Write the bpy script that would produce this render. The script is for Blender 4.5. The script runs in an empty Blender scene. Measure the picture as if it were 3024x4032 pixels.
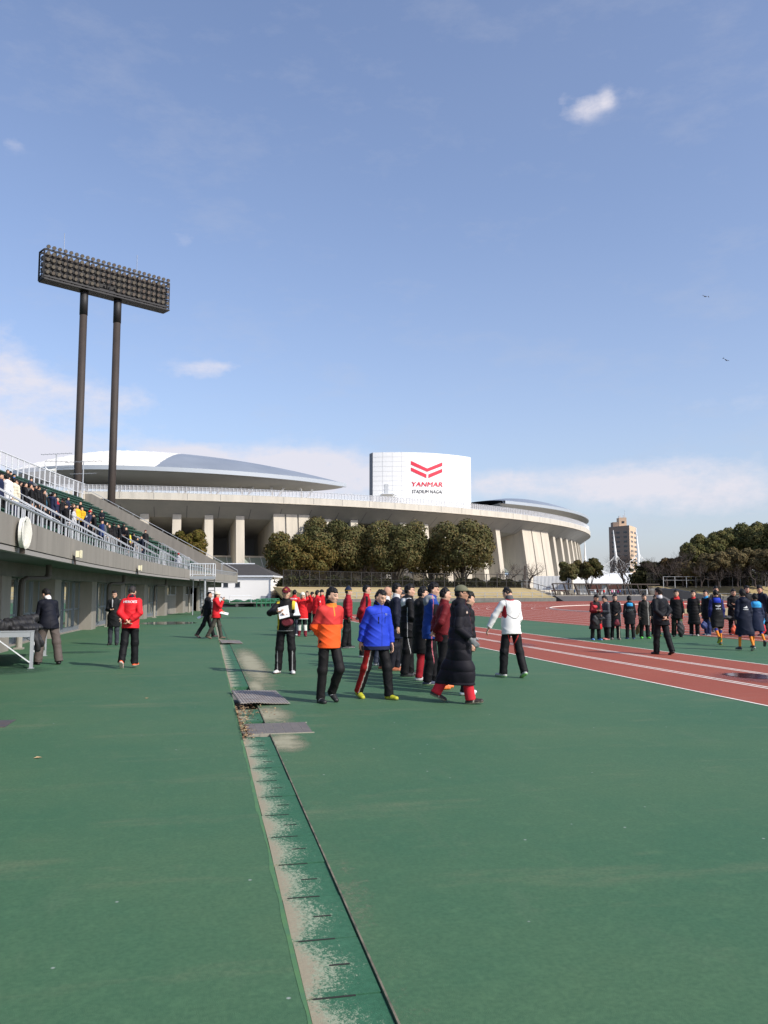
import bpy, bmesh, math, random
import numpy as np
from mathutils import Vector, Matrix
from mathutils.bvhtree import BVHTree
R_=math.radians; pi=math.pi
S=bpy.context.scene
# ---------------------------------------------------------------- camera
FP=3260.; CH=1.6
PIT=math.atan((2330-2016)/FP); YAW=R_(12.014)
cam=bpy.data.cameras.new('camera'); camo=bpy.data.objects.new('camera',cam); S.collection.objects.link(camo)
cam.sensor_fit='VERTICAL'; cam.sensor_height=36; cam.lens=36*FP/4032; cam.clip_start=.1; cam.clip_end=6000
camo.location=(0,0,CH); camo.rotation_euler=(pi/2+PIT,0,-YAW); S.camera=camo
# ---------------------------------------------------------------- light
SAZ,SEL=R_(137.5),R_(38.5)            # compass direction of the sun (clockwise from +Y) and its height
W=bpy.data.worlds.new('World'); S.world=W; W.use_nodes=True
sun=bpy.data.lights.new('sun','SUN'); sun.energy=4.9; sun.angle=R_(.53); sun.color=(1,.945,.86)
suno=bpy.data.objects.new('sun',sun); S.collection.objects.link(suno)
sd=Vector((math.sin(SAZ)*math.cos(SEL),math.cos(SAZ)*math.cos(SEL),math.sin(SEL)))
suno.rotation_euler=sd.to_track_quat('Z','Y').to_euler(); suno.location=(0,0,60)
S.view_settings.view_transform='Standard'; S.view_settings.look='None'; S.view_settings.gamma=1; S.view_settings.exposure=-0.12
S.cycles.use_denoising=True
S.cycles.max_bounces=6; S.cycles.transparent_max_bounces=16
# pixel helpers: used to read real positions off the photograph
_F=Vector((math.sin(YAW)*math.cos(PIT),math.cos(YAW)*math.cos(PIT),math.sin(PIT))); _R=Vector((math.cos(YAW),-math.sin(YAW),0)); _U=_R.cross(_F)
def ray(u,v): return _F*FP+_R*(u-1512)+_U*(2016-v)
def G(u,v,z=0):
    d=ray(u,v); return Vector((0,0,CH))+d*((z-CH)/d.z)
def hgt(u,v,p):
    d=ray(u,v); k=math.hypot(p[0],p[1])/math.hypot(d.x,d.y); return CH+d.z*k
def AT(u,v,dist):
    d=ray(u,v); return Vector((0,0,CH))+d*(dist/math.hypot(d.x,d.y))
# ---------------------------------------------------------------- sky
nt=W.node_tree; N=nt.nodes; L=nt.links; N.clear()
def wn(t,**k):
    n=N.new(t)
    for a,b in k.items(): setattr(n,a,b)
    return n
def wm(op,a,b=None,c=None,clamp=False):
    n=N.new('ShaderNodeMath'); n.operation=op; n.use_clamp=clamp
    for i,x in enumerate((a,b,c)):
        if x is None: continue
        if isinstance(x,(int,float)): n.inputs[i].default_value=x
        else: L.new(x,n.inputs[i])
    return n.outputs[0]
sky=wn('ShaderNodeTexSky',sky_type='NISHITA',sun_disc=False); sky.sun_elevation=SEL; sky.sun_rotation=SAZ
sky.altitude=30; sky.air_density=1.0; sky.dust_density=1.6; sky.ozone_density=1.3
tc=wn('ShaderNodeTexCoord')
def wdot(vec):
    n=N.new('ShaderNodeVectorMath'); n.operation='DOT_PRODUCT'; L.new(tc.outputs['Generated'],n.inputs[0]); n.inputs[1].default_value=vec; return n.outputs['Value']
def wnoise(sc,det,off,rough=.6,stretch=(1,1,2.2)):
    m=N.new('ShaderNodeMapping'); m.inputs['Location'].default_value=off; m.inputs['Scale'].default_value=stretch
    L.new(tc.outputs['Generated'],m.inputs['Vector'])
    n=N.new('ShaderNodeTexNoise'); n.inputs['Scale'].default_value=sc; n.inputs['Detail'].default_value=det; n.inputs['Roughness'].default_value=rough
    L.new(m.outputs[0],n.inputs['Vector']); return n.outputs['Fac']
n1=wnoise(9,7,(3.1,1.7,.4)); n2=wnoise(26,6,(.2,5.1,2.4),.62)
n3=wnoise(60,5,(1.2,.1,3.4),.65,(1,1,1.3)); nmix=wm('ADD',wm('ADD',wm('MULTIPLY',n1,.45),wm('MULTIPLY',n2,.37)),wm('MULTIPLY',n3,.18))
# cloud patches standing in fixed directions of the sky (direction, half-widths as tangents, strength)
BL=[(2285,425,70,62,.58),(2395,375,30,50,.42),(2350,410,60,30,.35),(2210,400,20,60,.25),(2480,370,70,50,.25),(770,1460,115,44,.70),(880,1440,80,26,.55),(50,1450,150,80,.55),(20,1300,90,70,.45),(45,570,45,28,.45),(740,950,70,40,.35),(930,755,70,30,.3),
    (200,1700,420,150,.5),(60,1780,300,90,.8),(750,1790,150,50,1.1),(1180,1840,300,85,1.45),(1350,1900,260,70,.9),(2000,1905,230,65,.8),(2480,1915,240,80,.95),(2830,1945,280,95,.8),(2700,1830,300,60,.35),(2950,1600,300,120,.25),(-300,1650,300,200,.8),(60,270,120,40,.25),(400,1560,250,70,.5)]
tot=None
for (u,v,ru,rv,s) in BL:
    d=ray(u,v).normalized(); e1=d.cross(Vector((0,0,1))).normalized(); e2=e1.cross(d)
    a=wm('MULTIPLY',wdot(e1),FP/ru); b=wm('MULTIPLY',wdot(e2),FP/rv); front=wm('GREATER_THAN',wdot(d),.2)
    r2=wm('ADD',wm('MULTIPLY',a,a),wm('MULTIPLY',b,b))
    g=wm('MULTIPLY',wm('MULTIPLY',wm('EXPONENT',wm('MULTIPLY',r2,-1.0)),s),front)
    tot=g if tot is None else wm('ADD',tot,g)
tot=wm('MINIMUM',tot,1.15)
# cloud amount: noise cut by the patch masks
cl=wm('MULTIPLY',wm('SUBTRACT',wm('ADD',nmix,wm('MULTIPLY',tot,.36)),.60),3.8,clamp=True)
cl=wm('MULTIPLY',cl,wm('MINIMUM',wm('MULTIPLY',tot,1.6),1.0),clamp=True)
# thin high veil and pale horizon band
el=wdot((0,0,1))
hz=wm('EXPONENT',wm('MULTIPLY',wm('MAXIMUM',el,0),-5.6))
veil=wm('ADD',wm('ADD',wm('MULTIPLY',wnoise(2.2,3,(7,2,1),.5),.08),.04),wm('MULTIPLY',wm('MAXIMUM',wm('SUBTRACT',wnoise(7,9,(4,2.2,.7),.68,(1,.7,2.6)),.52),0),.75))
mx=N.new('ShaderNodeMix'); mx.data_type='RGBA'; 
vt=N.new('ShaderNodeVectorMath'); vt.operation='MULTIPLY'; L.new(sky.outputs[0],vt.inputs[0]); vt.inputs[1].default_value=(1.26,1.29,1.45); L.new(vt.outputs[0],mx.inputs['A']); mx.inputs['B'].default_value=(4.1,4.3,5.0,1)
L.new(wm('ADD',wm('MULTIPLY',hz,.55),veil,clamp=True),mx.inputs['Factor'])
mc=N.new('ShaderNodeMix'); mc.data_type='RGBA'; L.new(mx.outputs['Result'],mc.inputs['A']); mc.inputs['B'].default_value=(6.0,5.8,6.3,1)
L.new(wm('MULTIPLY',cl,.85),mc.inputs['Factor'])
bg=wn('ShaderNodeBackground'); L.new(mc.outputs['Result'],bg.inputs['Color']); bg.inputs['Strength'].default_value=.15
wo=wn('ShaderNodeOutputWorld'); L.new(bg.outputs[0],wo.inputs[0])
# ---------------------------------------------------------------- materials
MAT={}
def mat(name,col,rough=.7,metal=0,spec=.5,noise=None,bump=None,attr=False,alpha=None):
    """noise=(scale,amount,col2,detail) mixes a second colour; bump=(scale,strength,distance)"""
    if name in MAT: return MAT[name]
    m=bpy.data.materials.new(name); m.use_nodes=True; t=m.node_tree; b=t.nodes['Principled BSDF']
    b.inputs['Base Color'].default_value=(*col,1); b.inputs['Roughness'].default_value=rough; b.inputs['Metallic'].default_value=metal
    b.inputs['Specular IOR Level'].default_value=spec
    geo=t.nodes.new('ShaderNodeNewGeometry'); src=None
    if attr:
        a=t.nodes.new('ShaderNodeAttribute'); a.attribute_name='Col'; src=a.outputs['Color']
    if noise:
        n=t.nodes.new('ShaderNodeTexNoise'); n.inputs['Scale'].default_value=noise[0]; n.inputs['Detail'].default_value=noise[3] if len(noise)>3 else 5
        n.inputs['Roughness'].default_value=.6
        mp_=t.nodes.new('ShaderNodeMapping'); mp_.inputs['Scale'].default_value=(1,1,noise[4] if len(noise)>4 else 1); t.links.new(geo.outputs['Position'],mp_.inputs[0]); t.links.new(mp_.outputs[0],n.inputs['Vector'])
        r=t.nodes.new('ShaderNodeMapRange'); r.inputs['From Min'].default_value=.38; r.inputs['From Max'].default_value=.64; r.inputs['To Max'].default_value=noise[1]
        t.links.new(n.outputs['Fac'],r.inputs['Value'])
        x=t.nodes.new('ShaderNodeMix'); x.data_type='RGBA'; x.inputs['A'].default_value=(*col,1)
        if src: t.links.new(src,x.inputs['A'])
        x.inputs['B'].default_value=(*noise[2],1); t.links.new(r.outputs[0],x.inputs['Factor']); src=x.outputs['Result']
    if src: t.links.new(src,b.inputs['Base Color'])
    if bump:
        n=t.nodes.new('ShaderNodeTexNoise'); n.inputs['Scale'].default_value=bump[0]; n.inputs['Detail'].default_value=4
        t.links.new(geo.outputs['Position'],n.inputs['Vector'])
        k=t.nodes.new('ShaderNodeBump'); k.inputs['Strength'].default_value=bump[1]; k.inputs['Distance'].default_value=bump[2]
        t.links.new(n.outputs['Fac'],k.inputs['Height']); t.links.new(k.outputs[0],b.inputs['Normal'])
    MAT[name]=m; return m
concrete=mat('concrete',(.225,.205,.175),.85,noise=(2.2,.6,(.30,.275,.235),7,.16),bump=(30,.2,.01))
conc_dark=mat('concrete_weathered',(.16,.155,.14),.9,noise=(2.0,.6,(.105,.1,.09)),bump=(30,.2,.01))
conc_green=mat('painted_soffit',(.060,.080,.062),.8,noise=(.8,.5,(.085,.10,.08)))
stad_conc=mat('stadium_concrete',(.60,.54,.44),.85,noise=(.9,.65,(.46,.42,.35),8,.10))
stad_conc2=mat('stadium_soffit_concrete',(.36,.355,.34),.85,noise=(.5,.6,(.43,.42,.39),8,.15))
stad_dark=mat('stadium_shadow_joint_grey',(.20,.20,.20),.9)  # shadow behind the columns put into the colour; joints share this grey
rim_conc=mat('rim_concrete',(.60,.56,.48),.8,noise=(1.1,.65,(.46,.43,.37),8,.12))
white_panel=mat('white_panel',(.86,.87,.86),.35,spec=.4)
panel_edge=mat('panel_edge_grey',(.13,.14,.16),.6)
panel_joint=mat('panel_joint',(.55,.57,.58),.6)
dark_steel=mat('dark_brown_steel',(.035,.026,.021),.7,noise=(.6,.6,(.05,.036,.028)))
black_steel=mat('black_steel',(.016,.015,.016),.6)
galv=mat('galvanised_steel',(.42,.44,.46),.42,metal=.35,noise=(3,.5,(.35,.37,.39)))
white_steel=mat('white_painted_steel',(.68,.70,.72),.45)
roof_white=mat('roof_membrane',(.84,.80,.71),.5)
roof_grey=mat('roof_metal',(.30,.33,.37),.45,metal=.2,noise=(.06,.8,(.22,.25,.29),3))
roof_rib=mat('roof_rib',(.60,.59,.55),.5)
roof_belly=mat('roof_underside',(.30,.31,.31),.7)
lip_m=mat('roof_lip',(.42,.46,.50),.4,metal=.2)
green_seat=mat('green_seat',(.010,.062,.036),.42)
red_logo=mat('red_print',(.68,.025,.06),.5); dark_print=mat('dark_print',(.06,.06,.065),.5); white_print=mat('white_print',(.8,.8,.8),.5)
white_wall=mat('white_wall',(.90,.88,.83),.8,noise=(.4,.3,(.84,.82,.77)))
rooftile=mat('dark_roof',(.045,.042,.040),.8,noise=(2,.5,(.07,.06,.05)))
brown_steel=mat('brown_fence',(.045,.032,.026),.7)
dark_wire=mat('dark_wire',(.02,.018,.016),.7)
green_mat=mat('green_cover',(.012,.085,.03),.6,bump=(4,.5,.06))
black_rubber=mat('black_cover',(.012,.012,.014),.55,bump=(3,.5,.05))
cream=mat('cream_plastic',(.78,.72,.50),.5); ivory=mat('ivory_metal',(.74,.73,.66),.5)
line_white=mat('line_paint',(.82,.77,.68),.7,noise=(3,.4,(.56,.5,.46)))
bark=mat('bark',(.035,.028,.022),.95); bare_bark=mat('bare_bark',(.06,.045,.038),.95)
tan_brick=mat('tan_tile_wall',(.66,.48,.33),.8); tan_brick_shaded=mat('shaded_tile_wall',(.30,.22,.17),.8)  # the darker copy puts the tower's shaded side into the wall colour
win_dark=mat('window_glass',(.03,.035,.045),.15)
rubber=mat('sole_rubber',(.05,.05,.05),.8)
blue_sheet=mat('blue_sheet',(.01,.10,.42),.5)
gold=mat('lamp_metal',(.07,.062,.055),.4,metal=.5)
lampglass=mat('lamp_glass',(.15,.135,.115),.15,spec=.8)
red_brick=mat('rust_panel',(.10,.04,.03),.8)
sand=mat('dry_leaf_dirt',(.25,.15,.08),.9,noise=(30,.7,(.10,.06,.035)))
sky_blue=mat('pale_blue_panel',(.35,.48,.66),.6)
cloth=mat('cloth',(.5,.5,.5),.66,attr=True,bump=(11,.22,.012),spec=.18)
skin=mat('skin',(.5,.3,.2),.6,attr=True,spec=.25)
hairm=mat('hair',(.012,.010,.009),.5,attr=True,bump=(90,.6,.01),spec=.2)
shoem=mat('shoe_material',(.1,.1,.1),.55,attr=True)
leafm=mat('leaf',(.05,.06,.02),.75,attr=True,spec=.12)
_t=leafm.node_tree; _b=_t.nodes['Principled BSDF']
# glass: see-through with reflections
glass=bpy.data.materials.new('door_glass'); glass.use_nodes=True; t=glass.node_tree; t.nodes.clear()
o=t.nodes.new('ShaderNodeOutputMaterial'); mxs=t.nodes.new('ShaderNodeMixShader'); tr=t.nodes.new('ShaderNodeBsdfTransparent'); tr.inputs[0].default_value=(.22,.25,.25,1)
gl=t.nodes.new('ShaderNodeBsdfGlossy'); gl.inputs['Roughness'].default_value=.03; gl.inputs[0].default_value=(.8,.85,.85,1); fr=t.nodes.new('ShaderNodeFresnel'); fr.inputs[0].default_value=1.9
t.links.new(fr.outputs[0],mxs.inputs[0]); t.links.new(tr.outputs[0],mxs.inputs[1]); t.links.new(gl.outputs[0],mxs.inputs[2]); t.links.new(mxs.outputs[0],o.inputs[0])
def ground_mat(name,c1,c2,c3,sc=(.35,2.2,38),sandcol=None,rough=.75,fleck=None):
    m=bpy.data.materials.new(name); m.use_nodes=True; t=m.node_tree; b=t.nodes['Principled BSDF']; b.inputs['Roughness'].default_value=rough; b.inputs['Specular IOR Level'].default_value=.3
    geo=t.nodes.new('ShaderNodeNewGeometry'); cur=None
    def nz(s,det=5,r=.62,str_=(1,1,1)):
        mp=t.nodes.new('ShaderNodeMapping'); mp.inputs['Scale'].default_value=str_; t.links.new(geo.outputs['Position'],mp.inputs[0])
        n=t.nodes.new('ShaderNodeTexNoise'); n.inputs['Scale'].default_value=s; n.inputs['Detail'].default_value=det; n.inputs['Roughness'].default_value=r; t.links.new(mp.outputs[0],n.inputs[0]); return n.outputs['Fac']
    def rng(x,a,b_,lo=0,hi=1):
        r=t.nodes.new('ShaderNodeMapRange'); r.inputs['From Min'].default_value=a; r.inputs['From Max'].default_value=b_; r.inputs['To Min'].default_value=lo; r.inputs['To Max'].default_value=hi; t.links.new(x,r.inputs[0]); return r.outputs[0]
    def mixc(f,A,B):
        x=t.nodes.new('ShaderNodeMix'); x.data_type='RGBA'; t.links.new(f,x.inputs['Factor'])
        for k,s in (('A',A),('B',B)):
            if isinstance(s,tuple): x.inputs[k].default_value=(*s,1)
            else: t.links.new(s,x.inputs[k])
        return x.outputs['Result']
    cur=mixc(rng(nz(sc[0],7,.68),.36,.62),c1,c2)
    cur=mixc(rng(nz(sc[1],6,.7,(1,.35,1)),.56,.74,0,.55),cur,c3)
    if sandcol: cur=mixc(rng(nz(.9,7,.72,(.35,1.4,1)),.55,.74,0,.6),cur,sandcol)
    cur=mixc(rng(nz(sc[2],3,.6),.35,.65,0,.5),cur,tuple(x*.66 for x in c1)); cur=mixc(rng(nz(9,6,.7),.52,.75,0,.4),cur,tuple(x*1.35 for x in c2))
    cur=mixc(rng(nz(220,2,.5),.66,.72,0,.5),cur,tuple(min(1,x*2.0+.05) for x in c1))
    if fleck:
        v=t.nodes.new('ShaderNodeTexVoronoi'); v.inputs['Scale'].default_value=3.2; t.links.new(geo.outputs['Position'],v.inputs[0])
        cur=mixc(rng(v.outputs['Distance'],.040,.022,0,.9),cur,fleck)
    t.links.new(cur,b.inputs['Base Color'])
    k=t.nodes.new('ShaderNodeBump'); k.inputs['Strength'].default_value=.5; k.inputs['Distance'].default_value=.004; t.links.new(nz(260,3,.6),k.inputs['Height']); t.links.new(k.outputs[0],b.inputs['Normal'])
    return m
M_green=ground_mat('green_surface',(.046,.128,.064),(.072,.146,.070),(.105,.165,.092),sandcol=(.19,.20,.115),fleck=(.30,.34,.30))
M_red=ground_mat('red_track',(.325,.078,.043),(.29,.070,.040),(.37,.115,.070),sandcol=(.32,.13,.09))
M_asph=ground_mat('grey_asphalt',(.085,.080,.080),(.10,.095,.09),(.12,.11,.10))
M_dry=ground_mat('dry_grass',(.44,.34,.17),(.36,.28,.14),(.54,.42,.22),rough=.95)
M_earth=ground_mat('park_ground',(.13,.115,.08),(.10,.10,.06),(.17,.14,.09),rough=.95)
# gutter strip: green paint worn to tan concrete on its left edge
def gutter_mat():
    m=ground_mat('worn_gutter_paint',(.030,.122,.062),(.042,.138,.074),(.06,.15,.085)); t=m.node_tree; b=t.nodes['Principled BSDF']
    src=b.inputs['Base Color'].links[0].from_socket
    geo=t.nodes.new('ShaderNodeNewGeometry'); sp=t.nodes.new('ShaderNodeSeparateXYZ'); t.links.new(geo.outputs['Position'],sp.inputs[0])
    def noise(s,str_,d=6,r=.72):
        mp=t.nodes.new('ShaderNodeMapping'); mp.inputs['Scale'].default_value=str_; t.links.new(geo.outputs['Position'],mp.inputs[0])
        n=t.nodes.new('ShaderNodeTexNoise'); n.inputs['Scale'].default_value=s; n.inputs['Detail'].default_value=d; n.inputs['Roughness'].default_value=r; t.links.new(mp.outputs[0],n.inputs[0]); return n.outputs['Fac']
    def ma(op,a,b_,c=False):
        n=t.nodes.new('ShaderNodeMath'); n.operation=op; n.use_clamp=c
        for i,x in enumerate((a,b_)):
            if isinstance(x,(int,float)): n.inputs[i].default_value=x
            else: t.links.new(x,n.inputs[i])
        return n.outputs[0]
    u=ma('MULTIPLY',ma('SUBTRACT',sp.outputs['X'],.42),1/.30)
    # wear grows in the middle of each 0.55 m cover and fades at its joints
    ph=ma('ABSOLUTE',ma('SINE',ma('MULTIPLY',ma('SUBTRACT',sp.outputs['Y'],3.43),pi/.55),0),0)
    lim=ma('ADD',ma('MULTIPLY',ph,.34),ma('MULTIPLY',noise(2.1,(.1,1,1),3,.5),.42))
    lim=ma('ADD',lim,.06)
    w=ma('MULTIPLY',ma('ADD',ma('SUBTRACT',lim,u),ma('ADD',ma('MULTIPLY',ma('SUBTRACT',noise(48,(1,.6,1),5,.8),.5),2.4),ma('MULTIPLY',ma('SUBTRACT',noise(150,(1,1,1),3,.6),.5),1.6))),2.6,True)
    x=t.nodes.new('ShaderNodeMix'); x.data_type='RGBA'; t.links.new(ma('MULTIPLY',w,.85),x.inputs['Factor']); t.links.new(src,x.inputs['A']); x.inputs['B'].default_value=(.34,.37,.26,1)
    # bare concrete with dirt
    w2=ma('MULTIPLY',ma('ADD',ma('SUBTRACT',ma('MULTIPLY',lim,.50),u),ma('MULTIPLY',ma('SUBTRACT',noise(55,(1,1,1),6,.75),.5),.9)),5.0,True)
    y=t.nodes.new('ShaderNodeMix'); y.data_type='RGBA'; t.links.new(w2,y.inputs['Factor']); t.links.new(x.outputs['Result'],y.inputs['A'])
    z=t.nodes.new('ShaderNodeMix'); z.data_type='RGBA'; t.links.new(noise(60,(1,1,1)),z.inputs['Factor']); z.inputs['A'].default_value=(.37,.325,.22,1); z.inputs['B'].default_value=(.23,.195,.135,1)
    t.links.new(z.outputs['Result'],y.inputs['B']); t.links.new(y.outputs['Result'],b.inputs['Base Color'])
    return m
M_gutter=gutter_mat()
# ---------------------------------------------------------------- mesh helpers
C=S.collection
class MB:
    def __init__(s): s.v=[];s.f=[];s.m=[]
    def add(s,vs,fs,m=0):
        o=len(s.v); s.v+=[tuple(p) for p in vs]; s.f+=[tuple(i+o for i in f) for f in fs]; s.m+=[m]*len(fs); return s
    def box(s,x0,x1,y0,y1,z0,z1,m=0,fn=None):
        vs=[(x,y,z) for x in (x0,x1) for y in (y0,y1) for z in (z0,z1)]
        if fn: vs=[fn(*p) for p in vs]
        return s.add(vs,[(0,1,3,2),(4,6,7,5),(0,4,5,1),(2,3,7,6),(0,2,6,4),(1,5,7,3)],m)
    def bar(s,a,b,w,h,m=0,up=(0,0,1)):
        a=Vector(a);b=Vector(b);d=(b-a).normalized(); sd_=d.cross(Vector(up))
        if sd_.length<1e-3: sd_=d.cross(Vector((1,0,0)))
        sd_.normalize(); u=sd_.cross(d); vs=[]
        for p in (a,b):
            for i,j in ((-1,-1),(1,-1),(1,1),(-1,1)): vs.append(p+sd_*(w/2*i)+u*(h/2*j))
        return s.add(vs,[(0,1,2,3),(7,6,5,4),(0,4,5,1),(1,5,6,2),(2,6,7,3),(3,7,4,0)],m)
    def tube(s,pts,r,n=8,m=0,cap=True):
        pts=[Vector(p) for p in pts]; rs=r if isinstance(r,(list,tuple)) else [r]*len(pts); vs=[];fs=[]
        ref=None
        for i,p in enumerate(pts):
            d=(pts[min(i+1,len(pts)-1)]-pts[max(i-1,0)]).normalized()
            if ref is None: ref=Vector((0,0,1)) if abs(d.z)<.9 else Vector((1,0,0))
            x=d.cross(ref).normalized(); y=x.cross(d); ref=y if abs(y.dot(d))<.9 else ref
            for k in range(n):
                a=2*pi*k/n; vs.append(p+(x*math.cos(a)+y*math.sin(a))*rs[i])
        for i in range(len(pts)-1):
            for k in range(n): fs.append((i*n+k,i*n+(k+1)%n,(i+1)*n+(k+1)%n,(i+1)*n+k))
        if cap: fs+= [tuple(range(n))[::-1],tuple(range((len(pts)-1)*n,len(pts)*n))]
        return s.add(vs,fs,m)
    def prism(s,poly,z0,z1,m=0):
        n=len(poly); vs=[(x,y,z0) for x,y in poly]+[(x,y,z1) for x,y in poly]
        return s.add(vs,[tuple(range(n))[::-1],tuple(range(n,2*n))]+[(i,(i+1)%n,n+(i+1)%n,n+i) for i in range(n)],m)
    def grid(s,P,m=0,close=False,mf=None):
        """P rows x cols of points"""
        nr,nc=len(P),len(P[0]); o=len(s.v); s.v+=[tuple(p) for r in P for p in r]
        for i in range(nr-1):
            for j in range(nc-1+(1 if close else 0)):
                s.f.append((o+i*nc+j,o+i*nc+(j+1)%nc,o+(i+1)*nc+(j+1)%nc,o+(i+1)*nc+j)); s.m.append(mf(i,j) if mf else m)
        return s
    def build(s,name,mats,parent=None,loc=None,rz=0,smooth=False):
        me=bpy.data.meshes.new(name); me.from_pydata(s.v,[],s.f)
        mats=mats if isinstance(mats,(list,tuple)) else [mats]
        for q in mats: me.materials.append(q)
        if len(mats)>1: me.polygons.foreach_set('material_index',s.m)
        if smooth: me.polygons.foreach_set('use_smooth',[True]*len(s.f))
        me.update(); o=bpy.data.objects.new(name,me); C.objects.link(o)
        if parent is not None: o.parent=parent
        if loc is not None: o.location=loc
        o.rotation_euler=(0,0,rz); return o
def tag(o,label=None,cat=None,group=None,kind=None):
    for k,v in (('label',label),('category',cat),('group',group),('kind',kind)):
        if v: o[k]=v
    return o
def thing(name,label,cat,loc=(0,0,0),rz=0,group=None):
    o=bpy.data.objects.new(name,None); C.objects.link(o); o.location=loc; o.rotation_euler=(0,0,rz); o.empty_display_size=.3
    return tag(o,label,cat,group)
def struct(o): o['kind']='structure'; return o
def dup(o,loc,rz=None,label=None,parent=None):
    c=o.copy(); C.objects.link(c)
    if parent is not None: c.parent=parent
    else:
        c.location=loc
        if rz is not None: c.rotation_euler=(0,0,rz)
    if label: c['label']=label
    for ch in list(o.children): dup(ch,None,parent=c)
    return c
rnd=random.Random(7)
# ================================================================ GROUND
def sheet(name,poly,z,m):
    b=MB(); b.add([(x,y,z) for x,y in poly],[tuple(range(len(poly)))]); return struct(b.build(name,m))
sheet('ground',[(-2500,-2500),(2500,-2500),(2500,2500),(-2500,2500)],-.30,M_earth)
GAP0,GAP1=.415,.724       # drain channel between the two green aprons
YB=128
def Fx(y): return -3.8+.0018*max(y-20,0)**2
def F(y,d=0,z=0):
    """point on the grandstand front line at y, moved d metres inward (to the left)"""
    s=.0036*max(y-20,0); n=math.hypot(1,s); return Vector((Fx(y)-d/n,y+d*s/n,z))
b=MB(); b.box(-60,GAP0,-30,YB,-.31,0); struct(b.build('pavement',M_green))
b=MB(); b.box(GAP1,7.72,-30,YB,-.31,0); b.box(7.72,17.6,-30,YB+6,-.32,0); struct(b.build('running_surface',M_green))
b=MB(); b.box(GAP0,GAP1,-30,YB,-.33,-.12); struct(b.build('drain_channel',conc_dark))
# track straight (three wide lanes) and its lines
sheet('track_straight',[(7.72,-30),(12.08,-30),(12.08,58),(7.72,58)],.0035,M_red)
CX,CY,RK=67.5,61.,37.9
def arcpts(r,a0,a1,n,off=(0,0)): return [(CX+math.cos(a)*r,CY+math.sin(a)*r) for a in [a0+(a1-a0)*i/n for i in range(n+1)]]
red_poly=[(17.6,-30),(17.6,CY)]+arcpts(50,pi,0,48)[1:]+[(CX+50,-30),(CX+50,-30)][:1]
red_poly=[(17.6,-30),(17.6,CY)]+arcpts(50,pi,0.0,64)[1:]+[(117.5,-30)]
# red apron that widens to the far bank
b=MB(); b.prism([(17.6,-30),(17.6,CY-8),(18.6,CY+14),(24,CY+34),(33,CY+50),(50,CY+66),(70,CY+74),(180,CY+74),(180,-30)],-.30,.006); struct(b.build('oval_track',M_red))
b=MB()
inner=[(CX-RK+1.2,-30)]+[(CX-RK+1.2,CY-22)]
fld=[(40,-30),(34.5,20),(34.2,44)]+[(CX+math.cos(a)*30*1.1,CY-3+math.sin(a)*30*.62) for a in [pi-pi*i/40 for i in range(41)]]+[(150,44),(150,-30)]
b.add([(x,y,.010) for x,y in fld],[tuple(range(len(fld)))]); o=b.build('infield',M_dry); struct(o)
def band(b,pts,w,z):
    n=len(pts); P=[[],[]]
    for i,p in enumerate(pts):
        q0=Vector(pts[max(i-1,0)]);q1=Vector(pts[min(i+1,n-1)]); d=(q1-q0).normalized(); nn=Vector((-d.y,d.x)); p=Vector(p)
        P[0].append((*(p+nn*w/2),z)); P[1].append((*(p-nn*w/2),z))
    b.grid(P)
b=MB()
for x in (7.74,12.05): band(b,[(x,-30),(x,58)],.055,.0055)
for x in (9.12,9.26,10.60,10.74): band(b,[(x,-30),(x,58)],.055,.0055)
for k in range(9):
    r=RK+.35+k*1.42
    band(b,[(CX-r,-30)]+[(CX-r,y) for y in range(-20,int(CY),10)]+arcpts(r,pi,0,72)+[(CX+r,-30)],.06,.010)
for k in (2,4,5,7):   # dashed relay marks
    for j in range(14):
        a=pi-.16-.030*j; r=RK+1.1+k*1.42; band(b,arcpts(r,a,a-.012,2),.07,.012)
o=struct(b.build('lane_markings',line_white))
b=MB(); pts=[(CX-RK,-30),(CX-RK,CY-10)]+arcpts(RK,pi,0,72)+[(CX+RK,-30)]
P=[]
for i,p in enumerate(pts):
    q0=Vector(pts[max(i-1,0)]);q1=Vector(pts[min(i+1,len(pts)-1)]); d=(q1-q0).normalized(); nn=Vector((-d.y,d.x)); p=Vector(p)
    P.append([(*(p+nn*.05),.012),(*(p+nn*.05),.07),(*(p-nn*.05),.07),(*(p-nn*.05),.012)])
b.grid(P); struct(b.build('inner_kerb',line_white))
sheet('path',[(Fx(20)-1.2,62),(9,112),(16,126),(24,128),(30,133),(5,137),(-30,128)],.008,M_asph)
# green in the background left of the bend, joined to the bank
sheet('far_lawn',[(7.72,62),(17.2,62),(19,80),(24,95),(33,111),(45,125),(30,131),(12,127),(7.72,118)],.010,M_green)
# asphalt behind the bend and ramp to the right
b=MB(); pA=G(2230,2352); 
sheet('far_asphalt',[(74,136),(95,150),(260,150),(260,120),(178,100),(120,134)],.016,M_asph)
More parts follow.
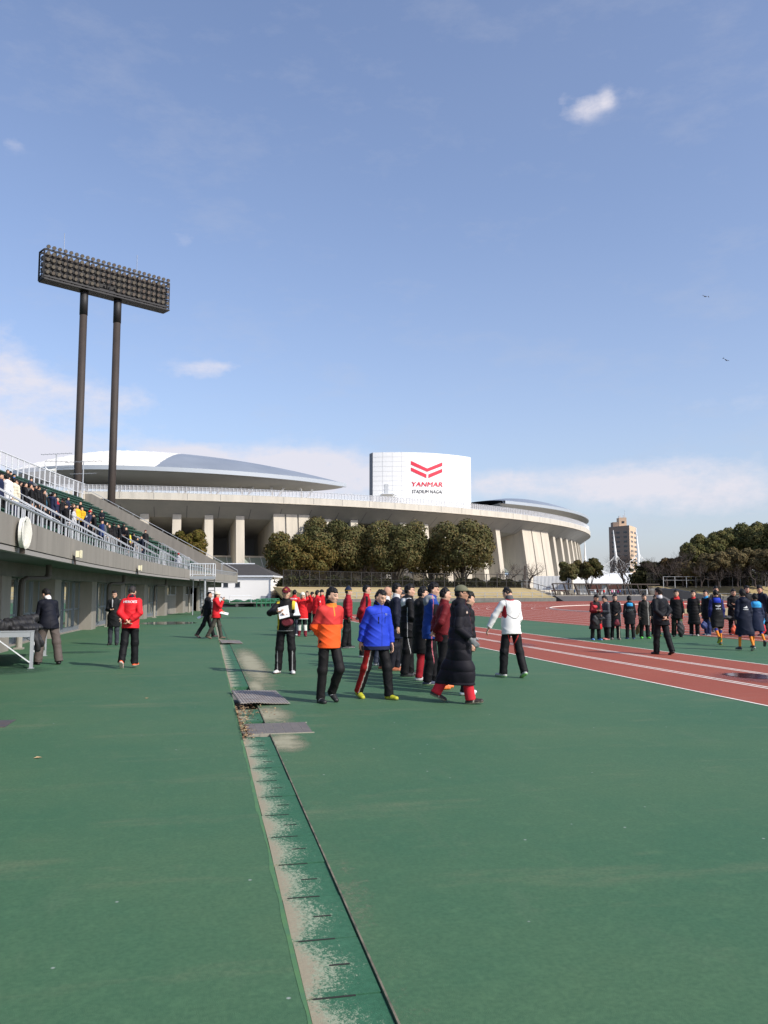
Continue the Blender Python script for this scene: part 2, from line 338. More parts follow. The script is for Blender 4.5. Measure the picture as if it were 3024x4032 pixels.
# puddles
def soften(m,k=2.2):
    t=m.node_tree; out=t.nodes['Material Output']; src=t.nodes['Principled BSDF']; at=t.nodes.new('ShaderNodeAttribute'); at.attribute_name='Col'; geo=t.nodes.new('ShaderNodeNewGeometry')
    n=t.nodes.new('ShaderNodeTexNoise'); n.inputs['Scale'].default_value=5; n.inputs['Detail'].default_value=6; t.links.new(geo.outputs['Position'],n.inputs[0])
    a=t.nodes.new('ShaderNodeMath'); a.operation='MULTIPLY'; t.links.new(at.outputs['Fac'],a.inputs[0]); t.links.new(n.outputs['Fac'],a.inputs[1])
    b_=t.nodes.new('ShaderNodeMath'); b_.operation='SUBTRACT'; t.links.new(a.outputs[0],b_.inputs[0]); b_.inputs[1].default_value=.12
    c=t.nodes.new('ShaderNodeMath'); c.operation='MULTIPLY'; c.use_clamp=True; t.links.new(b_.outputs[0],c.inputs[0]); c.inputs[1].default_value=k
    tr=t.nodes.new('ShaderNodeBsdfTransparent'); ms=t.nodes.new('ShaderNodeMixShader'); t.links.new(c.outputs[0],ms.inputs[0]); t.links.new(tr.outputs[0],ms.inputs[1]); t.links.new(src.outputs[0],ms.inputs[2]); t.links.new(ms.outputs[0],out.inputs[0])
    return m
wet=mat('wet_red_surface',(.075,.022,.022),.10,spec=.6,noise=(2.5,.5,(.14,.04,.035)))
damp=mat('damp_red_surface',(.17,.045,.04),.42,spec=.5,noise=(2.5,.6,(.22,.055,.045)))
soften(wet,7); soften(damp,1.3)
wetg=mat('wet_green_surface',(.025,.045,.032),.08,spec=.6); dampg=mat('damp_green_surface',(.035,.085,.055),.5)
soften(wetg,6); soften(dampg,1.6)
def blob(name,c,rx,ry,z,m,seed,lab,cat='puddle'):
    q=random.Random(seed); n=40; ph=[q.uniform(0,6.28) for _ in range(5)]; b=MB(); vs=[]
    for i in range(n):
        a=2*pi*i/n; r=1+.13*math.sin(2*a+ph[0])+.10*math.sin(3*a+ph[1])+.07*math.sin(5*a+ph[2])+.04*math.sin(9*a+ph[3]); vs.append((math.cos(a)*rx*r,math.sin(a)*ry*r,0))
    K_=8; P=[[(x*j/K_,y*j/K_,0) for x,y,_z in vs] for j in range(1,K_+1)]; b.add([(0,0,0)]+P[0],[(0,i+1,(i+1)%n+1) for i in range(n)]); b.grid(P,close=True); o=b.build(name,m,loc=(c[0],c[1],z)); me=o.data; ca=me.color_attributes.new('Col','FLOAT_COLOR','POINT')
    for k_,v_ in enumerate(me.vertices):
        e_=min(1,math.hypot(v_.co.x/rx,v_.co.y/ry)); w_=1-e_**2.2; ca.data[k_].color=(w_,w_,w_,1)
    tag(o,lab,cat,kind='stuff'); return o
blob('damp_patch',(10.05,13.75),.95,1.35,.0115,damp,3,'damp halo round the puddle on the red track','damp patch')
blob('puddle',(10.12,14.15),.50,.72,.0155,wet,5,'shiny dark puddle across the red running lane','puddle')
blob('damp_patch',(9.3,24.2),.6,1.6,.0115,damp,8,'faint purple damp patch on the lanes behind the white jacket','damp patch')
blob('puddle',(-1.9,44.2),1.7,2.6,.004,wetg,11,'dark shallow puddle on the green paving along the stand','puddle')
blob('damp_patch',(-3.3,23.4),1.0,.55,.004,dampg,12,'dark damp stain on the green paving by the glass doors','damp patch')
blob('damp_patch',(-4.1,18.3),1.2,1.2,.004,dampg,13,'dark damp stain on the green paving under the steel table','damp patch')
blob('damp_patch',(1.9,52),2.2,1.3,.004,dampg,14,'faint damp stain far along the green paving','damp patch')
0 and blob('repair_patch',(.31,4.85),.075,.20,.0015,soften(mat('green_repair',(.036,.120,.062),.75),5),22,'darker green repaired spot beside the gutter','repair patch')
blob('oil_spot',(-1.36,3.72),.035,.06,.004,soften(mat('green_spot',(.02,.075,.05),.6),6),23,'small dark green spot on the near left paving','spot')
# worn sand-coloured halo on the right of the gutter near the grates
wornm=bpy.data.materials.new('worn_apron'); wornm.use_nodes=True; t=wornm.node_tree; bb=t.nodes['Principled BSDF']; bb.inputs['Roughness'].default_value=.9
geo=t.nodes.new('ShaderNodeNewGeometry'); n=t.nodes.new('ShaderNodeTexNoise'); n.inputs['Scale'].default_value=3.5; n.inputs['Detail'].default_value=8; n.inputs['Roughness'].default_value=.75; t.links.new(geo.outputs['Position'],n.inputs[0])
n2_=t.nodes.new('ShaderNodeTexNoise'); n2_.inputs['Scale'].default_value=70; t.links.new(geo.outputs['Position'],n2_.inputs[0])
at=t.nodes.new('ShaderNodeAttribute'); at.attribute_name='Col'
def tm(op,a,b_,c=False):
    n=t.nodes.new('ShaderNodeMath'); n.operation=op; n.use_clamp=c
    for i,x in enumerate((a,b_)):
        if isinstance(x,(int,float)): n.inputs[i].default_value=x
        else: t.links.new(x,n.inputs[i])
    return n.outputs[0]
w=tm('MULTIPLY',tm('SUBTRACT',tm('ADD',tm('ADD',tm('MULTIPLY',at.outputs['Fac'],.75),tm('MULTIPLY',n.outputs['Fac'],.8)),tm('MULTIPLY',n2_.outputs['Fac'],.25)),.85),2.6,True)
tr=t.nodes.new('ShaderNodeBsdfTransparent'); ms=t.nodes.new('ShaderNodeMixShader'); t.links.new(w,ms.inputs[0]); t.links.new(tr.outputs[0],ms.inputs[1]); t.links.new(bb.outputs[0],ms.inputs[2]); t.links.new(ms.outputs[0],t.nodes['Material Output'].inputs[0]); bb.inputs['Base Color'].default_value=(.30,.285,.19,1)
def worn(x0,x1,y0,y1,lab,ctr,amp=1.0):
    nx,ny=24,60; b=MB(); b.grid([[(x0+(x1-x0)*i/nx,y0+(y1-y0)*j/ny,.0015) for i in range(nx+1)] for j in range(ny+1)])
    o=b.build('sand_film',wornm); me=o.data; ca=me.color_attributes.new('Col','FLOAT_COLOR','POINT'); 
    for k,v in enumerate(me.vertices):
        a=0
        for (cx,cy,rx,ry) in ctr: a=max(a,math.exp(-((v.co.x-cx)/rx)**2-((v.co.y-cy)/ry)**2))
        e=min(1,(v.co.x-x0)/.02+1)*min(1,(x1-v.co.x)/.2)*min(1,(v.co.y-y0)/.3,(y1-v.co.y)/.3); a*=max(e,0)*amp; ca.data[k].color=(a,a,a,1)
    tag(o,lab,'sand',kind='stuff')
worn(.7355,2.0,8.2,30,'pale sand worn into the green apron right of the gutter covers',[(.8,11.1,.42,1.0),(.85,9.1,.28,.8),(1.0,19,.40,6.5),(.85,14.5,.2,1.4),(1.05,8.0,.2,.5)])
worn(.7355,1.6,2.5,7.5,'thin pale dust scuffed on the near apron beside the gutter',[(.80,4.6,.20,1.1),(.76,3.0,.25,.8)],amp=.5)
# thin bright-green paint lip along the left side of the gutter
gl_m=mat('yellow_green_paint',(.080,.185,.065),.8,noise=(8,.9,(.058,.150,.072)))
b=MB(); ys=[2+.12*i for i in range(220)]; q=random.Random(2)
b.grid([[(GAP0-.001,y,.0015) for y in ys],[(GAP0-.016-.004*math.sin(y*3.1)-.004*math.sin(y*9+1)-q.random()*.012,y,.0015) for y in ys]]); tag(b.build('paint_edge',gl_m),'ragged yellow green paint edge along the gutter','paint edge',kind='stuff')
# ---------------- gutter covers (one slab each)
b=MB(); b.box(-.151,.151,-.2705,.2705,-.11,-.004); b2=MB()
cover=b.build('gutter_cover',M_gutter,loc=(.570,3.43-.275-.55,0))
slotm=mat('slot_dark',(.018,.018,.015),.9)
s1=MB(); s1.box(-.02,.068,-.0055,.0055,-.0035,-.0015); s1.build('drain_slot',slotm,cover)
s1=MB(); s1.box(-.125,.045,.266,.277,-.0035,-.0015); s1.build('joint_slot',slotm,cover)
tag(cover,'green painted concrete gutter cover worn to tan on one side, in the cover row','gutter cover','gutter covers in the drain row')
YC=3.43-.275-.55; k=1
while YC+.55*k<58:
    y=YC+.55*k; k+=1
    if 9.42<y<10.35 or 11.45<y<14.2 or 26.0<y<27.6: continue
    dup(cover,(.570+rnd.uniform(-.002,.002),y,rnd.uniform(-.003,.003)),rnd.uniform(-.006,.006))
# covers near the grate are partly missing: dirt and leaves in the channel
b=MB(); q=random.Random(5)
for i in range(900):
    a=q.choice([(.47,11.35,.08,.42),(.60,11.35,.20,.34),(.45,10.25,.05,.35),(.46,9.7,.05,.30),(.58,27.8,.2,.4)])
    x=q.gauss(a[0],a[2]); y=q.gauss(a[1],a[3]); x=max(.42,min(.95,x)); z=.006+q.random()*.02; s=q.uniform(.008,.022); an=q.random()*6.28
    p=[(x+math.cos(an+j*2.1)*s,y+math.sin(an+j*2.1)*s,z+q.uniform(-.006,.012)) for j in range(3)]; b.add(p,[(0,1,2)],q.randrange(3))
tag(b.build('dry_leaves',[sand,mat('brown_leaf',(.16,.075,.03),.9),mat('tan_leaf',(.42,.29,.15),.9)]),'dry brown leaves and dirt caught in the open gutter','leaves',kind='stuff')
for (x,y,l) in ((.56,11.25,.9),):
    b=MB(); b.box(-.16,.16,-.45,.45,-.115,-.03); o=b.build('silt',sand,loc=(.585,11.35,0)); tag(o,'brown silt filling the open drain before the lifted plate','silt',kind='stuff')
# single flat grate: chequered steel with pale joints
def steel(nm,c,c2,r=.5): return mat(nm,c,r,metal=.3,noise=(9,.7,c2))
gr=thing('drain_grate','flat grey steel drain cover with six joints set across the gutter','drain cover',(.81,9.96,0))
b=MB()
for i in range(7): b.box(-.33+i*.105,-.33+i*.105+.098,-.36,.36,-.05,.012)
b.build('plate',mat('grate_steel',(.12,.11,.105),.75,noise=(9,.7,(.17,.15,.13))),gr); b=MB(); b.box(-.33,.40,-.355,.355,-.05,.009); b.build('joint_fill',mat('grate_frame',(.30,.28,.22),.8),gr)
b=MB(); b.box(-.345,.42,-.375,-.362,-.05,.010); b.box(-.345,.42,.362,.375,-.05,.010); b.build('frame',mat('grate_frame',(.30,.28,.22),.8),gr)
# lifted corrugated plates
def corrug(lab,c,w,l,rz,lift,seed):
    t_=thing('corrugated_plate',lab,'drain cover',c,rz); n=17; q=random.Random(seed); top=[];bot=[]
    for j in range(7):
        y=-l/2+l*j/6; r1=[];r2=[]
        for i in range(n*4+1):
            x=-w/2+w*i/(n*4); z=.011*abs(math.sin(pi*i/4))+lift*(.5-x/w)*.55+.015*math.exp(-((x+w*.2)/.15)**2)*(1 if j<2 else .3)
            r1.append((x,y,z+.012)); r2.append((x,y,z))
        top.append(r1);bot.append(r2)
    b=MB(); b.grid(top); b.grid([r[::-1] for r in bot]); b.grid([top[0],bot[0]]); b.grid([bot[-1],top[-1]]); b.grid([[r[0] for r in bot],[r[0] for r in top]]); b.grid([[r[-1] for r in top],[r[-1] for r in bot]])
    b.build('plate',mat('rusty_plate',(.30,.275,.25),.7,noise=(9,.6,(.19,.14,.11))),t_)
    return t_
corrug('lifted rusty corrugated steel plate with one raised corner over the gutter',(.80,12.75,.010),.70,1.55,R_(3),.035,4)
corrug('far corrugated steel plate by the boots of the speaker',(.77,26.8,.010),.64,1.5,R_(2),.03,6)
b=MB(); b.box(-.30,.22,-.27,.27,-.01,.006); b.box(-.30,.22,-.29,-.275,-.01,.009); b.box(.225,.24,-.29,.27,-.01,.009)
o=b.build('manhole_cover',steel('manhole_steel',(.10,.10,.11),(.15,.10,.08)),loc=(-2.55,11.02,0)); tag(o,'grey steel manhole cover in the green paving at the left','manhole cover')
# joint between apron and gutter: thin kerb line
b=MB(); b.box(GAP1+.001,GAP1+.010,-10,58,-.1,.0055); struct(b.build('gutter_kerb',mat('kerb_tan',(.20,.17,.12),.9,noise=(7,.9,(.04,.05,.035)))))
# a few stray leaves on the paving
lf=[(895,2670),(600,2750),(1270,2880)]
for i,(u,v) in enumerate([(578,2750),(150,2985)]):
    p=G(u,v); b=MB(); b.add([(0,-.04,.004),(.03,0,.014),(.0,.045,.006),(-.03,0,.010)],[(0,1,2,3)]); o=b.build('fallen_leaf',mat('tan_leaf',(.42,.29,.15)),loc=p,rz=i*2.1)
    tag(o,['pale dry leaf lying on the paving behind the red jacket','dark twig-like leaf on the near left paving'][i],'leaf')
# ================================================================ GRANDSTAND
ZF,ZT=2.40,3.10; NY=[14-3*0+ i*1.5 for i in range(-4,44)]   # y 8 .. 78.5
YE=80.4
NY=[y for y in NY if y<YE]+[YE]
st=thing('grandstand','curved concrete grandstand with green benches above a row of glass doors','grandstand',(0,0,0))
def sweep(prof,ys=NY,closed=True):
    """prof list of (d,z); returns MB"""
    b=MB(); P=[[F(y,d,z) for d,z in prof] for y in ys]; b.grid(P,close=closed)
    if closed:
        n=len(prof); b.add(P[0],[tuple(range(n))[::-1]]); b.add(P[-1],[tuple(range(n))])
    return b
sweep([(0,2.52),(0,ZT),(.16,ZT),(.16,2.52)]).build('parapet',concrete,st)
sweep([(.02,ZF),(.02,2.50),(.16,2.50),(.16,ZF)]).build('parapet_lip',mat('lip_concrete',(.30,.28,.26),.85),st)
b=MB()
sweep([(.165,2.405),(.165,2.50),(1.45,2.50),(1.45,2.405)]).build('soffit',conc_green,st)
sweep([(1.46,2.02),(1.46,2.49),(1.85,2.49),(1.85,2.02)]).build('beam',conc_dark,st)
# joints of the parapet, faint stains
jm=mat('joint_dark',(.10,.095,.085),.9); b=MB()
for y in [11+4.5*i for i in range(15)]:
    p=F(y,-.003); q2=F(y+.015,-.003); b.add([(p.x,p.y,2.53),(q2.x,q2.y,2.53),(q2.x,q2.y,ZT),(p.x,p.y,ZT)],[(0,1,2,3)])
b.build('parapet_joints',jm,st)
# piers, recesses, glazed bays
PY=[3.8+6.8*i for i in range(12)]
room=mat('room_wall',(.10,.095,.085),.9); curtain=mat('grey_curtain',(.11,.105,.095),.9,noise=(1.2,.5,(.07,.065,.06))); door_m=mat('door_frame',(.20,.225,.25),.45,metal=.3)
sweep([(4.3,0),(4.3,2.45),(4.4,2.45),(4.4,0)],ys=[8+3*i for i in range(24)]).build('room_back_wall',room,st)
def piece(y0,y1,d0,d1,z0,z1):
    b=MB(); b.box(0,1,0,1,0,1); b.v=[tuple(F(y0+(y1-y0)*v[1],d0+(d1-d0)*v[0],z0+(z1-z0)*v[2])) for v in b.v]; return b
def addp(b,*a):
    c=piece(*a); b.add(c.v,c.f)
for i,y in enumerate(PY):
    if y>70: break
    b=piece(y-.75,y+.25,1.5,2.2,0,2.02); b.build('pier',concrete,st)
    y1=y+6.8-.75; y0=y+.25
    if i in (8,9):      # solid bay with a small high window
        b=piece(y0,y1,2.0,2.15,0,1.35); b.build('infill_wall',concrete,st); 
        b=piece(y0+.3,y0+1.9,2.0,2.15,1.35,2.02); b.build('infill_wall',concrete,st)
        w_=piece(y0+1.95,y1,2.06,2.08,1.37,2.0).build('window',glass,st)
        b=MB(); addp(b,y0+1.9,y1,2.03,2.10,1.35,1.40); 
        for yy in (y0+1.9,(y0+1.9+y1)/2,y1-.05): addp(b,yy,yy+.05,2.03,2.10,1.40,2.02)
        b.build('window_frame',galv,w_); continue
    n=6; wd=(y1-y0)/n
    for k in range(n):
        a=y0+k*wd; dd=2.0 if k%2 else 2.04
        fr_=MB()
        addp(fr_,a,a+.05,dd,dd+.05,.02,2.02); addp(fr_,a+wd-.05,a+wd,dd,dd+.05,.02,2.02); addp(fr_,a+.05,a+wd-.05,dd,dd+.05,.02,.20); addp(fr_,a+.05,a+wd-.05,dd,dd+.05,.86,.92); addp(fr_,a+.05,a+wd-.05,dd,dd+.05,1.97,2.02)
        dr=fr_.build('door',door_m,st)
        g_=MB(); addp(g_,a+.05,a+wd-.05,dd+.02,dd+.028,.20,.86); addp(g_,a+.05,a+wd-.05,dd+.02,dd+.028,.92,1.97); g_.build('pane',glass,dr)
    for k in range(3):
        a=y0+ k*(y1-y0)/3+.15+ (.4 if k==1 else 0); cb=MB(); P=[[],[]]
        for j in range(15):
            yy=a+j*.06; d=2.9+.05*math.sin(j*1.9); P[0].append(F(yy,d,.05)); P[1].append(F(yy,d,2.3))
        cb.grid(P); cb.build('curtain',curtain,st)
# threshold plinth
sweep([(1.85,0),(1.85,.03),(2.4,.03),(2.4,0)],ys=[8+3*i for i in range(22)]).build('plinth',concrete,st)
# end of ground floor and closing walls
piece(70.5,74.5,1.5,1.65,0,2.02).build('infill_wall',concrete,st); piece(74.5,74.7,1.5,8,0,2.02).build('infill_wall',concrete,st)
piece(71,72.1,1.46,1.49,.3,1.5).build('service_box',galv,st)
# drain pipes
pm=mat('pipe_brown',(.085,.075,.06),.6); pmw=mat('pipe_painted',(.30,.28,.24),.6)
for y in (25.0,40.0,53.2,66.0):
    rt=MB(); r=.085 if y<50 else .075
    def q(y_,d,z): return F(y_,d,z)
    rt.tube([q(y,1.36,.0),q(y,1.36,.75)],r*1.02,10,0); o=rt.build('downpipe',pmw,st)
    rt=MB(); rt.tube([q(y,1.36,.75),q(y,1.36,1.78),q(y+.03,1.34,1.90),q(y+.15,1.27,1.97),q(y+1.0,.95,1.98),q(y+1.12,.9,2.02),q(y+1.16,.88,2.12),q(y+1.16,.88,2.39)],r,10); rt.tube([q(y+1.16,.88,2.05),q(y+1.16,.88,2.1)],r*1.25,10); rt.build('pipe_bend',pm,o,smooth=False)
    rt=MB(); rt.box(-.12,.12,-.12,.12,0,.05,fn=lambda x,y_,z,yy=y: tuple(q(yy+y_,1.36+x,z))); rt.build('pipe_foot',pmw,o)
# seating deck
RAKE=.51; DB=13.85
def dz(d): return 2.45
YS0=14; ys=[8,11]+[14+1.5*i for i in range(43)]
ys=[y for y in ys if y<77.6]+[77.6]
prof=[(.16,2.5)]; d=1.1
while d<DB: prof+= [(d,prof[-1][1]),(d,prof[-1][1]+.448)]; d+=.8
prof+=[(DB+.5,prof[-1][1]),(DB+.5,2.6),(.17,2.43)]
sweep(prof,ys=ys).build('terrace',conc_dark,st)
# benches: rows of seats, one part per row
def row_h(k): return 2.5+.448*k
aisles=[18.5,26.5,34.5,42.5,50.5,58.5,66.5]
def in_aisle(y): return any(abs(y-a)<.55 for a in aisles)
benches=[]; far_b=MB()
for k in range(1,17):
  for bi in range(1,8):
    d0=1.1+.8*(k-1)+.30; z=row_h(k); b=MB(); y=aisles[bi-1]+.2; y_end=min(aisles[bi]-.2,77) if bi<7 else 77
    while y<y_end:
        if not in_aisle(y+.3) and not (k<0):
            vs=[]; c=piece(y,y+.46,d0,d0+.34,z+.30,z+.345); b.add(c.v,c.f); c=piece(y,y+.46,d0+.34,d0+.38,z+.30,z+.52); b.add(c.v,c.f)
            c=piece(y+.2,y+.26,d0+.14,d0+.2,z,z+.30); b.add(c.v,c.f)
        y+=.52
    if k<=14: b.build('bench',green_seat,st)
    else: far_b.add(b.v,b.f)
o=far_b.build('far_benches',green_seat,st); o['kind']='stuff'
# aisle steps (pale)
for a in aisles:
    b=MB()
    for k in range(1,17): addp(b,a-.42,a+.42,1.1+.8*(k-1)-.4,1.1+.8*(k-1),row_h(k-1)+.002,row_h(k-1)+.2)
    b.build('aisle_steps',mat('step_concrete',(.42,.40,.36),.85),st)
# front rail: thick pipe on short posts
b=MB(); b.tube([F(y,.08,ZT+.30) for y in NY],.032,8); 
y=9
while y<YE: b.tube([F(y,.08,ZT),F(y,.08,ZT+.30)],.020,6); y+=.52
b.build('front_rail',galv,st)
# handrails beside aisles
for i,a in enumerate(aisles):
    for s_ in (-.6,.6):
        b=MB(); yy=a+s_
        pts=[F(yy,d_,row_h(max(0,(d_-1.1)/.8+1))+.98) for d_ in (.8,1.6,2.8,3.8)]
        pts=[pts[0]-Vector((0,0,.5))]+pts+[pts[-1]-Vector((0,0,.5))]
        b.tube(pts,.024,6)
        for j in range(8):
            d_=.8+j*.4; zz=row_h(max(0,(d_-1.1)/.8+1)); b.tube([F(yy,d_,zz-.3),F(yy,d_,zz+.97)],.012 if j%3 else .022,5)
        b.build('handrail',galv,st)
    # landing barrier parallel to the front
    b=MB(); z0=row_h(2)
    for z_ in (z0+.12,z0+1.0): b.tube([F(a+.6,2.2,z_),F(a+3.4,2.2,z_)],.022,6)
    for j in range(8): b.tube([F(a+.6+j*.4,2.2,z0-.1),F(a+.6+j*.4,2.2,z0+1.0)],.014,5)
    b.build('barrier',white_steel,st)
# end wall with handrail (runs from the front up to the back)
E0=F(YE,-.02,0); E1=F(YE,DB+1.2,0)
ev=(E1-E0); L_=ev.length; ed=ev.normalized(); en=Vector((ed.y,-ed.x,0));  en=en if en.y<0 else -en
def EW(t,z,o=0): return E0+ed*t-en*o+Vector((0,0,z))
zt=lambda t: 3.35+ (11.0-3.35)*t/14.5
b=MB(); P=[]
for o_ in (0,.25):
    for t_ in (0,14.5,L_): P.append((o_,t_))
poly=[(0,ZF+.02),(0,3.42),(14.2,11.0),(L_,11.0),(L_,2.4)]
vs=[EW(t_,z_,0) for t_,z_ in poly]+[EW(t_,z_,.25) for t_,z_ in poly]; n=len(poly)
b.add(vs,[tuple(range(n)),tuple(range(n,2*n))[::-1]]+[(i,i+n,(i+1)%n+n,(i+1)%n) for i in range(n)]); ew=b.build('end_wall',concrete,st)
b=MB(); 
for z_ in (.22,): b.tube([EW(0,3.42+z_,.12),EW(14.2,11+z_,.12),EW(L_,11+z_,.12)],.030,6)
t_=0
while t_<L_: z_=3.42+(11-3.42)*min(t_/14.2,1); b.tube([EW(t_,z_,.12),EW(t_,z_+.22,.12)],.02,5); t_+=1.45
b.build('end_wall_rail',galv,ew)
# pilaster holding the right aerial
b=MB(); b.box(-.20,.20,-.2,.2,9.7,11.25,fn=lambda x,y_,z: tuple(EW(15.0+x,z,-.22+y_))); b.build('pilaster',stad_conc,st)
# back fence of white posts
def BK(y,z,e=0): return F(y,DB+.3-e,z)
ZB=row_h(16)+.12; yb=[14+1.5*i for i in range(43)]; yb=[y for y in yb if y<77]+[78.6]
b=MB(); b.grid([[BK(y,ZB-2,-.1) for y in yb],[BK(y,ZB+.05,-.1) for y in yb]]); b.build('back_wall',concrete,st)
b=MB()
for z_ in (ZB+1.9,): b.tube([BK(y,z_) for y in yb],.05,6)
for z_ in (ZB+.12,ZB+.95): b.tube([BK(y,z_) for y in yb],.03,6)
y=14
while y<78.7: b.box(-.04,.04,-.04,.04,0,1,fn=lambda x,y_,z,yy=y: tuple(BK(yy+y_,ZB+1.9*z,x))); y+=1.05
b.build('back_fence',white_steel,st)
mesh_m=bpy.data.materials.new('fence_mesh'); mesh_m.use_nodes=True; t=mesh_m.node_tree; bs=t.nodes['Principled BSDF']; bs.inputs['Base Color'].default_value=(.6,.6,.62,1); tr=t.nodes.new('ShaderNodeBsdfTransparent'); ms=t.nodes.new('ShaderNodeMixShader'); ms.inputs[0].default_value=.35
t.links.new(tr.outputs[0],ms.inputs[1]); t.links.new(bs.outputs[0],ms.inputs[2]); t.links.new(ms.outputs[0],t.nodes['Material Output'].inputs[0])
b=MB(); b.grid([[BK(y,ZB+.95,.0) for y in yb],[BK(y,ZB+1.88,.0) for y in yb]]); b.build('fence_mesh',mesh_m,st)
# small gates at the far front
b=MB()
for yy in (70.5,74.2,74.6): b.tube([F(yy,.3,2.9),F(yy,.3,4.0)],.02,5)
b.tube([F(74.2,.3,4.0),F(74.6,.3,4.0)],.02,5); b.build('gate_posts',galv,st)
# blue sheets hung behind the front rail
b=MB(); b.grid([[F(20+.4*j,.35+.03*math.sin(j),2.72+.05*math.sin(j*2)) for j in range(26)],[F(20+.4*j,.30,3.02+.03*math.sin(j*1.7)) for j in range(26)]])
tag(b.build('blue_sheet',blue_sheet),'blue plastic sheet hung behind the grandstand front rail','sheet')
# ---- things fixed on the stand
def wall_lamp(u,v,lab,s=1.0):
    # lamp hanging on the parapet face
    lo=None
    for i in range(2000):
        y=12+i*.035; p=F(y,-.12,0); 
        du=ray(u,v); 
        if p.x/p.y> du.x/du.y: lo=p; break
    z=hgt(u,v,lo); t_=thing('floodlight',lab,'floodlight',(lo.x,lo.y,z),group='floodlights on the parapet')
    ang=-.05
    b=MB(); b.box(-.02,.10,-.13*s,.13*s,-.09*s,.09*s); b.build('housing',cream,t_)
    b=MB(); b.box(.10,.125,-.15*s,.15*s,-.11*s,.11*s); b.box(.126,.13,-.12*s,.12*s,-.08*s,.08*s); b.build('front_frame',cream,t_)
    b=MB(); b.bar((-.08,0,-.05),(-.04,0,-.30),.03,.05); b.build('bracket',dark_steel,t_)
wall_lamp(303,2182,'nearer square cream floodlight box on the concrete parapet',1.0)
wall_lamp(547,2236,'farther square cream floodlight box on the concrete parapet',1.15)
# round wire-guarded hose reel / fan on the parapet at the left
p=F(16.0,-.05,0); 
for i in range(2000):
    y=10+i*.03; p=F(y,-.05,0); d=ray(80,2100)
    if p.x/p.y>d.x/d.y: break
zc=hgt(80,2098,p); fan=thing('wall_reel','round ivory drum with a wire guard hung on the near parapet','reel',(p.x+.02,p.y,zc))
RR=.34
b=MB(); n=32
for x0,x1,r0,r1 in ((0,.085,RR*.92,RR*.92),):
    ring=[[(x0,math.cos(2*pi*i/n)*r0,math.sin(2*pi*i/n)*r0) for i in range(n)],[(x1,math.cos(2*pi*i/n)*r1,math.sin(2*pi*i/n)*r1) for i in range(n)],[(x1,math.cos(2*pi*i/n)*r1*.88,math.sin(2*pi*i/n)*r1*.88) for i in range(n)],[(x0+.03,math.cos(2*pi*i/n)*r1*.86,math.sin(2*pi*i/n)*r1*.86) for i in range(n)]]
    b.grid(ring,close=True); b.add(ring[3],[tuple(range(n))])
b.build('drum',ivory,fan)
b=MB()
for k in range(9):
    yy=-RR*.8+k*RR*.2; h=math.sqrt(max(RR*RR-yy*yy,0))*.97
    b.tube([(.085,yy,-h),(.125,yy,-h*.92),(.15,yy,0),(.125,yy,h*.92),(.085,yy,h)],.006,5)
b.tube([(.085,math.cos(2*pi*i/24)*RR*.97,math.sin(2*pi*i/24)*RR*.97) for i in range(25)],.009,5); b.build('wire_guard',ivory,fan)
b=MB(); b.bar((.03,0,-RR*.9),(.03,0,-RR*1.25),.05,.10); b.build('bracket',dark_steel,fan)
# TV aerials
def aerial(u,v0,v1,dist,lab,arms):
    p=AT(u,v0,dist); z1=hgt(u,v1,p); t_=thing('tv_aerial',lab,'aerial',(p.x,p.y,p.z)); H_=z1-p.z
    b=MB(); b.tube([(0,0,0),(0,0,H_)],.055,6); b.build('mast',galv,t_)
    for (f_,ln,az,ne,nl) in arms:
        b=MB(); dx=Vector((math.cos(az),math.sin(az),.05)); pz=Vector((0,0,H_*f_)); b.tube([pz-dx*ln*.5,pz+dx*ln*.5],.022,5)
        pp=Vector((-dx.y,dx.x,0)).normalized()
        for j in range(ne): c=pz+dx*ln*(-.45+.9*j/(ne-1)); b.tube([c-pp*nl*.5,c+pp*nl*.5],.013,4)
        b.build('antenna',galv,t_)
    return t_
aerial(217,1935,1787,82,'left tv aerial with three stacked antennas above the stand',[(1.0,2.9,-.2,8,.7),(.80,2.0,.3,5,1.2),(.62,3.2,-.25,7,1.6),(.40,1.2,.9,4,.5)])
aerial(325,1940,1815,81,'right tv aerial in front of the dark mast, with two antennas',[(.98,3.4,-.15,7,1.4),(.60,2.4,-.1,6,.9)])
# loudspeaker horn
p=AT(190,1852,80); t_=thing('loudspeaker','small pale horn loudspeaker beside the left tv aerial','loudspeaker',p)
b=MB(); b.tube([(0,0,0),(.4,0,-.03),(.6,0,-.06)],[.08,.18,.27],10); b.build('horn',ivory,t_); b=MB(); b.tube([(0,0,0),(-.25,0,.25),(-.3,0,.55)],.05,6); b.build('bracket',galv,t_)
# steel viewing platform with stair at the far end
pf=thing('steel_platform','galvanised platform with railing and ladder stair at the end of the stand','platform',(-.31,58.6,0),R_(-10))
z0,z1=2.46,3.52
b=MB(); b.box(-.80,.80,-.45,.45,z0,z0+.20); b.build('deck',galv,pf)
b=MB()
for (x,y) in ((-.78,-.43),(.78,-.43),(-.78,.43),(.78,.43),(.25,-.43)): b.tube([(x,y,z0+.2),(x,y,z1)],.028,6)
for y in (-.43,.43):
    b.tube([(-.78,y,z1),(.78,y,z1)],.028,6); b.tube([(-.78,y,z0+.33),(.78,y,z0+.33)],.018,6)
    for i in range(8): b.tube([(-.78+.173*(i+1),y,z0+.33),(-.78+.173*(i+1),y,z1)],.010,4)
for x in (-.78,.78): b.tube([(x,-.43,z1),(x,.43,z1)],.028,6); b.tube([(x,-.43,z0+.33),(x,.43,z0+.33)],.018,6)
b.build('railing',white_steel,pf)
b=MB(); b.tube([(.22,-.30,0),(.22,-.30,z0)],.075,10); b.tube([(-.7,.3,0),(-.7,.3,z0)],.04,8); b.v=b.v; b.build('post',galv,pf)
b=MB()
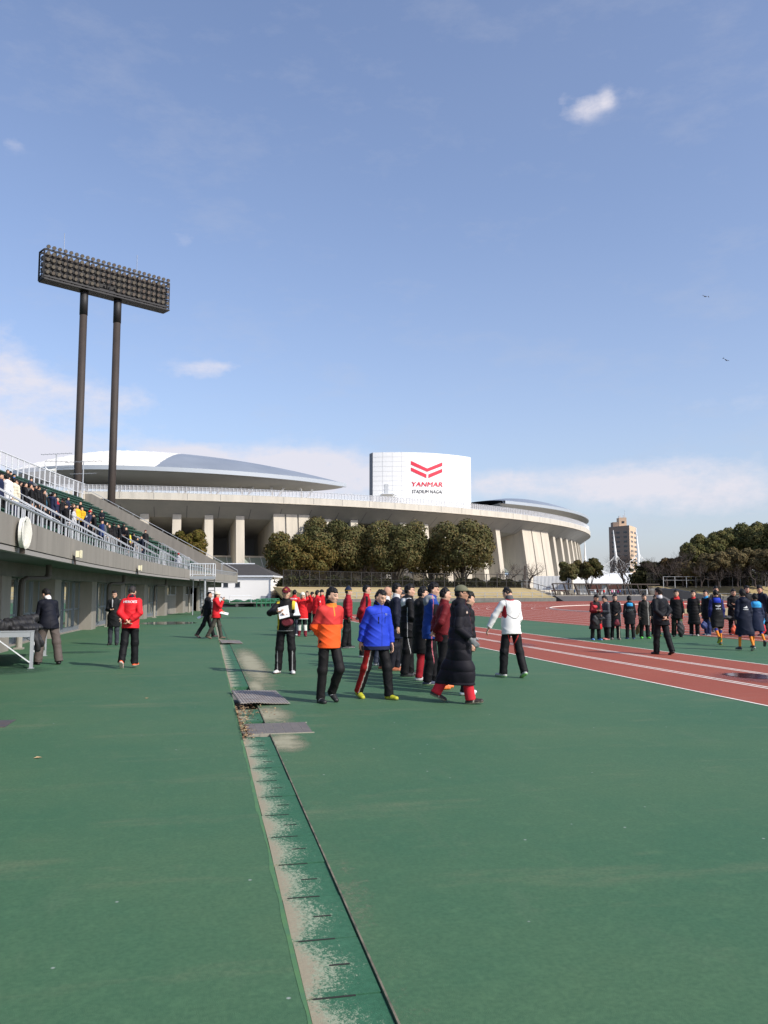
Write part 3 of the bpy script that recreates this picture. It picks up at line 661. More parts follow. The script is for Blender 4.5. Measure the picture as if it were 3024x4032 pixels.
for x in (-.28,.72): b.bar((x,1.3,0),(x,.45,z0),.05,.12)
for i in range(11): f_=i/11; b.box(-.25,.69,1.3-.85*f_-.14,1.3-.85*f_+.10,f_*z0+.1,f_*z0+.14)
b.build('stair',mat('stair_steel',(.10,.10,.10),.6),pf)
# ================================================================ STADIUM
SX,SY,SR=-10.07,299.,140.3
def ST(r,th,z): a=R_(th); return Vector((SX+r*math.sin(a),SY-r*math.cos(a),z))
def th_of(u,r=137.):
    d=ray(u,2200); k=Vector((d.x,d.y)).normalized(); c=Vector((SX,SY)); b_=k.dot(c); D=b_*b_-c.dot(c)+r*r
    if D<0: return 64.
    t_=b_-math.sqrt(D); q=k*t_; return math.degrees(math.atan2(q.x-SX,SY-q.y))
sta=thing('stadium','huge round concrete stadium with a cantilevered rim and fin columns','stadium',(0,0,0))
ths=[-180+2.5*i for i in range(145)]
def ring(prof,a0=-180,a1=180,step=1.5,close=True):
    n=int(round((a1-a0)/step)); b=MB(); P=[[ST(r,a0+(a1-a0)*i/n,z) for r,z in prof] for i in range(n+1)]; b.grid(P,close=close)
    if close and a1-a0<359: b.add(P[0],[tuple(range(len(prof)))[::-1]]); b.add(P[-1],[tuple(range(len(prof)))])
    return b
ring([(SR,18.75),(SR,20.0),(SR-.5,20.0),(SR-.5,18.75)]).build('rim',rim_conc,sta)
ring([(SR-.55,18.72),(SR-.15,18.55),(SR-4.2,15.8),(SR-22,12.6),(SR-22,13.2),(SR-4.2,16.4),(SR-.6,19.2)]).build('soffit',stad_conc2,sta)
ring([(SR-.5,19.2),(SR-.5,19.3),(SR-40,19.3),(SR-40,19.2)]).build('concourse',stad_conc,sta)
b=MB(); 
for i in range(56):      # radial joints of the soffit and rim
    a=-70+2.5*i
    w_=.035
    b.add([ST(SR+.02,a-w_/3,18.76),ST(SR+.02,a+w_/3,18.76),ST(SR+.02,a+w_/3,19.98),ST(SR+.02,a-w_/3,19.98)],[(0,1,2,3)])
    b.add([ST(SR-.2,a-w_,18.54),ST(SR-.2,a+w_,18.54),ST(SR-4.2,a+w_,15.76),ST(SR-4.2,a-w_,15.76)],[(0,1,2,3)])
b.build('joints',stad_dark,sta)
ring([(SR+.04,18.66),(SR+.04,18.8),(SR-.1,18.8),(SR-.1,18.66)]).build('rim_lip',stad_conc,sta)
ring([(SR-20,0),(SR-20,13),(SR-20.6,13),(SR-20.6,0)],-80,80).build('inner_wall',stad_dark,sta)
# lower podium: wall, pale blue line and sloped glazing
ring([(SR-6.5,0),(SR-6.5,5.6),(SR-7,5.6),(SR-7,0)],-80,80).build('podium_wall',white_wall,sta)
ring([(SR-6.48,5.61),(SR-6.48,6.3),(SR-7,6.3),(SR-7,5.61)],-80,80).build('podium_band',sky_blue,sta)
ring([(SR-6.3,6.35),(SR-9,8.4),(SR-9.2,8.3),(SR-6.5,6.31)],-80,80).build('podium_glazing',mat('dull_glazing',(.28,.33,.28),.3),sta)
b=MB()
for i in range(130):
    a=-65+i; b.bar(ST(SR-6.25,a,6.45),ST(SR-8.95,a,8.5),.12,.12)
b.build('glazing_bars',white_steel,sta)
ring([(SR-9,8.45),(SR-9,8.8),(SR-11,8.8),(SR-11,8.45)],-80,80).build('podium_roof',stad_conc,sta)
# fin columns and the two solid piers
solid=[(th_of(1068),th_of(1215)),(th_of(2066,138.5),th_of(2172,138.5))]
def fin(a,name='column',hw=.83,mt=stad_conc,r0t=SR-3.3,r0b=SR-1.2,zt=16.3,deep=7.5):
    w_=math.degrees(hw/SR); b=MB(); vs=[]
    for z,r0 in ((0,r0b),(zt,r0t)):
        for aa in (a-w_,a+w_):
            for r in (r0,r0-deep): vs.append(ST(r,aa,z if r==r0 else (z-1.6 if z>1 else z)))
    b.add(vs,[(0,1,3,2),(4,6,7,5),(0,4,5,1),(2,3,7,6),(0,2,6,4),(1,5,7,3)]); return b.build(name,mt,sta)
a0=th_of(943)%2.5
k=-29
while k<30:
    a=a0+2.5*k; k+=1
    if any(s0-.8<a<s1+.8 for s0,s1 in solid) or th_of(1990)<a<solid[1][0]: continue
    fin(a)
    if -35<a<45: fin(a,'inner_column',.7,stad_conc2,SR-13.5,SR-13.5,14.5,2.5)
for s0,s1 in solid:
    mid=(s0+s1)/2; half=math.radians(s1-s0)/2*SR*.93
    n=3
    for j in range(n): fin(s0+(s1-s0)*(j+.5)/n,'pier_panel',half/n-.07,stad_conc,SR-2.6,SR-.2,16.9,14)
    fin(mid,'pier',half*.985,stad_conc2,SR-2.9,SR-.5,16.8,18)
# railing on the rim
b=MB()
for z_ in (20.12,21.25): b.tube([ST(SR-.3,-75+1.0*i,z_) for i in range(151)],.035,4)
a=-75
while a<75: b.bar(ST(SR-.3,a,20.0),ST(SR-.3,a,21.3),.075,.075); a+=.30
b.build('railing',white_steel,sta)
ring([(SR-.36,20.05),(SR-.36,21.2),(SR-.38,21.2),(SR-.38,20.05)],-75,75).build('railing_screen',mesh_m,sta)
# roofs
def roof(th0,half_l,half_r,rl,drop,zl,w0,hc,a0,a1,glass_fn,name,ns=24):
    root=MB(); n=300; P=[];BL=[];LP=[]
    for i in range(n+1):
        a=a0+(a1-a0)*i/n; t_=(a-th0)/(half_r if a>th0 else half_l); t_=max(-1,min(1,t_)); e=max(1-t_*t_,.0)+.004
        ro=rl-drop*t_*t_; w=w0*e; h=hc*e
        P.append([ST(ro-w*s,a,zl+.35+h*(1-(1-min(s*1.25,1))**2) - max(0,s-.8)*h*.5) for s in [j/ns for j in range(ns+1)]])
        e2=math.sqrt(e)
        BL.append([ST(ro-.1,a,zl-.35),ST(ro-.8*e2,a,zl-.9*e2),ST(ro-2.6*e2,a,zl-1.75*e2),ST(ro-5*e2,a,zl-2.3*e2),ST(ro-8*e2,a,zl-2.5*e2),ST(ro-12*e2-w*.1,a,zl-2.2*e2),ST(ro-w*.6-6*e2,a,zl+.5*e),ST(ro-w,a,zl+.2+h*.55)])
        LP.append([ST(ro+.25,a,zl-.35),ST(ro+.25,a,zl+.45),ST(ro-.6,a,zl+.5),ST(ro-.3,a,zl-.4)])
    b=MB(); b.grid(P,mf=lambda i,j: 1 if glass_fn(a0+(a1-a0)*(i+.5)/n,(j+.5)/ns) else 0); r_=b.build(name,[roof_white,roof_grey],sta,smooth=True)
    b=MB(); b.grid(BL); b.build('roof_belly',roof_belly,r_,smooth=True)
    b=MB(); b.grid(LP,close=True); b.build('roof_lip',lip_m,r_)
    b=MB()
    for i in range(0,n,8):
        pp_=[p+Vector((0,0,.02)) for j_,p in enumerate(P[i][:-6]) if not glass_fn(a0+(a1-a0)*i/n,j_/ns) and j_%3==0]
        if len(pp_)>2: b.tube(pp_,.06,4)
    b.build('roof_ribs',roof_rib,r_)
    return r_
def gl(a,s):
    g0=th_of(600,141); g1=th_of(770,141); return a>g0+(g1-g0)*min(s*1.25,1)**1.0
roof(-2.9,9.6,20.0,142,10.5,24.2,34,6.6,-12.4,17.08,gl,'roof',90)
roof(90,47,47,143.5,17,25.2,46,8,43.2,136,lambda a,s: True,'roof')
# support struts under the near roof
for i in range(14):
    a=-11+2.6*i
    if a>14: break
    b=MB(); b.bar(ST(SR-6,a,19.3),ST(SR-5,a+.75,22.4),.35,.35); b.bar(ST(SR-6,a,19.3),ST(SR-5,a-.35,22.4),.35,.35); b.build('strut',stad_conc2,sta)
# ---------------- scoreboard
zt_=32.5; gl_,gr_=G(1468,1782,zt_),G(1853,1801,zt_)
sb=thing('scoreboard','tall curved white scoreboard wall with a red chevron emblem above the stadium rim','scoreboard',(0,0,0))
chord=gr_-gl_; chord.z=0; CL=chord.length; cd=chord.normalized(); cn=Vector((cd.y,-cd.x,0)); 
if cn.y>0: cn=-cn
SAG=3.1
def SBp(s,z,o=0):   # s 0..1 along, outwards towards the viewer
    return gl_+cd*(CL*s)+cn*(SAG*4*s*(1-s)+o)+Vector((0,0,z-zt_))
b=MB(); n=32; b.grid([[SBp(i/n,19.6),SBp(i/n,zt_),SBp(i/n,zt_,-1.9),SBp(i/n,19.6,-1.9)] for i in range(n+1)],close=True); b.add([SBp(1,19.6),SBp(1,zt_),SBp(1,zt_,-1.9),SBp(1,19.6,-1.9)],[(0,1,2,3)])
b.build('face',white_panel,sb)
b=MB(); e0=SBp(0,0,-.01); side=[SBp(0,19.6,-.004)-cd*.02,SBp(0,zt_,-.004)-cd*.02,SBp(0,zt_,-1.9)-cd*.25,SBp(0,19.6,-1.9)-cd*.25]; b.add(side+[SBp(0,19.6,-1.9),SBp(0,zt_,-1.9)],[(0,1,2,3),(3,2,5,4),(1,0,4,5)]); b.build('side',panel_edge,sb)
b=MB()
for j in range(1,12):
    z=19.6+(zt_-19.6)*j/12
    for (s0,s1) in ((0,.30),(.70,1)) if j>1 else ((0,1),): b.grid([[SBp(s0+(s1-s0)*i/10,z,.02),SBp(s0+(s1-s0)*i/10,z+.05,.02)] for i in range(11)])
for s in (.085,.17,.255,.745,.83,.915): b.add([SBp(s-.001,19.7,.02),SBp(s+.001,19.7,.02),SBp(s+.001,zt_,.02),SBp(s-.001,zt_,.02)],[(0,1,2,3)])
b.build('panel_joints',panel_joint,sb)
# emblem: positions read in the frame of the board (s, z)
def SBuv(u,v):
    lo=None; best=1e9
    for i in range(0,1001):
        s=i/1000; p=SBp(s,25,.05); d=ray(u,v); e=abs(p.x*d.y-p.y*d.x)/math.hypot(d.x,d.y)
        if e<best: best=e; lo=s
    return lo,hgt(u,v,SBp(lo,25,.05))
def sbmap(x,y): return (1420+x/3.456,1760+y/3.456)
chev=[[(685,188),(905,292),(1112,208),(1112,258),(912,340),(685,240)],[(685,277),(896,372),(896,424),(685,326)],[(923,372),(1112,295),(1112,344),(923,424)]]
b=MB()
def subdiv(poly,k=6): 
    out=[]
    for i in range(len(poly)):
        p,q=poly[i],poly[(i+1)%len(poly)]; out+= [(p[0]+(q[0]-p[0])*j/k,p[1]+(q[1]-p[1])*j/k) for j in range(k)]
    return out
for x0,x1,fa,fb in (((685,905,lambda x:188+(x-685)*104/220,lambda x:240+(x-685)*100/227)),(905,1112,lambda x:292-(x-905)*84/207,lambda x:337-(x-905)*79/207),(685,896,lambda x:277+(x-685)*95/211,lambda x:326+(x-685)*98/211),(923,1112,lambda x:372-(x-923)*77/189,lambda x:424-(x-923)*80/189)):
    P=[]
    for i in range(7):
        x=x0+(x1-x0)*i/6; r=[]
        for f_ in (fa,fb): s,z=SBuv(*sbmap(x,f_(x))); r.append(SBp(s,z,.06))
        P.append(r)
    b.grid(P)
b.build('emblem',red_logo,sb)
def text_mesh(txt,size,bold=0.0,shear=0.0,spacing=1.0):
    cu=bpy.data.curves.new('t','FONT'); cu.body=txt; cu.size=size; cu.shear=shear; cu.space_character=spacing; cu.resolution_u=3
    o=bpy.data.objects.new('t',cu); C.objects.link(o); dg=bpy.context.evaluated_depsgraph_get(); me=bpy.data.meshes.new_from_object(o.evaluated_get(dg))
    bpy.data.objects.remove(o); bpy.data.curves.remove(cu)
    bm=bmesh.new(); bm.from_mesh(me); bmesh.ops.triangulate(bm,faces=bm.faces)
    v0=[tuple(v.co) for v in bm.verts]; f0=[tuple(v.index for v in f.verts) for f in bm.faces]; bm.free(); bpy.data.meshes.remove(me); vs=[];fs=[]
    for l_,(dx_,dy_) in enumerate(((0,0),(bold,0),(-bold,0),(0,bold*.6)) if bold>0 else ((0,0),)): o_=len(vs); vs+=[(x+dx_,y+dy_,l_) for x,y,z in v0]; fs+=[tuple(i+o_ for i in f) for f in f0]
    return vs,fs
def fit(vs,w,h):
    x0=min(v[0] for v in vs);x1=max(v[0] for v in vs);y0=min(v[1] for v in vs);y1=max(v[1] for v in vs)
    return [((v[0]-x0)/(x1-x0)*w,(v[1]-y0)/(y1-y0)*h,v[2]) for v in vs]
for txt,box_,m_,bold,nm in (('YANMAR',(693,472,1118,541),red_logo,.030,'lettering'),('STADIUM NAGAI',(697,580,1114,634),dark_print,.012,'lettering')):
    vs,fs=text_mesh(txt,1,bold,.12,1.03); q=fit(vs,1,1); tilt=12 if txt=='YANMAR' else 10
    out=[]
    for x,y,l_ in q:
        px=box_[0]+(box_[2]-box_[0])*x; py=box_[3]-(box_[3]-box_[1]-tilt*.6)*y-tilt*.5*(1-x); s,z=SBuv(*sbmap(px,py)); out.append(SBp(s,z,.06+.012*l_))
    b=MB(); b.add(out,fs); b.build(nm,m_,sb)
# little door and outside stair on the scoreboard
b=MB(); s0,z0_=SBuv(1514,1945); b.box(0,1,0,1,0,1,fn=lambda x,y,z: tuple(SBp(s0+.035*x,z0_+2.2*z,.03+.05*y))); dr=b.build('door',panel_joint,sb)
b=MB(); 
b.box(0,1,0,1,0,1,fn=lambda x,y,z: tuple(SBp(s0-.03+.10*x,z0_-.15+.15*z,.05+1.2*y)))
for j in range(10): b.box(0,1,0,1,0,1,fn=lambda x,y,z,j=j: tuple(SBp(s0+.07+.012*(j+x),z0_-.3*(j+1)+.12*z,.1+1.1*y)))
b.tube([SBp(s0+.07,z0_+.95,1.2),SBp(s0+.20,z0_-2.4,1.2)],.05,4); b.tube([SBp(s0-.03,z0_+.95,1.2),SBp(s0+.07,z0_+.95,1.2)],.05,4)
b.build('outside_stair',white_steel,sb)
# ================================================================ LIGHT TOWER
ZL=40.; hl,hr=G(172,1095,ZL),G(665,1222,ZL); pl,pr=G(332,1145,ZL),G(452,1185,ZL)
ax=(hr-hl); HL=ax.length; ax.normalize(); fn_=Vector((ax.y,-ax.x,0)); 
lt=thing('light_tower','dark twin-mast stadium light tower with a long bank of round lamps','light tower',((pl.x+pr.x)/2,(pl.y+pr.y)/2,0))
o0=lt.location.copy()
def LP(s,o,z): return hl+ax*s+fn_*o+Vector((0,0,z-ZL))-o0
for p in (pl,pr):
    c=hl+ax*((p-hl).dot(ax))-fn_*.75-o0; b=MB(); b.tube([(c.x,c.y,0),(c.x,c.y,ZL-3.2)],[.50,.47],20); m_=b.build('mast',dark_steel,lt,smooth=True)
    b=MB(); b.tube([(c.x,c.y,ZL-3.2),(c.x,c.y,ZL+.3)],[.51,.51],20); b.build('mast_head',black_steel,m_,smooth=True)
HH=3.75; b=MB(); DP=-1.5
def lb(p,q,w=.16): b.bar(p,q,w,w)
for o_ in (0,DP):
    for z in (ZL,ZL+.35,ZL+HH): lb(LP(0,o_,z),LP(HL,o_,z),.20)
    for k in range(13): lb(LP(HL*k/12,o_,ZL),LP(HL*k/12,o_,ZL+HH),.12)
for k in range(13):
    for z in (ZL,ZL+HH): lb(LP(HL*k/12,0,z),LP(HL*k/12,DP,z),.12)
    if k<12: lb(LP(HL*k/12,0,ZL+.1),LP(HL*(k+1)/12,DP,ZL+.1),.10); lb(LP(HL*k/12,DP,ZL+.4),LP(HL*(k+1)/12,DP,ZL+HH),.10)
for k in range(4): lb(LP(0,-.1,ZL+.55+k*.80),LP(HL,-.1,ZL+.55+k*.80),.14); lb(LP(0,-.9,ZL+.45+k*.80),LP(HL,-.9,ZL+.45+k*.80),.5)
b.build('frame',black_steel,lt)
b=MB(); b.box(0,1,0,1,0,1,fn=lambda x,y,z: tuple(LP(HL*x,DP*y+ (0 if y else .25),ZL-.12+.1*z))); 
b.build('catwalk',black_steel,lt)
b=MB(); 
for k in range(5):
    b.box(0,1,0,1,0,1,fn=lambda x,y,z,k=k: tuple(LP(HL*x,-.95-.1*y,ZL+.5+k*.8-.25+.22*z)))
b.build('cable_trays',mat('tray',(.05,.035,.03),.7),lt)
# lamps: aimed down to the field
def lamp_mesh(b,s,z,q):
    c=LP(s,.28,z); d=(fn_*1+ax*(.05+q.uniform(-.12,.12))+Vector((0,0,-.42+q.uniform(-.08,.08)))).normalized()
    x=d.cross(Vector((0,0,1))).normalized(); y=x.cross(d); n=12
    rings=[(-.34,.08),(-.26,.15),(-.05,.225),(.05,.235),(.052,.215)]
    P=[[c+d*t_+(x*math.cos(2*pi*i/n)+y*math.sin(2*pi*i/n))*r for i in range(n)] for t_,r in rings]
    b.grid(P,close=True); b.add(P[-1],[tuple(range(n))],1); b.add(P[0],[tuple(range(n))[::-1]])
    b.bar(c+x*.27,c-fn_*.4-Vector((0,0,.18)),.04,.04); b.bar(c-x*.27,c-fn_*.4-Vector((0,0,.18)),.04,.04)
q=random.Random(4); extra=MB(); cnt=0
for r_ in range(5):
    z=ZL+HH+.30-(.80*r_)+(0.0 if r_==0 else -.02)
    for i in range(24):
        s=.35+(HL-.7)*i/23
        if r_==4 and i in (10,11,12): continue
        tgt=MB() if cnt<98 else extra
        lamp_mesh(tgt,s,z,q); cnt+=1
        if tgt is not extra: tgt.build('lamp',[gold,lampglass],lt)
e=extra.build('far_lamps',[gold,lampglass],lt); e['kind']='stuff'
b=MB(); 
for s in (HL*.155,HL*.735): b.tube([LP(s,-.7,ZL+HH),LP(s,-.7,ZL+HH+3.0)],.035,4)
b.build('lightning_rods',galv,lt)
b=MB(); b.bar(LP(-.1,0,ZL),LP(-.1,0,ZL+HH),.1,.1); b.bar(LP(-.1,DP,ZL),LP(-.1,DP,ZL+HH),.1,.1)
for k in range(9): b.bar(LP(-.1,0,ZL+HH*k/8),LP(-.1,DP,ZL+HH*k/8),.06,.06)
b.build('end_ladder',black_steel,lt)
# ================================================================ WHITE BUILDING
wb=thing('white_building','low white windowless building with a dark hip roof past the stand','building',(0,0,0))
c1=G(1067,2370); c0=AT(840,2300,c1.length+2); c0.z=0; hv=hgt(1067,2266,c1); dv=(c1-c0); dv.z=0; dv.normalize(); nv=Vector((-dv.y,dv.x,0)); nv=nv if nv.y>0 else -nv
def WB(s,o,z): return c1-dv*s+nv*o+Vector((0,0,z))
def wbx(b,s0,s1,o0_,o1,z0,z1): b.box(0,1,0,1,0,1,fn=lambda x,y,z: tuple(WB(s0+(s1-s0)*x,o0_+(o1-o0_)*y,z0+(z1-z0)*z)))
b=MB(); wbx(b,0,15,0,9,0,hv-.25); b.build('wall',white_wall,wb)
b=MB(); wbx(b,-.35,15.3,-.35,9.3,hv-.24,hv+.06); b.build('eaves',white_steel,wb)
b=MB(); rh=2.0; q0=[WB(-.4,-.4,hv+.07),WB(15.4,-.4,hv+.07),WB(15.4,9.4,hv+.07),WB(-.4,9.4,hv+.07),WB(3.6,4.5,hv+rh),WB(11.8,4.5,hv+rh)]
b.add(q0,[(0,1,5,4),(1,2,5),(2,3,4,5),(3,0,4),(0,3,2,1)]); b.build('roof',rooftile,wb)
b=MB(); b.tube([q0[4],q0[5]],.12,5); b.build('ridge',white_steel,wb)
for s in (5.0,6.9):
    b=MB(); wbx(b,s,s+.75,-.03,-.01,2.35,3.15); w_=b.build('window',win_dark,wb); b=MB(); wbx(b,s-.06,s+.81,-.05,.02,2.27,2.34); b.build('sill',galv,w_)
b=MB(); b.tube([WB(.08,-.12,0),WB(.08,-.12,hv-.25)],.07,6); b.build('downpipe',white_steel,wb)
b=MB(); wbx(b,.5,1.6,-.06,-.01,.55,.95); b.build('grey_patch',galv,wb)
# landing mats under green covers in front of it
def MT(u,v): return G(u,v)
def mats(u0,u1,v,h,dep,lab,seed,m=green_mat):
    p0=G(u0,v);p1=G(u1,v); d=(p1-p0); Lm=d.length; t_=thing('covered_mats',lab,'covered mats',p0,math.atan2(d.y,d.x)); q=random.Random(seed); b=MB(); nx,ny=18,6; P=[]
    for j in range(ny+1):
        P.append([(Lm*i/nx,dep*j/ny,h*(.85+.12*math.sin(i*.9+seed)+q.uniform(-.05,.05))*(1 if 0<j<ny and 0<i<nx else .92)) for i in range(nx+1)])
    b.grid(P); b.grid([[(x,y-.02,.30+.06*math.sin(x*3+seed)) for x,y,z in P[0]],P[0]]); b.grid([P[-1],[(x,y,.3) for x,y,z in P[-1]]]); b.grid([[r[0] for r in P],[(0,r[0][1],.3) for r in P]]); b.grid([[(Lm,r[0][1],.3) for r in P],[r[-1] for r in P]])
    b.build('cover',m,t_); b=MB(); b.box(.1,Lm-.1,.1,dep-.1,.0,.28); b.build('pallet',black_rubber,t_)
mats(868,1000,2389,.78,3,'green covered landing mats stacked behind the speaker',1)
mats(1000,1090,2388,.85,3,'green covered landing mats stacked left of the maroon cap',2)
p=G(905,2391); t_=thing('mat_trolley','flat steel trolley with a hoop rail before the green mats','trolley',p,R_(20))
b=MB(); b.box(0,4.2,0,1.6,.40,.48); b.build('bed',conc_dark,t_)
b=MB(); 
for x in (0,2.4): b.tube([(x,.1,.48),(x,.1,1.2)],.03,5)
for z in (.85,1.2): b.tube([(0,.1,z),(2.4,.1,z)],.03,5)
b.build('hoop',white_steel,t_)
for x in (.8,3.6):
    b=MB(); b.tube([(x,.05,.17),(x,.2,.17)],.17,12); b.build('wheel',rubber,t_)
p0,p1=G(1010,2392),G(1098,2390); d=p1-p0; t_=thing('barrier_rail','low green barrier rail in front of the covered mats','barrier',p0,math.atan2(d.y,d.x)); b=MB()
for z in (.45,.85): b.tube([(0,0,z),(d.length,0,z)],.05,5)
for i in range(6): b.tube([(d.length*i/5,0,0),(d.length*i/5,0,.85)],.05,5)
b.build('rails',mat('green_steel',(.03,.16,.08),.5),t_); b=MB(); b.box(d.length-.7,d.length+.4,-.3,.3,0,.32); b.build('block',concrete,t_)
# ================================================================ BANKS, FENCES
def bank(name,lab,pts,zt,dep,m,lo=None):
    """pts ground polyline (base); rises to zt over dep metres"""
    t_=thing(name,lab,'bank',(0,0,0)); n=len(pts); P=[]
    for i in range(n):
        q0=pts[max(i-1,0)];q1=pts[min(i+1,n-1)]; d=(q1-q0); d.z=0; d.normalize(); nn=Vector((-d.y,d.x,0)); nn=nn if nn.y>0 else -nn
        f_=lo[i] if lo else 1; z_=lambda v: v*f_-.02*(1-f_)*10; base=pts[i]; P.append([base+Vector((0,0,z_(.45))),base+nn*dep*.3+Vector((0,0,z_(.45+(zt-.45)*.36))),base+nn*dep*.65+Vector((0,0,z_(.45+(zt-.45)*.8))),base+nn*dep+Vector((0,0,z_(zt))),base+nn*dep+Vector((base.x,base.y,0)).normalized()*30+Vector((0,0,z_(zt)))])
    b=MB(); b.grid(P); E_=[tuple(p) for p in P[0]]+[(p.x,p.y,-.3) for p in P[0][::-1]]; b.add(E_,[tuple(range(len(E_)))]); o=b.build(name,m); bpy.data.objects.remove(t_); o['kind']='structure'
    b=MB(); b.grid([[p[0]-Vector((0,0,.75)),p[0]+Vector((0,0,.06)),p[0]+Vector((0,.5,.06))] for p in P]); o2=b.build('bank_kerb',conc_dark); o2['kind']='structure'
    return P
bl=[G(u,v) for u,v in ((1262,2374),(1300,2373),(1340,2372),(1400,2371),(1650,2368),(1900,2366),(2080,2365),(2190,2364))]
PB=bank('grass_bank','',bl,2.35,8,M_dry)
zr=.78
brr=[AT(u,2356,d_) for u,d_ in ((2640,212),(2750,216),(2900,222),(3100,230),(3400,240))]
for p in brr: p.z=0
PR=bank('grass_bank','',brr,3.0,10,M_dry)
# low post-and-wire fence along the kerb
def wirefence(name,lab,pts,h,step,m,wires=(1.,),pw=.06,cat='fence',zoff=0,pales=None,up=True):
    t_=thing(name,lab,cat,(0,0,0)); b=MB(); w=MB(); acc=[Vector(p) for p in pts]; dist=0
    tot=sum((acc[i+1]-acc[i]).length for i in range(len(acc)-1)); n=int(tot/step)
    def at_(s):
        for i in range(len(acc)-1):
            l=(acc[i+1]-acc[i]).length
            if s<=l or i==len(acc)-2: return acc[i].lerp(acc[i+1],min(s/l,1))
            s-=l
    for k in range(n+1): p=at_(k*step); b.bar(p+Vector((0,0,zoff-.4)),p+Vector((0,0,zoff+h)),pw,pw)
    for f_ in wires: w.tube([p+Vector((0,0,zoff+h*f_)) for p in acc],pw*.35,4)
    b.build('posts',m,t_); w.build('rails',m,t_)
    if pales:
        pb=MB(); s=0
        while s<tot: p=at_(s); pb.bar(p+Vector((0,0,zoff+.08)),p+Vector((0,0,zoff+h-.05)),.035,.035); s+=pales
        pb.build('pales',m,t_)
    return t_
wirefence('kerb_fence','low pale post and wire fence along the foot of the left bank',[p[0]+Vector((0,.7,0)) for p in PB],1.0,2.6,galv,(1.,.5),.09)
ftop=[p[3]+Vector((0,.5,0)) for p in PB]
wirefence('park_fence','tall dark picket fence along the top of the grass bank under the trees',ftop[1:],2.55,2.35,dark_wire,(1.,.47,.06),.13,pales=.30)
wirefence('white_rail','pale two-bar railing on the bank before the stadium piers',[G(1970,2365)+Vector((0,9,2.3)),G(2190,2364)+Vector((0,9,2.3))],1.5,4.2,galv,(1.,.55),.09)
ftr=[p[3]+Vector((0,.8,0)) for p in PR]; ftr=[AT(2560,2310,222)+Vector((0,0,0))]+ftr; ftr[0].z=3.0
wirefence('park_fence','tall dark mesh fence in front of the dense wood at the right',ftr,3.3,3.1,dark_wire,(1.,.5,.06),.14,pales=.34)
p0,p1=AT(2612,2290,216),AT(2735,2290,219); p0.z=p1.z=3.0; wirefence('white_rail','bright two-bar handrail above the black ramp cover',[p0,p1],2.3,2.9,galv,(1.,.62),.12)
p0,p1=AT(2740,2290,219),AT(2885,2290,223); p0.z=p1.z=3.0; wirefence('white_rail','grey single-bar railing on the middle of the right bank',[p0,p1],2.3,3.1,mat('dull_steel',(.2,.2,.2),.6),(1.,),.10)
p0,p1=AT(2915,2290,223),AT(3100,2290,228); p0.z=p1.z=3.0; wirefence('white_rail','grey single-bar railing at the right end of the right bank',[p0,p1],2.3,3.1,mat('dull_steel',(.2,.2,.2),.6),(1.,),.10)
p0,p1=AT(2640,2350,206),AT(3100,2352,222); p0.z=p1.z=.1; wirefence('kerb_fence','low pale post and wire fence along the foot of the right bank',[p0,p1],1.05,3.2,galv,(1.,.5),.09)
# stair at the end of the left bank
t_=thing('bank_stair','concrete stair with dark handrail descending at the end of the left bank','stair',(0,0,0))
s0_=PB[-1][3]; s1_=G(2232,2362); b=MB(); n=9
for i in range(n): a_=s0_.lerp(s1_,i/n); b_=s0_.lerp(s1_,(i+1)/n); b.bar(Vector((a_.x,a_.y,a_.z/2)),Vector((b_.x,b_.y,a_.z/2)),5,max(a_.z,.3))
b.build('steps',concrete,t_)
b=MB(); b.tube([s0_+Vector((0,-2.6,1.1)),s1_+Vector((0,-2.6,1.1))],.06,5)
for i in range(6): q_=s0_.lerp(s1_,i/5)+Vector((0,-2.6,0)); b.tube([q_,q_+Vector((0,0,1.1))],.05,5)
b.build('handrail',brown_steel,t_)
# retaining wall and raised yard in the middle
g0,g1=G(2225,2364),G(2650,2361); 
b=MB(); wd=(g1-g0); wd.z=0; wl=wd.length; wd.normalize(); wnn=Vector((-wd.y,wd.x,0)); 
def YD(s,o,z): return g0+wd*s+wnn*o+Vector((0,0,z))
b.box(0,1,0,1,0,1,fn=lambda x,y,z: tuple(YD(wl*x,60*y+ (2.5*z if y==0 else 0),-.3+(zr+.3)*z))); struct(b.build('raised_yard',M_asph))
b=MB(); b.box(0,1,0,1,0,1,fn=lambda x,y,z: tuple(YD(wl*x,2.6+.5*y,zr+.14*z))); struct(b.build('yard_kerb',concrete))
# leaning post fence
t_=thing('slanted_fence','brown steel fence with leaning posts and a top beam along the raised yard','fence',(0,0,0)); b=MB(); s=1
while s<wl-1:
    b.bar(YD(s,3.4,zr),YD(s-1.0,3.4,zr+2.35),.22,.22); b.bar(YD(s+.3,3.5,zr),YD(s+.3,3.5,zr+2.3),.10,.10); s+=2.85
b.build('posts',brown_steel,t_); b=MB(); b.bar(YD(0,3.4,zr+2.35),YD(wl,3.4,zr+2.35),.22,.22); b.bar(YD(0,3.4,zr+.25),YD(wl,3.4,zr+.25),.12,.12); b.build('beams',brown_steel,t_)
b=MB(); b.tube([YD(0,3.45,zr+1.2),YD(wl,3.45,zr+1.2)],.04,4); b.build('mid_rail',galv,t_)
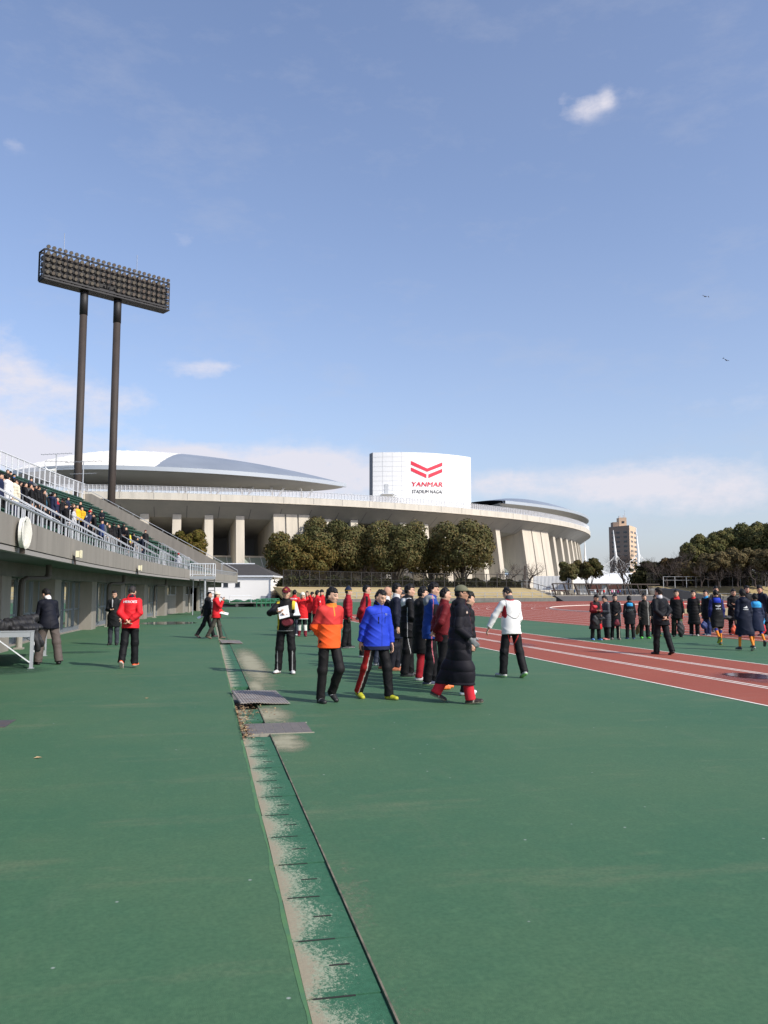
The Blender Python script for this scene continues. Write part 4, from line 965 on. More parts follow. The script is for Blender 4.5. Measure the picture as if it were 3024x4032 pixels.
# concrete block, black covered ramp
p=AT(2557,2345,196); p.z=0; b=MB(); b.box(0,3.0,0,3,0,hgt(2557,2314,p)); o=b.build('concrete_block',concrete,loc=p,rz=R_(-24)); tag(o,'plain concrete block behind the man in the black suit','block')
p=AT(2608,2350,190); p.z=0; t_=thing('covered_ramp','long mound of stacked hurdles under a black cover behind the suit man','cover',p,R_(-22)); b=MB(); P=[]
for i in range(15):
    x=11.5*i/14; h=max(.25,(hgt(2620,2317,p))*(1-(max(i-3,0)/11.5)**1.2)+.06*math.sin(i*1.9)); P.append([(x,0,0),(x,.3,h*.9),(x,1.2,h),(x,2.6,h*.96),(x,3.2,0)])
b.grid(P); b.add(P[0],[(0,1,2,3,4)]); b.build('sheet',black_rubber,t_,smooth=False)
# pale pavilions / corrugated walls behind the yard
cor=mat('corrugated_white',(.66,.66,.64),.6); 
def corrwall(u0,u1,v0,v1,dist,lab,m,per=.9,dz0=zr,roofv=None):
    p0,p1=AT(u0,2300,dist),AT(u1,2300,dist); zt1=hgt((u0+u1)/2,v0,p0.lerp(p1,.5)); d=p1-p0; d.z=0; l=d.length; d.normalize(); nn=Vector((-d.y,d.x,0)); t_=thing('pavilion',lab,'pavilion',(p0.x,p0.y,0)); b=MB(); P=[[],[]]; n=int(l/per)*2
    for i in range(n+1):
        q_=d*(l*i/n)-nn*(.12*(i%2)); P[0].append((q_.x,q_.y,dz0)); P[1].append((q_.x,q_.y,zt1))
    b.grid(P); b.build('wall',m,t_)
    if roofv:
        zr2=hgt((u0+u1)/2,roofv,p0.lerp(p1,.5)+nn*9); b=MB(); b.add([tuple(-d*.5-nn*1.2+Vector((0,0,zt1-.1))),tuple(d*(l+.5)-nn*1.2+Vector((0,0,zt1-.1))),tuple(d*(l+.2)+nn*9+Vector((0,0,zr2))),tuple(-d*.2+nn*9+Vector((0,0,zr2)))],[(0,1,2,3)]); b.add([tuple(-d*.5-nn*1.2+Vector((0,0,zt1-.3))),tuple(d*(l+.5)-nn*1.2+Vector((0,0,zt1-.3))),tuple(d*(l+.5)-nn*1.2+Vector((0,0,zt1-.12))),tuple(-d*.5-nn*1.2+Vector((0,0,zt1-.12)))],[(0,1,2,3)]); b.build('roof',white_panel,t_)
    return t_
corrwall(2185,2400,2296,2340,236,'pale corrugated hall with a low white roof under the small evergreen',cor,.9,roofv=2262)
corrwall(2405,2545,2298,2340,240,'pale corrugated hall with white roof under the bare tree',cor,.9,roofv=2256)
corrwall(1230,1560,2262,2320,176,'pale ribbed wall glimpsed between the trunks of the big evergreens',white_wall,.35,2.2)
corrwall(2100,2250,2268,2300,196,'low white ribbed wall at the foot of the stadium piers',white_panel,.3,2.0)
# dark signboards seen against the halls
for i,(u,lab) in enumerate(((2178,'leftmost dark round-topped board behind the slanted fence'),(2212,'second dark round-topped board behind the slanted fence'),(2340,'wide dark board behind the slanted fence, right of the small evergreen'),(2420,'dark board behind the slanted fence before the bare tree'))):
    p=AT(u,2330,214); t_=thing('display_board',lab,'board',(p.x,p.y,zr),R_(-22)); w_=.9 if i<2 else 1.8
    b=MB(); P=[(-w_,1.0)]+[(w_*math.cos(pi-pi*j/8),2.2+ (.8*math.sin(pi*j/8) if i<2 else .3)) for j in range(9)]+[(w_,1.0)]
    n=len(P); vs=[(x,0,z) for x,z in P]+[(x,.15,z) for x,z in P]; b.add(vs,[tuple(range(n)),tuple(range(n,2*n))[::-1]]+[(j,j+n,(j+1)%n+n,(j+1)%n) for j in range(n)]); b.build('panel',red_brick,t_)
    b=MB(); b.bar((-w_*.7,.07,0),(-w_*.7,.07,1.05),.12,.1); b.bar((w_*.7,.07,0),(w_*.7,.07,1.05),.12,.1); b.build('legs',brown_steel,t_)
# tall narrow dark banner post before the right pier
p=AT(2068,2300,172); b=MB(); b.box(-.18,.18,-.1,.1,2.2,hgt(2068,2228,p)); o=b.build('marker_post',brown_steel,loc=(p.x,p.y,0)); tag(o,'thin dark upright post before the solid stadium pier','post')
# ================================================================ APARTMENT TOWER
AD=500.; pc=AT(2484,2300,AD); za=hgt(2484,2068,pc); ap=thing('apartment_tower','distant tan apartment tower with one side coloured darker as shade, and a roof box','apartment building',(pc.x,pc.y,0))
# front faces: left face in the darker shade tone and right tan face meet at the corner pc
dl=(AT(2417,2300,AD+4)-pc); dl.z=0; drr=(AT(2541,2300,AD+8)-pc); drr.z=0
wl_,wr_=dl.length,drr.length; A_=dl.normalized(); B_=drr.normalized()
A_=(A_*.80+Vector((_F.x,_F.y,0)).normalized()*.60); B_=(B_*.62+Vector((_F.x,_F.y,0)).normalized()*.55)
WLx=wl_/.80; WRx=wr_/.62
A_=dl/WLx+Vector((_F.x,_F.y,0)).normalized()*.6; B_=drr/WRx+Vector((_F.x,_F.y,0)).normalized()*.75
def quadp(o_,D,s0,s1,z0,z1,out=0):
    nrm=Vector((D.y,-D.x,0)).normalized(); nrm=nrm if nrm.dot(Vector((_F.x,_F.y,0)))<0 else -nrm
    return [tuple(o_+D*s0+nrm*out+Vector((0,0,z0))),tuple(o_+D*s1+nrm*out+Vector((0,0,z0))),tuple(o_+D*s1+nrm*out+Vector((0,0,z1))),tuple(o_+D*s0+nrm*out+Vector((0,0,z1)))]
O0=Vector((0,0,0))
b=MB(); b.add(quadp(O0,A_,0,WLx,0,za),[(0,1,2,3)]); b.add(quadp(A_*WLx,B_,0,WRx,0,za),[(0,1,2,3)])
b.build('side_wall',tan_brick_shaded,ap)
b=MB(); b.add(quadp(O0,B_,0,WRx,0,za),[(0,1,2,3)]); b.add(quadp(B_*WRx,A_,0,WLx,0,za),[(0,1,2,3)]); 
p4=[O0,A_*WLx,A_*WLx+B_*WRx,B_*WRx]; b.add([tuple(p+Vector((0,0,za))) for p in p4],[(0,1,2,3)]); b.build('wall',tan_brick,ap)
b=MB(); nf=15
frm=white_steel
for k in range(nf-1):
    z=za-1.9-2.75*(k+1)+.4
    if z<4: break
    for s in (.16,.34,.64,.80):
        w=MB(); w.add(quadp(O0,B_,WRx*s,WRx*(s+.13),z,z+1.25,.06),[(0,1,2,3)]); w.build('window',win_dark,ap)
    for s in (.12,.47,.70):
        w=MB(); w.add(quadp(O0,A_,WLx*s,WLx*(s+.16),z-.1,z+1.3,.06),[(0,1,2,3)]); w.build('window',win_dark,ap)
b=MB()
for k in range(nf):
    z=za-.3-2.75*k
    if z<3: break
    b.add(quadp(O0,A_,WLx*.02,WLx*.98,z-.25,z,.08),[(0,1,2,3)])
b.build('floor_bands',mat('pale_band',(.30,.25,.21),.8),ap)
for (u0,u1,v1,nm,mt) in ((2444,2474,2038,'roof_box',tan_brick),(2420,2443,2056,'roof_block',tan_brick_shaded)):
    q0=AT(u0,2300,AD+9)-pc; q1=AT(u1,2300,AD+9)-pc; q0.z=q1.z=0; h_=hgt(u0,v1,AT(u0,2300,AD+9)); fw=Vector((_F.x,_F.y,0)).normalized()*5; b=MB()
    b.box(0,1,0,1,0,1,fn=lambda x,y,z: tuple(q0.lerp(q1,x)+fw*y+Vector((0,0,za-.2+(h_-za+.2)*z)))); o=b.build(nm,mt,ap)
    if nm=='roof_box':
        w=MB(); w.add([tuple(q0.lerp(q1,x)-fw*.02+Vector((0,0,z))) for x,z in ((.35,za+2.0),(.7,za+2.0),(.7,za+3.2),(.35,za+3.2))],[(0,1,2,3)]); w.build('window',win_dark,o)
        w=MB(); w.box(0,1,0,1,0,1,fn=lambda x,y,z: tuple(q0.lerp(q1,.1+.25*x)+fw*(.3+.2*y)+Vector((0,0,h_+1.2*z)))); w.box(0,1,0,1,0,1,fn=lambda x,y,z: tuple(q0.lerp(q1,.7+.2*x)+fw*(.3+.2*y)+Vector((0,0,h_+1.5*z)))); w.tube([q0.lerp(q1,.8)+Vector((0,0,h_)),q0.lerp(q1,.8)+Vector((0,0,h_+4.5))],.12,4); w.build('antennas',white_steel,o)
# ================================================================ CABLE MASTS
def cmast(u,v1,dist,r,ux0,lab,cabs,sag=0):
    p=AT(u,2300,dist); h=hgt(u,v1,p); t_=thing('cable_mast',lab,'mast',(p.x,p.y,0),group='white cable masts'); rt=Vector((_R.x,_R.y,0))
    lean=(AT(ux0,2300,dist)-p); lean.z=0
    b=MB(); b.tube([(0,0,0),tuple(Vector((0,0,h*.60))),tuple(lean+Vector((0,0,h)))],[r*.55,r*.66,.10],10); b.build('mast',white_panel,t_)
    b=MB()
    for (dx,zf,z2) in cabs: b.tube([(0,0,h*zf),tuple(rt*dx+Vector((0,0,z2)))],.055,4)
    b.build('cables',white_panel,t_)
cb=[(s_*(2.6+2.3*k),.66-.02*k,8.3-.5*k) for s_ in (-1,1) for k in range(5)]
cmast(2428,2087,300,.72,2420,'left tapering white cable mast in front of the shaded tower face',cb)
cmast(2517,2076,300,.72,2510,'right tapering white cable mast in front of the tan tower face',cb)
cmast(2306,2128,290,.75,2306,'white cable mast half hidden by the end of the stadium',cb)
p=AT(2260,2300,285); q_=AT(2560,2300,285); b=MB(); b.box(0,1,0,1,0,1,fn=lambda x,y,z: tuple(Vector((p.x,p.y,0)).lerp(Vector((q_.x,q_.y,0)),x)+Vector((0,20*y,4.4*z)))); o=b.build('arena_base',white_panel); tag(o,'low pale roof of the hall that the cable masts hold up','building')
# birds
for (u,v,lab,rz) in ((2777,1168,'upper black bird gliding with drooped wings in the open sky',.3),(2858,1418,'lower black bird banking in the open sky',-.6)):
    p=AT(u,v,150); b=MB(); q=rz
    b.tube([(-.35,0,0),(-.15,0,.03),(.15,0,.02),(.42,0,0)],[.02,.09,.08,.02],6)
    for s in (-1,1): b.add([(.16,0,.03),(-.10,0,.03),(-.16,s*.55,.16),(-.30,s*.98,-.06),(.10,s*.62,.19)],[(0,1,2,4),(4,2,3)] if s>0 else [(4,2,1,0),(3,2,4)])
    b.add([(-.32,0,0),(-.62,.10,0),(-.62,-.10,0)],[(0,1,2)])
    o=b.build('bird',mat('black_feather',(.008,.008,.01),.7),loc=p); o.rotation_euler=(R_(25 if q>0 else -38),R_(-12),R_(20 if q>0 else -150)); tag(o,lab,'bird')
# ================================================================ TREES
def np_mesh(name,verts,faces,mats,parent=None,cols=None,loc=None,smooth=False,mi=None):
    me=bpy.data.meshes.new(name); nv=len(verts); nf=len(faces); k=faces.shape[1]
    me.vertices.add(nv); me.vertices.foreach_set('co',np.asarray(verts,np.float32).ravel()); me.loops.add(nf*k); me.loops.foreach_set('vertex_index',faces.astype(np.int32).ravel())
    me.polygons.add(nf); me.polygons.foreach_set('loop_start',np.arange(0,nf*k,k,dtype=np.int32)); 
    if smooth: me.polygons.foreach_set('use_smooth',np.ones(nf,bool))
    for q in (mats if isinstance(mats,(list,tuple)) else [mats]): me.materials.append(q)
    if mi is not None: me.polygons.foreach_set('material_index',mi.astype(np.int32))
    if cols is not None:
        ca=me.color_attributes.new('Col','FLOAT_COLOR','POINT'); c=np.ones((nv,4),np.float32); c[:,:3]=cols; ca.data.foreach_set('color',c.ravel())
    me.update(); me.validate(); o=bpy.data.objects.new(name,me); C.objects.link(o)
    if parent is not None: o.parent=parent
    if loc is not None: o.location=loc
    return o
def leaves(rs,lobes,n,size,base=((.052,.058,.022),(.108,.102,.040),(.13,.10,.04)),brown=.25):
    """lobes: array (cx,cy,cz,r). leaf quads over the lobes' shells"""
    L_=np.array(lobes); wgt=L_[:,3]**2; idx=rs.choice(len(L_),n,p=wgt/wgt.sum()); d=rs.normal(size=(n,3)); d[:,2]=d[:,2]+.35; d/=np.linalg.norm(d,axis=1)[:,None]
    rr=L_[idx,3]*(.72+.36*rs.random(n)**.6); bump=1+.16*np.sin(d[:,0]*7+idx)*np.sin(d[:,1]*6+idx*2)*np.sin(d[:,2]*5+idx*3)
    P=L_[idx,:3]+d*(rr*bump)[:,None]*np.array([1,1,.82])
    # drop points deep inside another lobe
    keep=np.ones(n,bool)
    for l in L_:
        q=(P-l[:3])/np.array([1,1,.82]); keep&=~(np.linalg.norm(q,axis=1)<l[3]*.66)
    P=P[keep];d=d[keep];idx=idx[keep];n=len(P)
    nrm=d+rs.normal(size=(n,3))*.42; nrm/=np.linalg.norm(nrm,axis=1)[:,None]
    a=rs.normal(size=(n,3)); x=np.cross(nrm,a); x/=np.linalg.norm(x,axis=1)[:,None]; y=np.cross(nrm,x); s=size*(.55+.9*rs.random(n))[:,None]
    V=np.stack([P-x*s-y*s*.5,P+x*s*.2-y*s*.8,P+x*s+y*s*.3,P-x*s*.1+y*s*.9],1).reshape(-1,3); Fc=np.arange(n*4).reshape(-1,4)
    b0,b1,b2=[np.array(c) for c in base]; lt_=rs.random(len(L_)); t_=np.clip(lt_[idx]*.6+rs.random(n)*.5,0,1)[:,None]; col=b0*(1-t_)+b1*t_
    br=(rs.random(n)<brown*(.4+1.2*lt_[idx][::1]))[:,None]; col=np.where(br,b2,col)*(0.86+.28*rs.random(n))[:,None]
    return V,Fc,np.repeat(col,4,0)
def limb_tree(b,q,base,tips,r0,n=6):
    """trunk with limbs running to tips"""
    for t_ in tips:
        t_=Vector(t_); fork=Vector((base[0]+(t_.x-base[0])*.10,base[1]+(t_.y-base[1])*.10,base[2]+(t_.z-base[2])*q.uniform(.18,.34)))
        mid=fork.lerp(t_,.5)+Vector((q.uniform(-.3,.3),q.uniform(-.3,.3),q.uniform(0,.4))); b.tube([fork,mid,t_],[r0*.55,r0*.36,r0*.10],n)
        for _ in range(2):
            e=mid.lerp(t_,q.uniform(.2,.8)); b.tube([mid,e+Vector((q.uniform(-.9,.9),q.uniform(-.9,.9),q.uniform(.2,.9)))],[r0*.22,r0*.05],5)
    top=Vector(base)+Vector((0,0,max(t_[2] for t_ in tips)*.42)); b.tube([base,Vector(base).lerp(top,.5)+Vector((.12*r0,0,0)),top],[r0,r0*.8,r0*.55],10)
def make_tree(seed,lab,loc,Ht,R,crown_lo,n,size,group=None,nl=22,trunk=.32,base=None,brown=.25,flat=1.0,rs_=None):
    q=random.Random(seed); rs=np.random.RandomState(seed); t_=thing('evergreen_tree',lab,'tree',loc,q.random()*6.28,group)
    lobes=[]; hc=(Ht+crown_lo)/2; hh=(Ht-crown_lo)/2
    lobes.append((0,0,hc+hh*.10,min(R,hh)*.66))
    for i in range(nl):
        a=2.399*i+q.random()*.5; z=-.75+1.6*(i+.5)/nl; rr=math.sqrt(max(.0,1-(z*.86)**2)); r=min(R,hh*1.15)*q.uniform(.24,.40)*(1.15 if z<-.2 else 1)
        lobes.append((math.cos(a)*(R-r*.9)*rr*q.uniform(.8,1.03),math.sin(a)*(R-r*.9)*rr*q.uniform(.8,1.03),hc+z*(hh-r*.72)*flat,r))
    kw={} if base is None else dict(base=base)
    V,Fc,cl_=leaves(rs,lobes,int(n*2.6),size*.58,brown=brown,**kw); np_mesh('crown',V,Fc,leafm,t_,cl_)
    b=MB(); limb_tree(b,q,(0,0,-.3),[(l[0]*.8,l[1]*.8,l[2]) for l in lobes[1::2]],trunk); b.build('trunk',bark,t_)
    return t_
def bare_tree(seed,lab,loc,Ht,group=None,spread=.75,r0=.22,depth=6,m=None,wide=1.0):
    q=random.Random(seed); t_=thing('bare_tree',lab,'tree',loc,0,group); b=MB(); tw=MB()
    def grow(p,d,l,r,k):
        e=p+d*l; mid=p+d*l*.5+Vector((q.uniform(-1,1),q.uniform(-1,1),q.uniform(-1,1)))*l*.06
        (b if k>3 else tw).tube([p,mid,e],[r,r*.85,r*.68],5 if k>4 else 3,cap=False)
        if k==0: return
        for i in range(3 if q.random()<.55 or k>4 else 2):
            ax_=Vector((q.uniform(-1,1),q.uniform(-1,1),q.uniform(-.35,.75))).normalized(); nd=(d*(1-spread*.5)+ax_*spread*.85*Vector((wide,wide,1)).length/1.73+Vector((0,0,.10))).normalized(); grow(e if i<2 else mid,nd,l*q.uniform(.68,.9),r*.58,k-1)
    grow(Vector((0,0,-.2)),Vector((q.uniform(-.1,.1),0,1)).normalized(),Ht*.24,r0,depth); mm=m or bare_bark
    zt_=max(v[2] for v in tw.v); f_=Ht/zt_
    for g in (b,tw): g.v=[(x*f_,y*f_,z*f_) for x,y,z in g.v]
    b.build('trunk',mm,t_); tw.build('branches',mm,t_); return t_
def tree_px(u,vtop,dist,rpx,vlo,seed,lab,n=7500,size=.30,zg=0,**k):
    p=AT(u,2300,dist); p.z=zg; px=FP/(dist*math.cos(math.atan((u-1512)/FP))); return make_tree(seed,lab,p,hgt(u,vtop,p)-zg,rpx/px,hgt(u,vlo,p)-zg,n,size,**k)
gA='round evergreens before the stadium'
tree_px(1178,2088,158,152,2285,11,'lowest broad evergreen at the left end of the row before the stadium',8500,.30,group=gA,zg=2.3,base=((.050,.055,.018),(.100,.090,.028),(.13,.092,.028)),brown=.35)
tree_px(1305,2028,166,160,2285,12,'tall rounded evergreen second from the left before the stadium',10500,.31,group=gA,zg=2.3)
tree_px(1418,2060,171,115,2285,19,'narrower evergreen filling the gap behind the tall rounded ones',5500,.31,group=gA,zg=2.3)
tree_px(1556,2032,164,150,2288,13,'tall rounded evergreen under the right half of the scoreboard',10500,.31,group=gA,zg=2.3)
tree_px(1695,2095,169,105,2290,20,'low dull evergreen between the two tallest crowns right of centre',4500,.31,group=gA,zg=2.3)
tree_px(1822,2034,164,140,2278,14,'large round evergreen at the right end of the row before the stadium',10500,.31,group=gA,zg=2.3)
tree_px(742,2078,112,76,2235,15,'olive evergreen rising behind the end wall of the grandstand',5500,.19,base=((.055,.055,.010),(.115,.090,.018),(.15,.10,.03)))
tree_px(2240,2205,188,42,2300,16,'small dark evergreen bush-like tree at the foot of the stadium',2600,.26,nl=9,trunk=.16,zg=.8)
tree_px(2318,2194,192,66,2288,17,'small spreading evergreen right of the stadium end',4200,.26,nl=12,trunk=.2,zg=.8,base=((.045,.052,.016),(.085,.075,.024),(.10,.07,.03)))
# bare trees
def bare_px(u,vtop,dist,seed,lab,zg=0,**k):
    p=AT(u,2300,dist); p.z=zg; return bare_tree(seed,lab,p,hgt(u,vtop,p)-zg,**k)
bare_px(2462,2158,190,31,'bare leafless tree standing before the shaded face of the apartment tower',zg=.8,r0=.26,depth=7,spread=.8)
bare_px(2085,2205,166,32,'leafless tree before the shaded wall left of the solid stadium pier',zg=2.2,r0=.2,spread=.9)
bare_px(1990,2232,164,33,'thin leafless tree right of the last round evergreen',zg=2.2,r0=.16,spread=.9)
bare_px(2010,2200,170,36,'taller thin leafless tree behind the right end of the evergreen row',zg=2.2,r0=.16,spread=.8)
bare_px(985,2195,150,34,'leafless tree beside the dark roof of the white building',zg=0,r0=.2,m=mat('pale_twig',(.30,.26,.22),.9),spread=.85)
bare_px(1450,2215,160,35,'leafless tree among the evergreen trunks',zg=2.3,r0=.2,spread=.85)
bare_px(1090,2215,153,37,'leafless shrub-like tree beside the left end of the evergreen row',zg=1.5,r0=.14,spread=.9,depth=5)
# the wood at the right: individual crowns and bare trees
gW='evergreens of the wood at the right'; gB='bare trees of the wood at the right'
OL=((.062,.070,.024),(.120,.120,.042),(.135,.115,.042)); BR=((.095,.080,.040),(.135,.110,.050),(.14,.10,.045))
for i,(u,vt,di,rp,vl,n_,lab,bs) in enumerate([
  (3060,2042,232,120,2215,9000,'tallest olive evergreen cut by the right edge of the picture',OL),
  (2945,2055,240,95,2200,7500,'high olive evergreen second from the right edge',OL),
  (2868,2080,236,80,2200,6000,'olive evergreen at the shoulder of the wood',OL),
  (2795,2100,232,82,2205,6000,'open-crowned evergreen on the left slope of the wood',OL),
  (2732,2132,228,55,2225,4000,'leftmost dark evergreen of the wood',OL),
  (2930,2150,224,85,2260,5500,'lower russet evergreen in the middle of the wood',BR),
  (2820,2168,221,75,2262,5000,'lower russet evergreen on the left of the wood',BR),
  (3035,2150,224,80,2262,5000,'lower russet evergreen at the right edge',BR),
  (2655,2190,232,58,2280,3800,'rust-brown low tree left of the wood beside bare trees',((.075,.055,.026),(.10,.07,.03),(.14,.08,.03))),
  (2705,2205,224,55,2285,3600,'brownish low evergreen under the leftmost slope',BR)]):
    tree_px(u,vt,di,rp,vl,60+i,lab,n_,.34,zg=3,group=gW,base=bs,brown=.3,trunk=.3)
for i,(u,vt,di,lab) in enumerate([(2690,2140,222,'bare tree with the highest twigs left of the wood'),(2590,2192,225,'small bare tree left of the wood'),(2560,2200,232,'fine-twigged bare tree right of the tan tower face'),(2625,2205,219,'low bare tree above the black covered mound'),
      (2760,2205,217,'bare trunked tree at the front left of the wood'),(2830,2215,218,'bare trunked tree at the front centre of the wood'),(2905,2215,219,'bare trunked tree front right of the wood'),(2975,2215,220,'bare trunked tree front near the right edge'),(3020,2220,221,'bare trunked tree at the right edge')]):
    bare_px(u,vt,di,80+i,lab,zg=3,r0=.22,group=gB,spread=.8,depth=6)
# dark undergrowth behind the fences (hedges)
def hedge(pts,h,w_,n,lab,seed,size=.22,bs=((.022,.028,.010),(.045,.042,.016),(.06,.042,.02))):
    rs=np.random.RandomState(seed); pts=np.array([tuple(p) for p in pts]); seg=rs.randint(0,len(pts)-1,n); f_=rs.random(n)[:,None]; P=pts[seg]*(1-f_)+pts[seg+1]*f_
    P=P+rs.normal(size=(n,3))*np.array([w_*.3,w_*.3,0]); P[:,2]+=rs.random(n)**.8*h*(.8+.3*np.sin(P[:,0]*1.3)*np.sin(P[:,0]*.37+1))
    nr=rs.normal(size=(n,3)); nr/=np.linalg.norm(nr,axis=1)[:,None]; x=np.cross(nr,rs.normal(size=(n,3))); x/=np.linalg.norm(x,axis=1)[:,None]; y=np.cross(nr,x); s=size*(.5+rs.random(n))[:,None]
    V=np.stack([P-x*s-y*s*.5,P+x*s*.2-y*s*.8,P+x*s+y*s*.3,P-x*s*.1+y*s*.9],1).reshape(-1,3); b0,b1,b2=[np.array(c) for c in bs]; t_=rs.random(n)[:,None]; col=(b0*(1-t_)+b1*t_)
    o=np_mesh('hedge',V,np.arange(n*4).reshape(-1,4),leafm,None,np.repeat(col,4,0)); tag(o,lab,'hedge'); return o
hedge([p+Vector((0,1.8,0)) for p in ftop[1:]],1.9,1.6,9000,'long dark clipped hedge behind the picket fence under the evergreens',1)
hedge([p+Vector((0,4,-.5)) for p in ftr],4.2,4.0,9000,'dark undergrowth band behind the fence at the foot of the wood',2,.34)
hedge([p+Vector((4,9,-.5)) for p in ftr],7.5,4.0,9000,'taller dark thicket deep inside the wood',3,.42)
# ================================================================ PEOPLE
def _n(v): v=np.asarray(v,float); return v/np.linalg.norm(v)
def cap(a,b,ra,rb,k=.03,sq=None,cut=None,col=None): return dict(t='c',a=np.asarray(a,float),b=np.asarray(b,float),ra=ra,rb=rb,k=k,sq=sq,cut=cut or [],col=col)
def ell(c,rad,M=None,k=.02,cut=None,col=None): return dict(t='e',c=np.asarray(c,float),rad=np.asarray(rad,float),M=M,k=k,cut=cut or [],col=col)
def pd(p,X):
    if p['t']=='c':
        a=p['a'];q=X-a;ab=p['b']-a
        if p['sq'] is not None:
            ax_,s=p['sq']; q=q+np.outer(q@ax_,ax_)*(s-1); ab=ab+ax_*(ab@ax_)*(s-1)
        L2=ab@ab+1e-9; t_=np.clip(q@ab/L2,0,1); d=np.sqrt(((q-np.outer(t_,ab))**2).sum(1))-(p['ra']+(p['rb']-p['ra'])*t_)
        if p['sq'] is not None: d=d/ (p['sq'][1]**.5)
    else:
        q=X-p['c']
        if p['M'] is not None: q=q@p['M'].T
        l=np.sqrt(((q/p['rad'])**2).sum(1)); d=(l-1)*p['rad'].min()*.5+ (l-1)*np.sqrt((q**2).sum(1))/(l+1e-6)*.5
    for (c,n) in p['cut']: d=np.maximum(d,(X-c)@n)
    return d
def field(prims,X,disp=None,cuts=()):
    d=None
    for p in prims:
        e=pd(p,X)
        if d is None: d=e
        else:
            k=p['k']; h=np.clip(.5+.5*(d-e)/k,0,1); d=d*(1-h)+e*h-k*h*(1-h)
    if disp is not None: d=d+disp(X)
    for (c,n) in cuts: d=np.maximum(d,(X-c)@n)
    return d
def polygonize(prims,cell,disp=None,cuts=()):
    lo=np.full(3,9.);hi=np.full(3,-9.)
    for p in prims:
        if p['t']=='c':
            r=max(p['ra'],p['rb']); lo=np.minimum(lo,np.minimum(p['a'],p['b'])-r);hi=np.maximum(hi,np.maximum(p['a'],p['b'])+r)
        else: r=p['rad'].max(); lo=np.minimum(lo,p['c']-r);hi=np.maximum(hi,p['c']+r)
    lo-=cell*3+.02;hi+=cell*3+.02
    for (c,n) in cuts:
        if n[2]<-.99: lo[2]=max(lo[2],c[2]-cell*3)
    K=4; ng=np.ceil((hi-lo)/(cell*K)).astype(int)+1
    ax=[lo[i]+np.arange(ng[i])*cell*K for i in range(3)]
    g=np.stack(np.meshgrid(*ax,indexing='ij'),-1).reshape(-1,3); cv=field(prims,g,disp,cuts).reshape(ng)
    thr=cell*K*1.15+.012
    near=np.abs(cv)<thr; blk=near[:-1,:-1,:-1]|near[1:,:-1,:-1]|near[:-1,1:,:-1]|near[:-1,:-1,1:]|near[1:,1:,:-1]|near[1:,:-1,1:]|near[:-1,1:,1:]|near[1:,1:,1:]
    nf=(ng-1)*K+1; val=np.repeat(np.repeat(np.repeat(cv,K,0),K,1),K,2)[:nf[0],:nf[1],:nf[2]].copy()
    # make far samples keep only their sign
    m=np.zeros(nf,bool); B=np.argwhere(blk)
    for dx in range(K+1):
        for dy in range(K+1):
            for dz_ in range(K+1): m[B[:,0]*K+dx,B[:,1]*K+dy,B[:,2]*K+dz_]=True
    I=np.argwhere(m); val[m]=field(prims,lo+I*cell,disp,cuts)
    ins=val<0
    c8=[ins[i:nf[0]-1+i,j:nf[1]-1+j,k:nf[2]-1+k] for i in (0,1) for j in (0,1) for k in (0,1)]
    s=np.sum(c8,axis=0); A=(s>0)&(s<8); cells=np.argwhere(A); idx=-np.ones(A.shape,int); idx[A]=np.arange(len(cells))
    acc=np.zeros((len(cells),3));cnt=np.zeros(len(cells))
    off=[(i,j,k) for i in (0,1) for j in (0,1) for k in (0,1)]
    for a in off:
        for axn in range(3):
            if a[axn]==1: continue
            b_=list(a);b_[axn]=1
            va=val[cells[:,0]+a[0],cells[:,1]+a[1],cells[:,2]+a[2]];vb=val[cells[:,0]+b_[0],cells[:,1]+b_[1],cells[:,2]+b_[2]]
            x=(va<0)!=(vb<0); t_=np.where(x,va/(va-vb+1e-12),0); p=np.array(a,float)+np.outer(t_,np.eye(3)[axn]); acc+=np.where(x[:,None],p,0);cnt+=x
    V=lo+(cells+acc/np.maximum(cnt,1)[:,None])*cell
    Fs=[]
    for axn in range(3):
        sl0=[slice(None)]*3;sl1=[slice(None)]*3;sl0[axn]=slice(0,-1);sl1[axn]=slice(1,None)
        x=ins[tuple(sl0)]!=ins[tuple(sl1)]; e=np.argwhere(x); o1,o2=[(1,2),(2,0),(0,1)][axn]
        e=e[(e[:,o1]>0)&(e[:,o2]>0)&(e[:,o1]<nf[o1]-1)&(e[:,o2]<nf[o2]-1)]
        sgn=ins[tuple(sl0)][e[:,0],e[:,1],e[:,2]]
        def ci(d1,d2):
            c=e.copy();c[:,o1]-=d1;c[:,o2]-=d2; return idx[c[:,0],c[:,1],c[:,2]]
        q=np.stack([ci(1,1),ci(0,1),ci(0,0),ci(1,0)],1); q[~sgn]=q[~sgn][:,::-1]; Fs.append(q)
    Fc=np.concatenate(Fs); Fc=Fc[(Fc>=0).all(1)]
    return V,Fc
def colour(prims,V,default):
    col=np.tile(np.array(default,float),(len(V),1)); best=np.full(len(V),9.)
    for p in prims:
        d=pd(p,V); w_=d<best; best=np.where(w_,d,best); col[w_]=p['col'] if p['col'] is not None else default
    return col
SK=(.60,.36,.25)
def rotz(v,a): c,s=math.cos(a),math.sin(a); return np.array([v[0]*c-v[1]*s,v[0]*s+v[1]*c,v[2]])
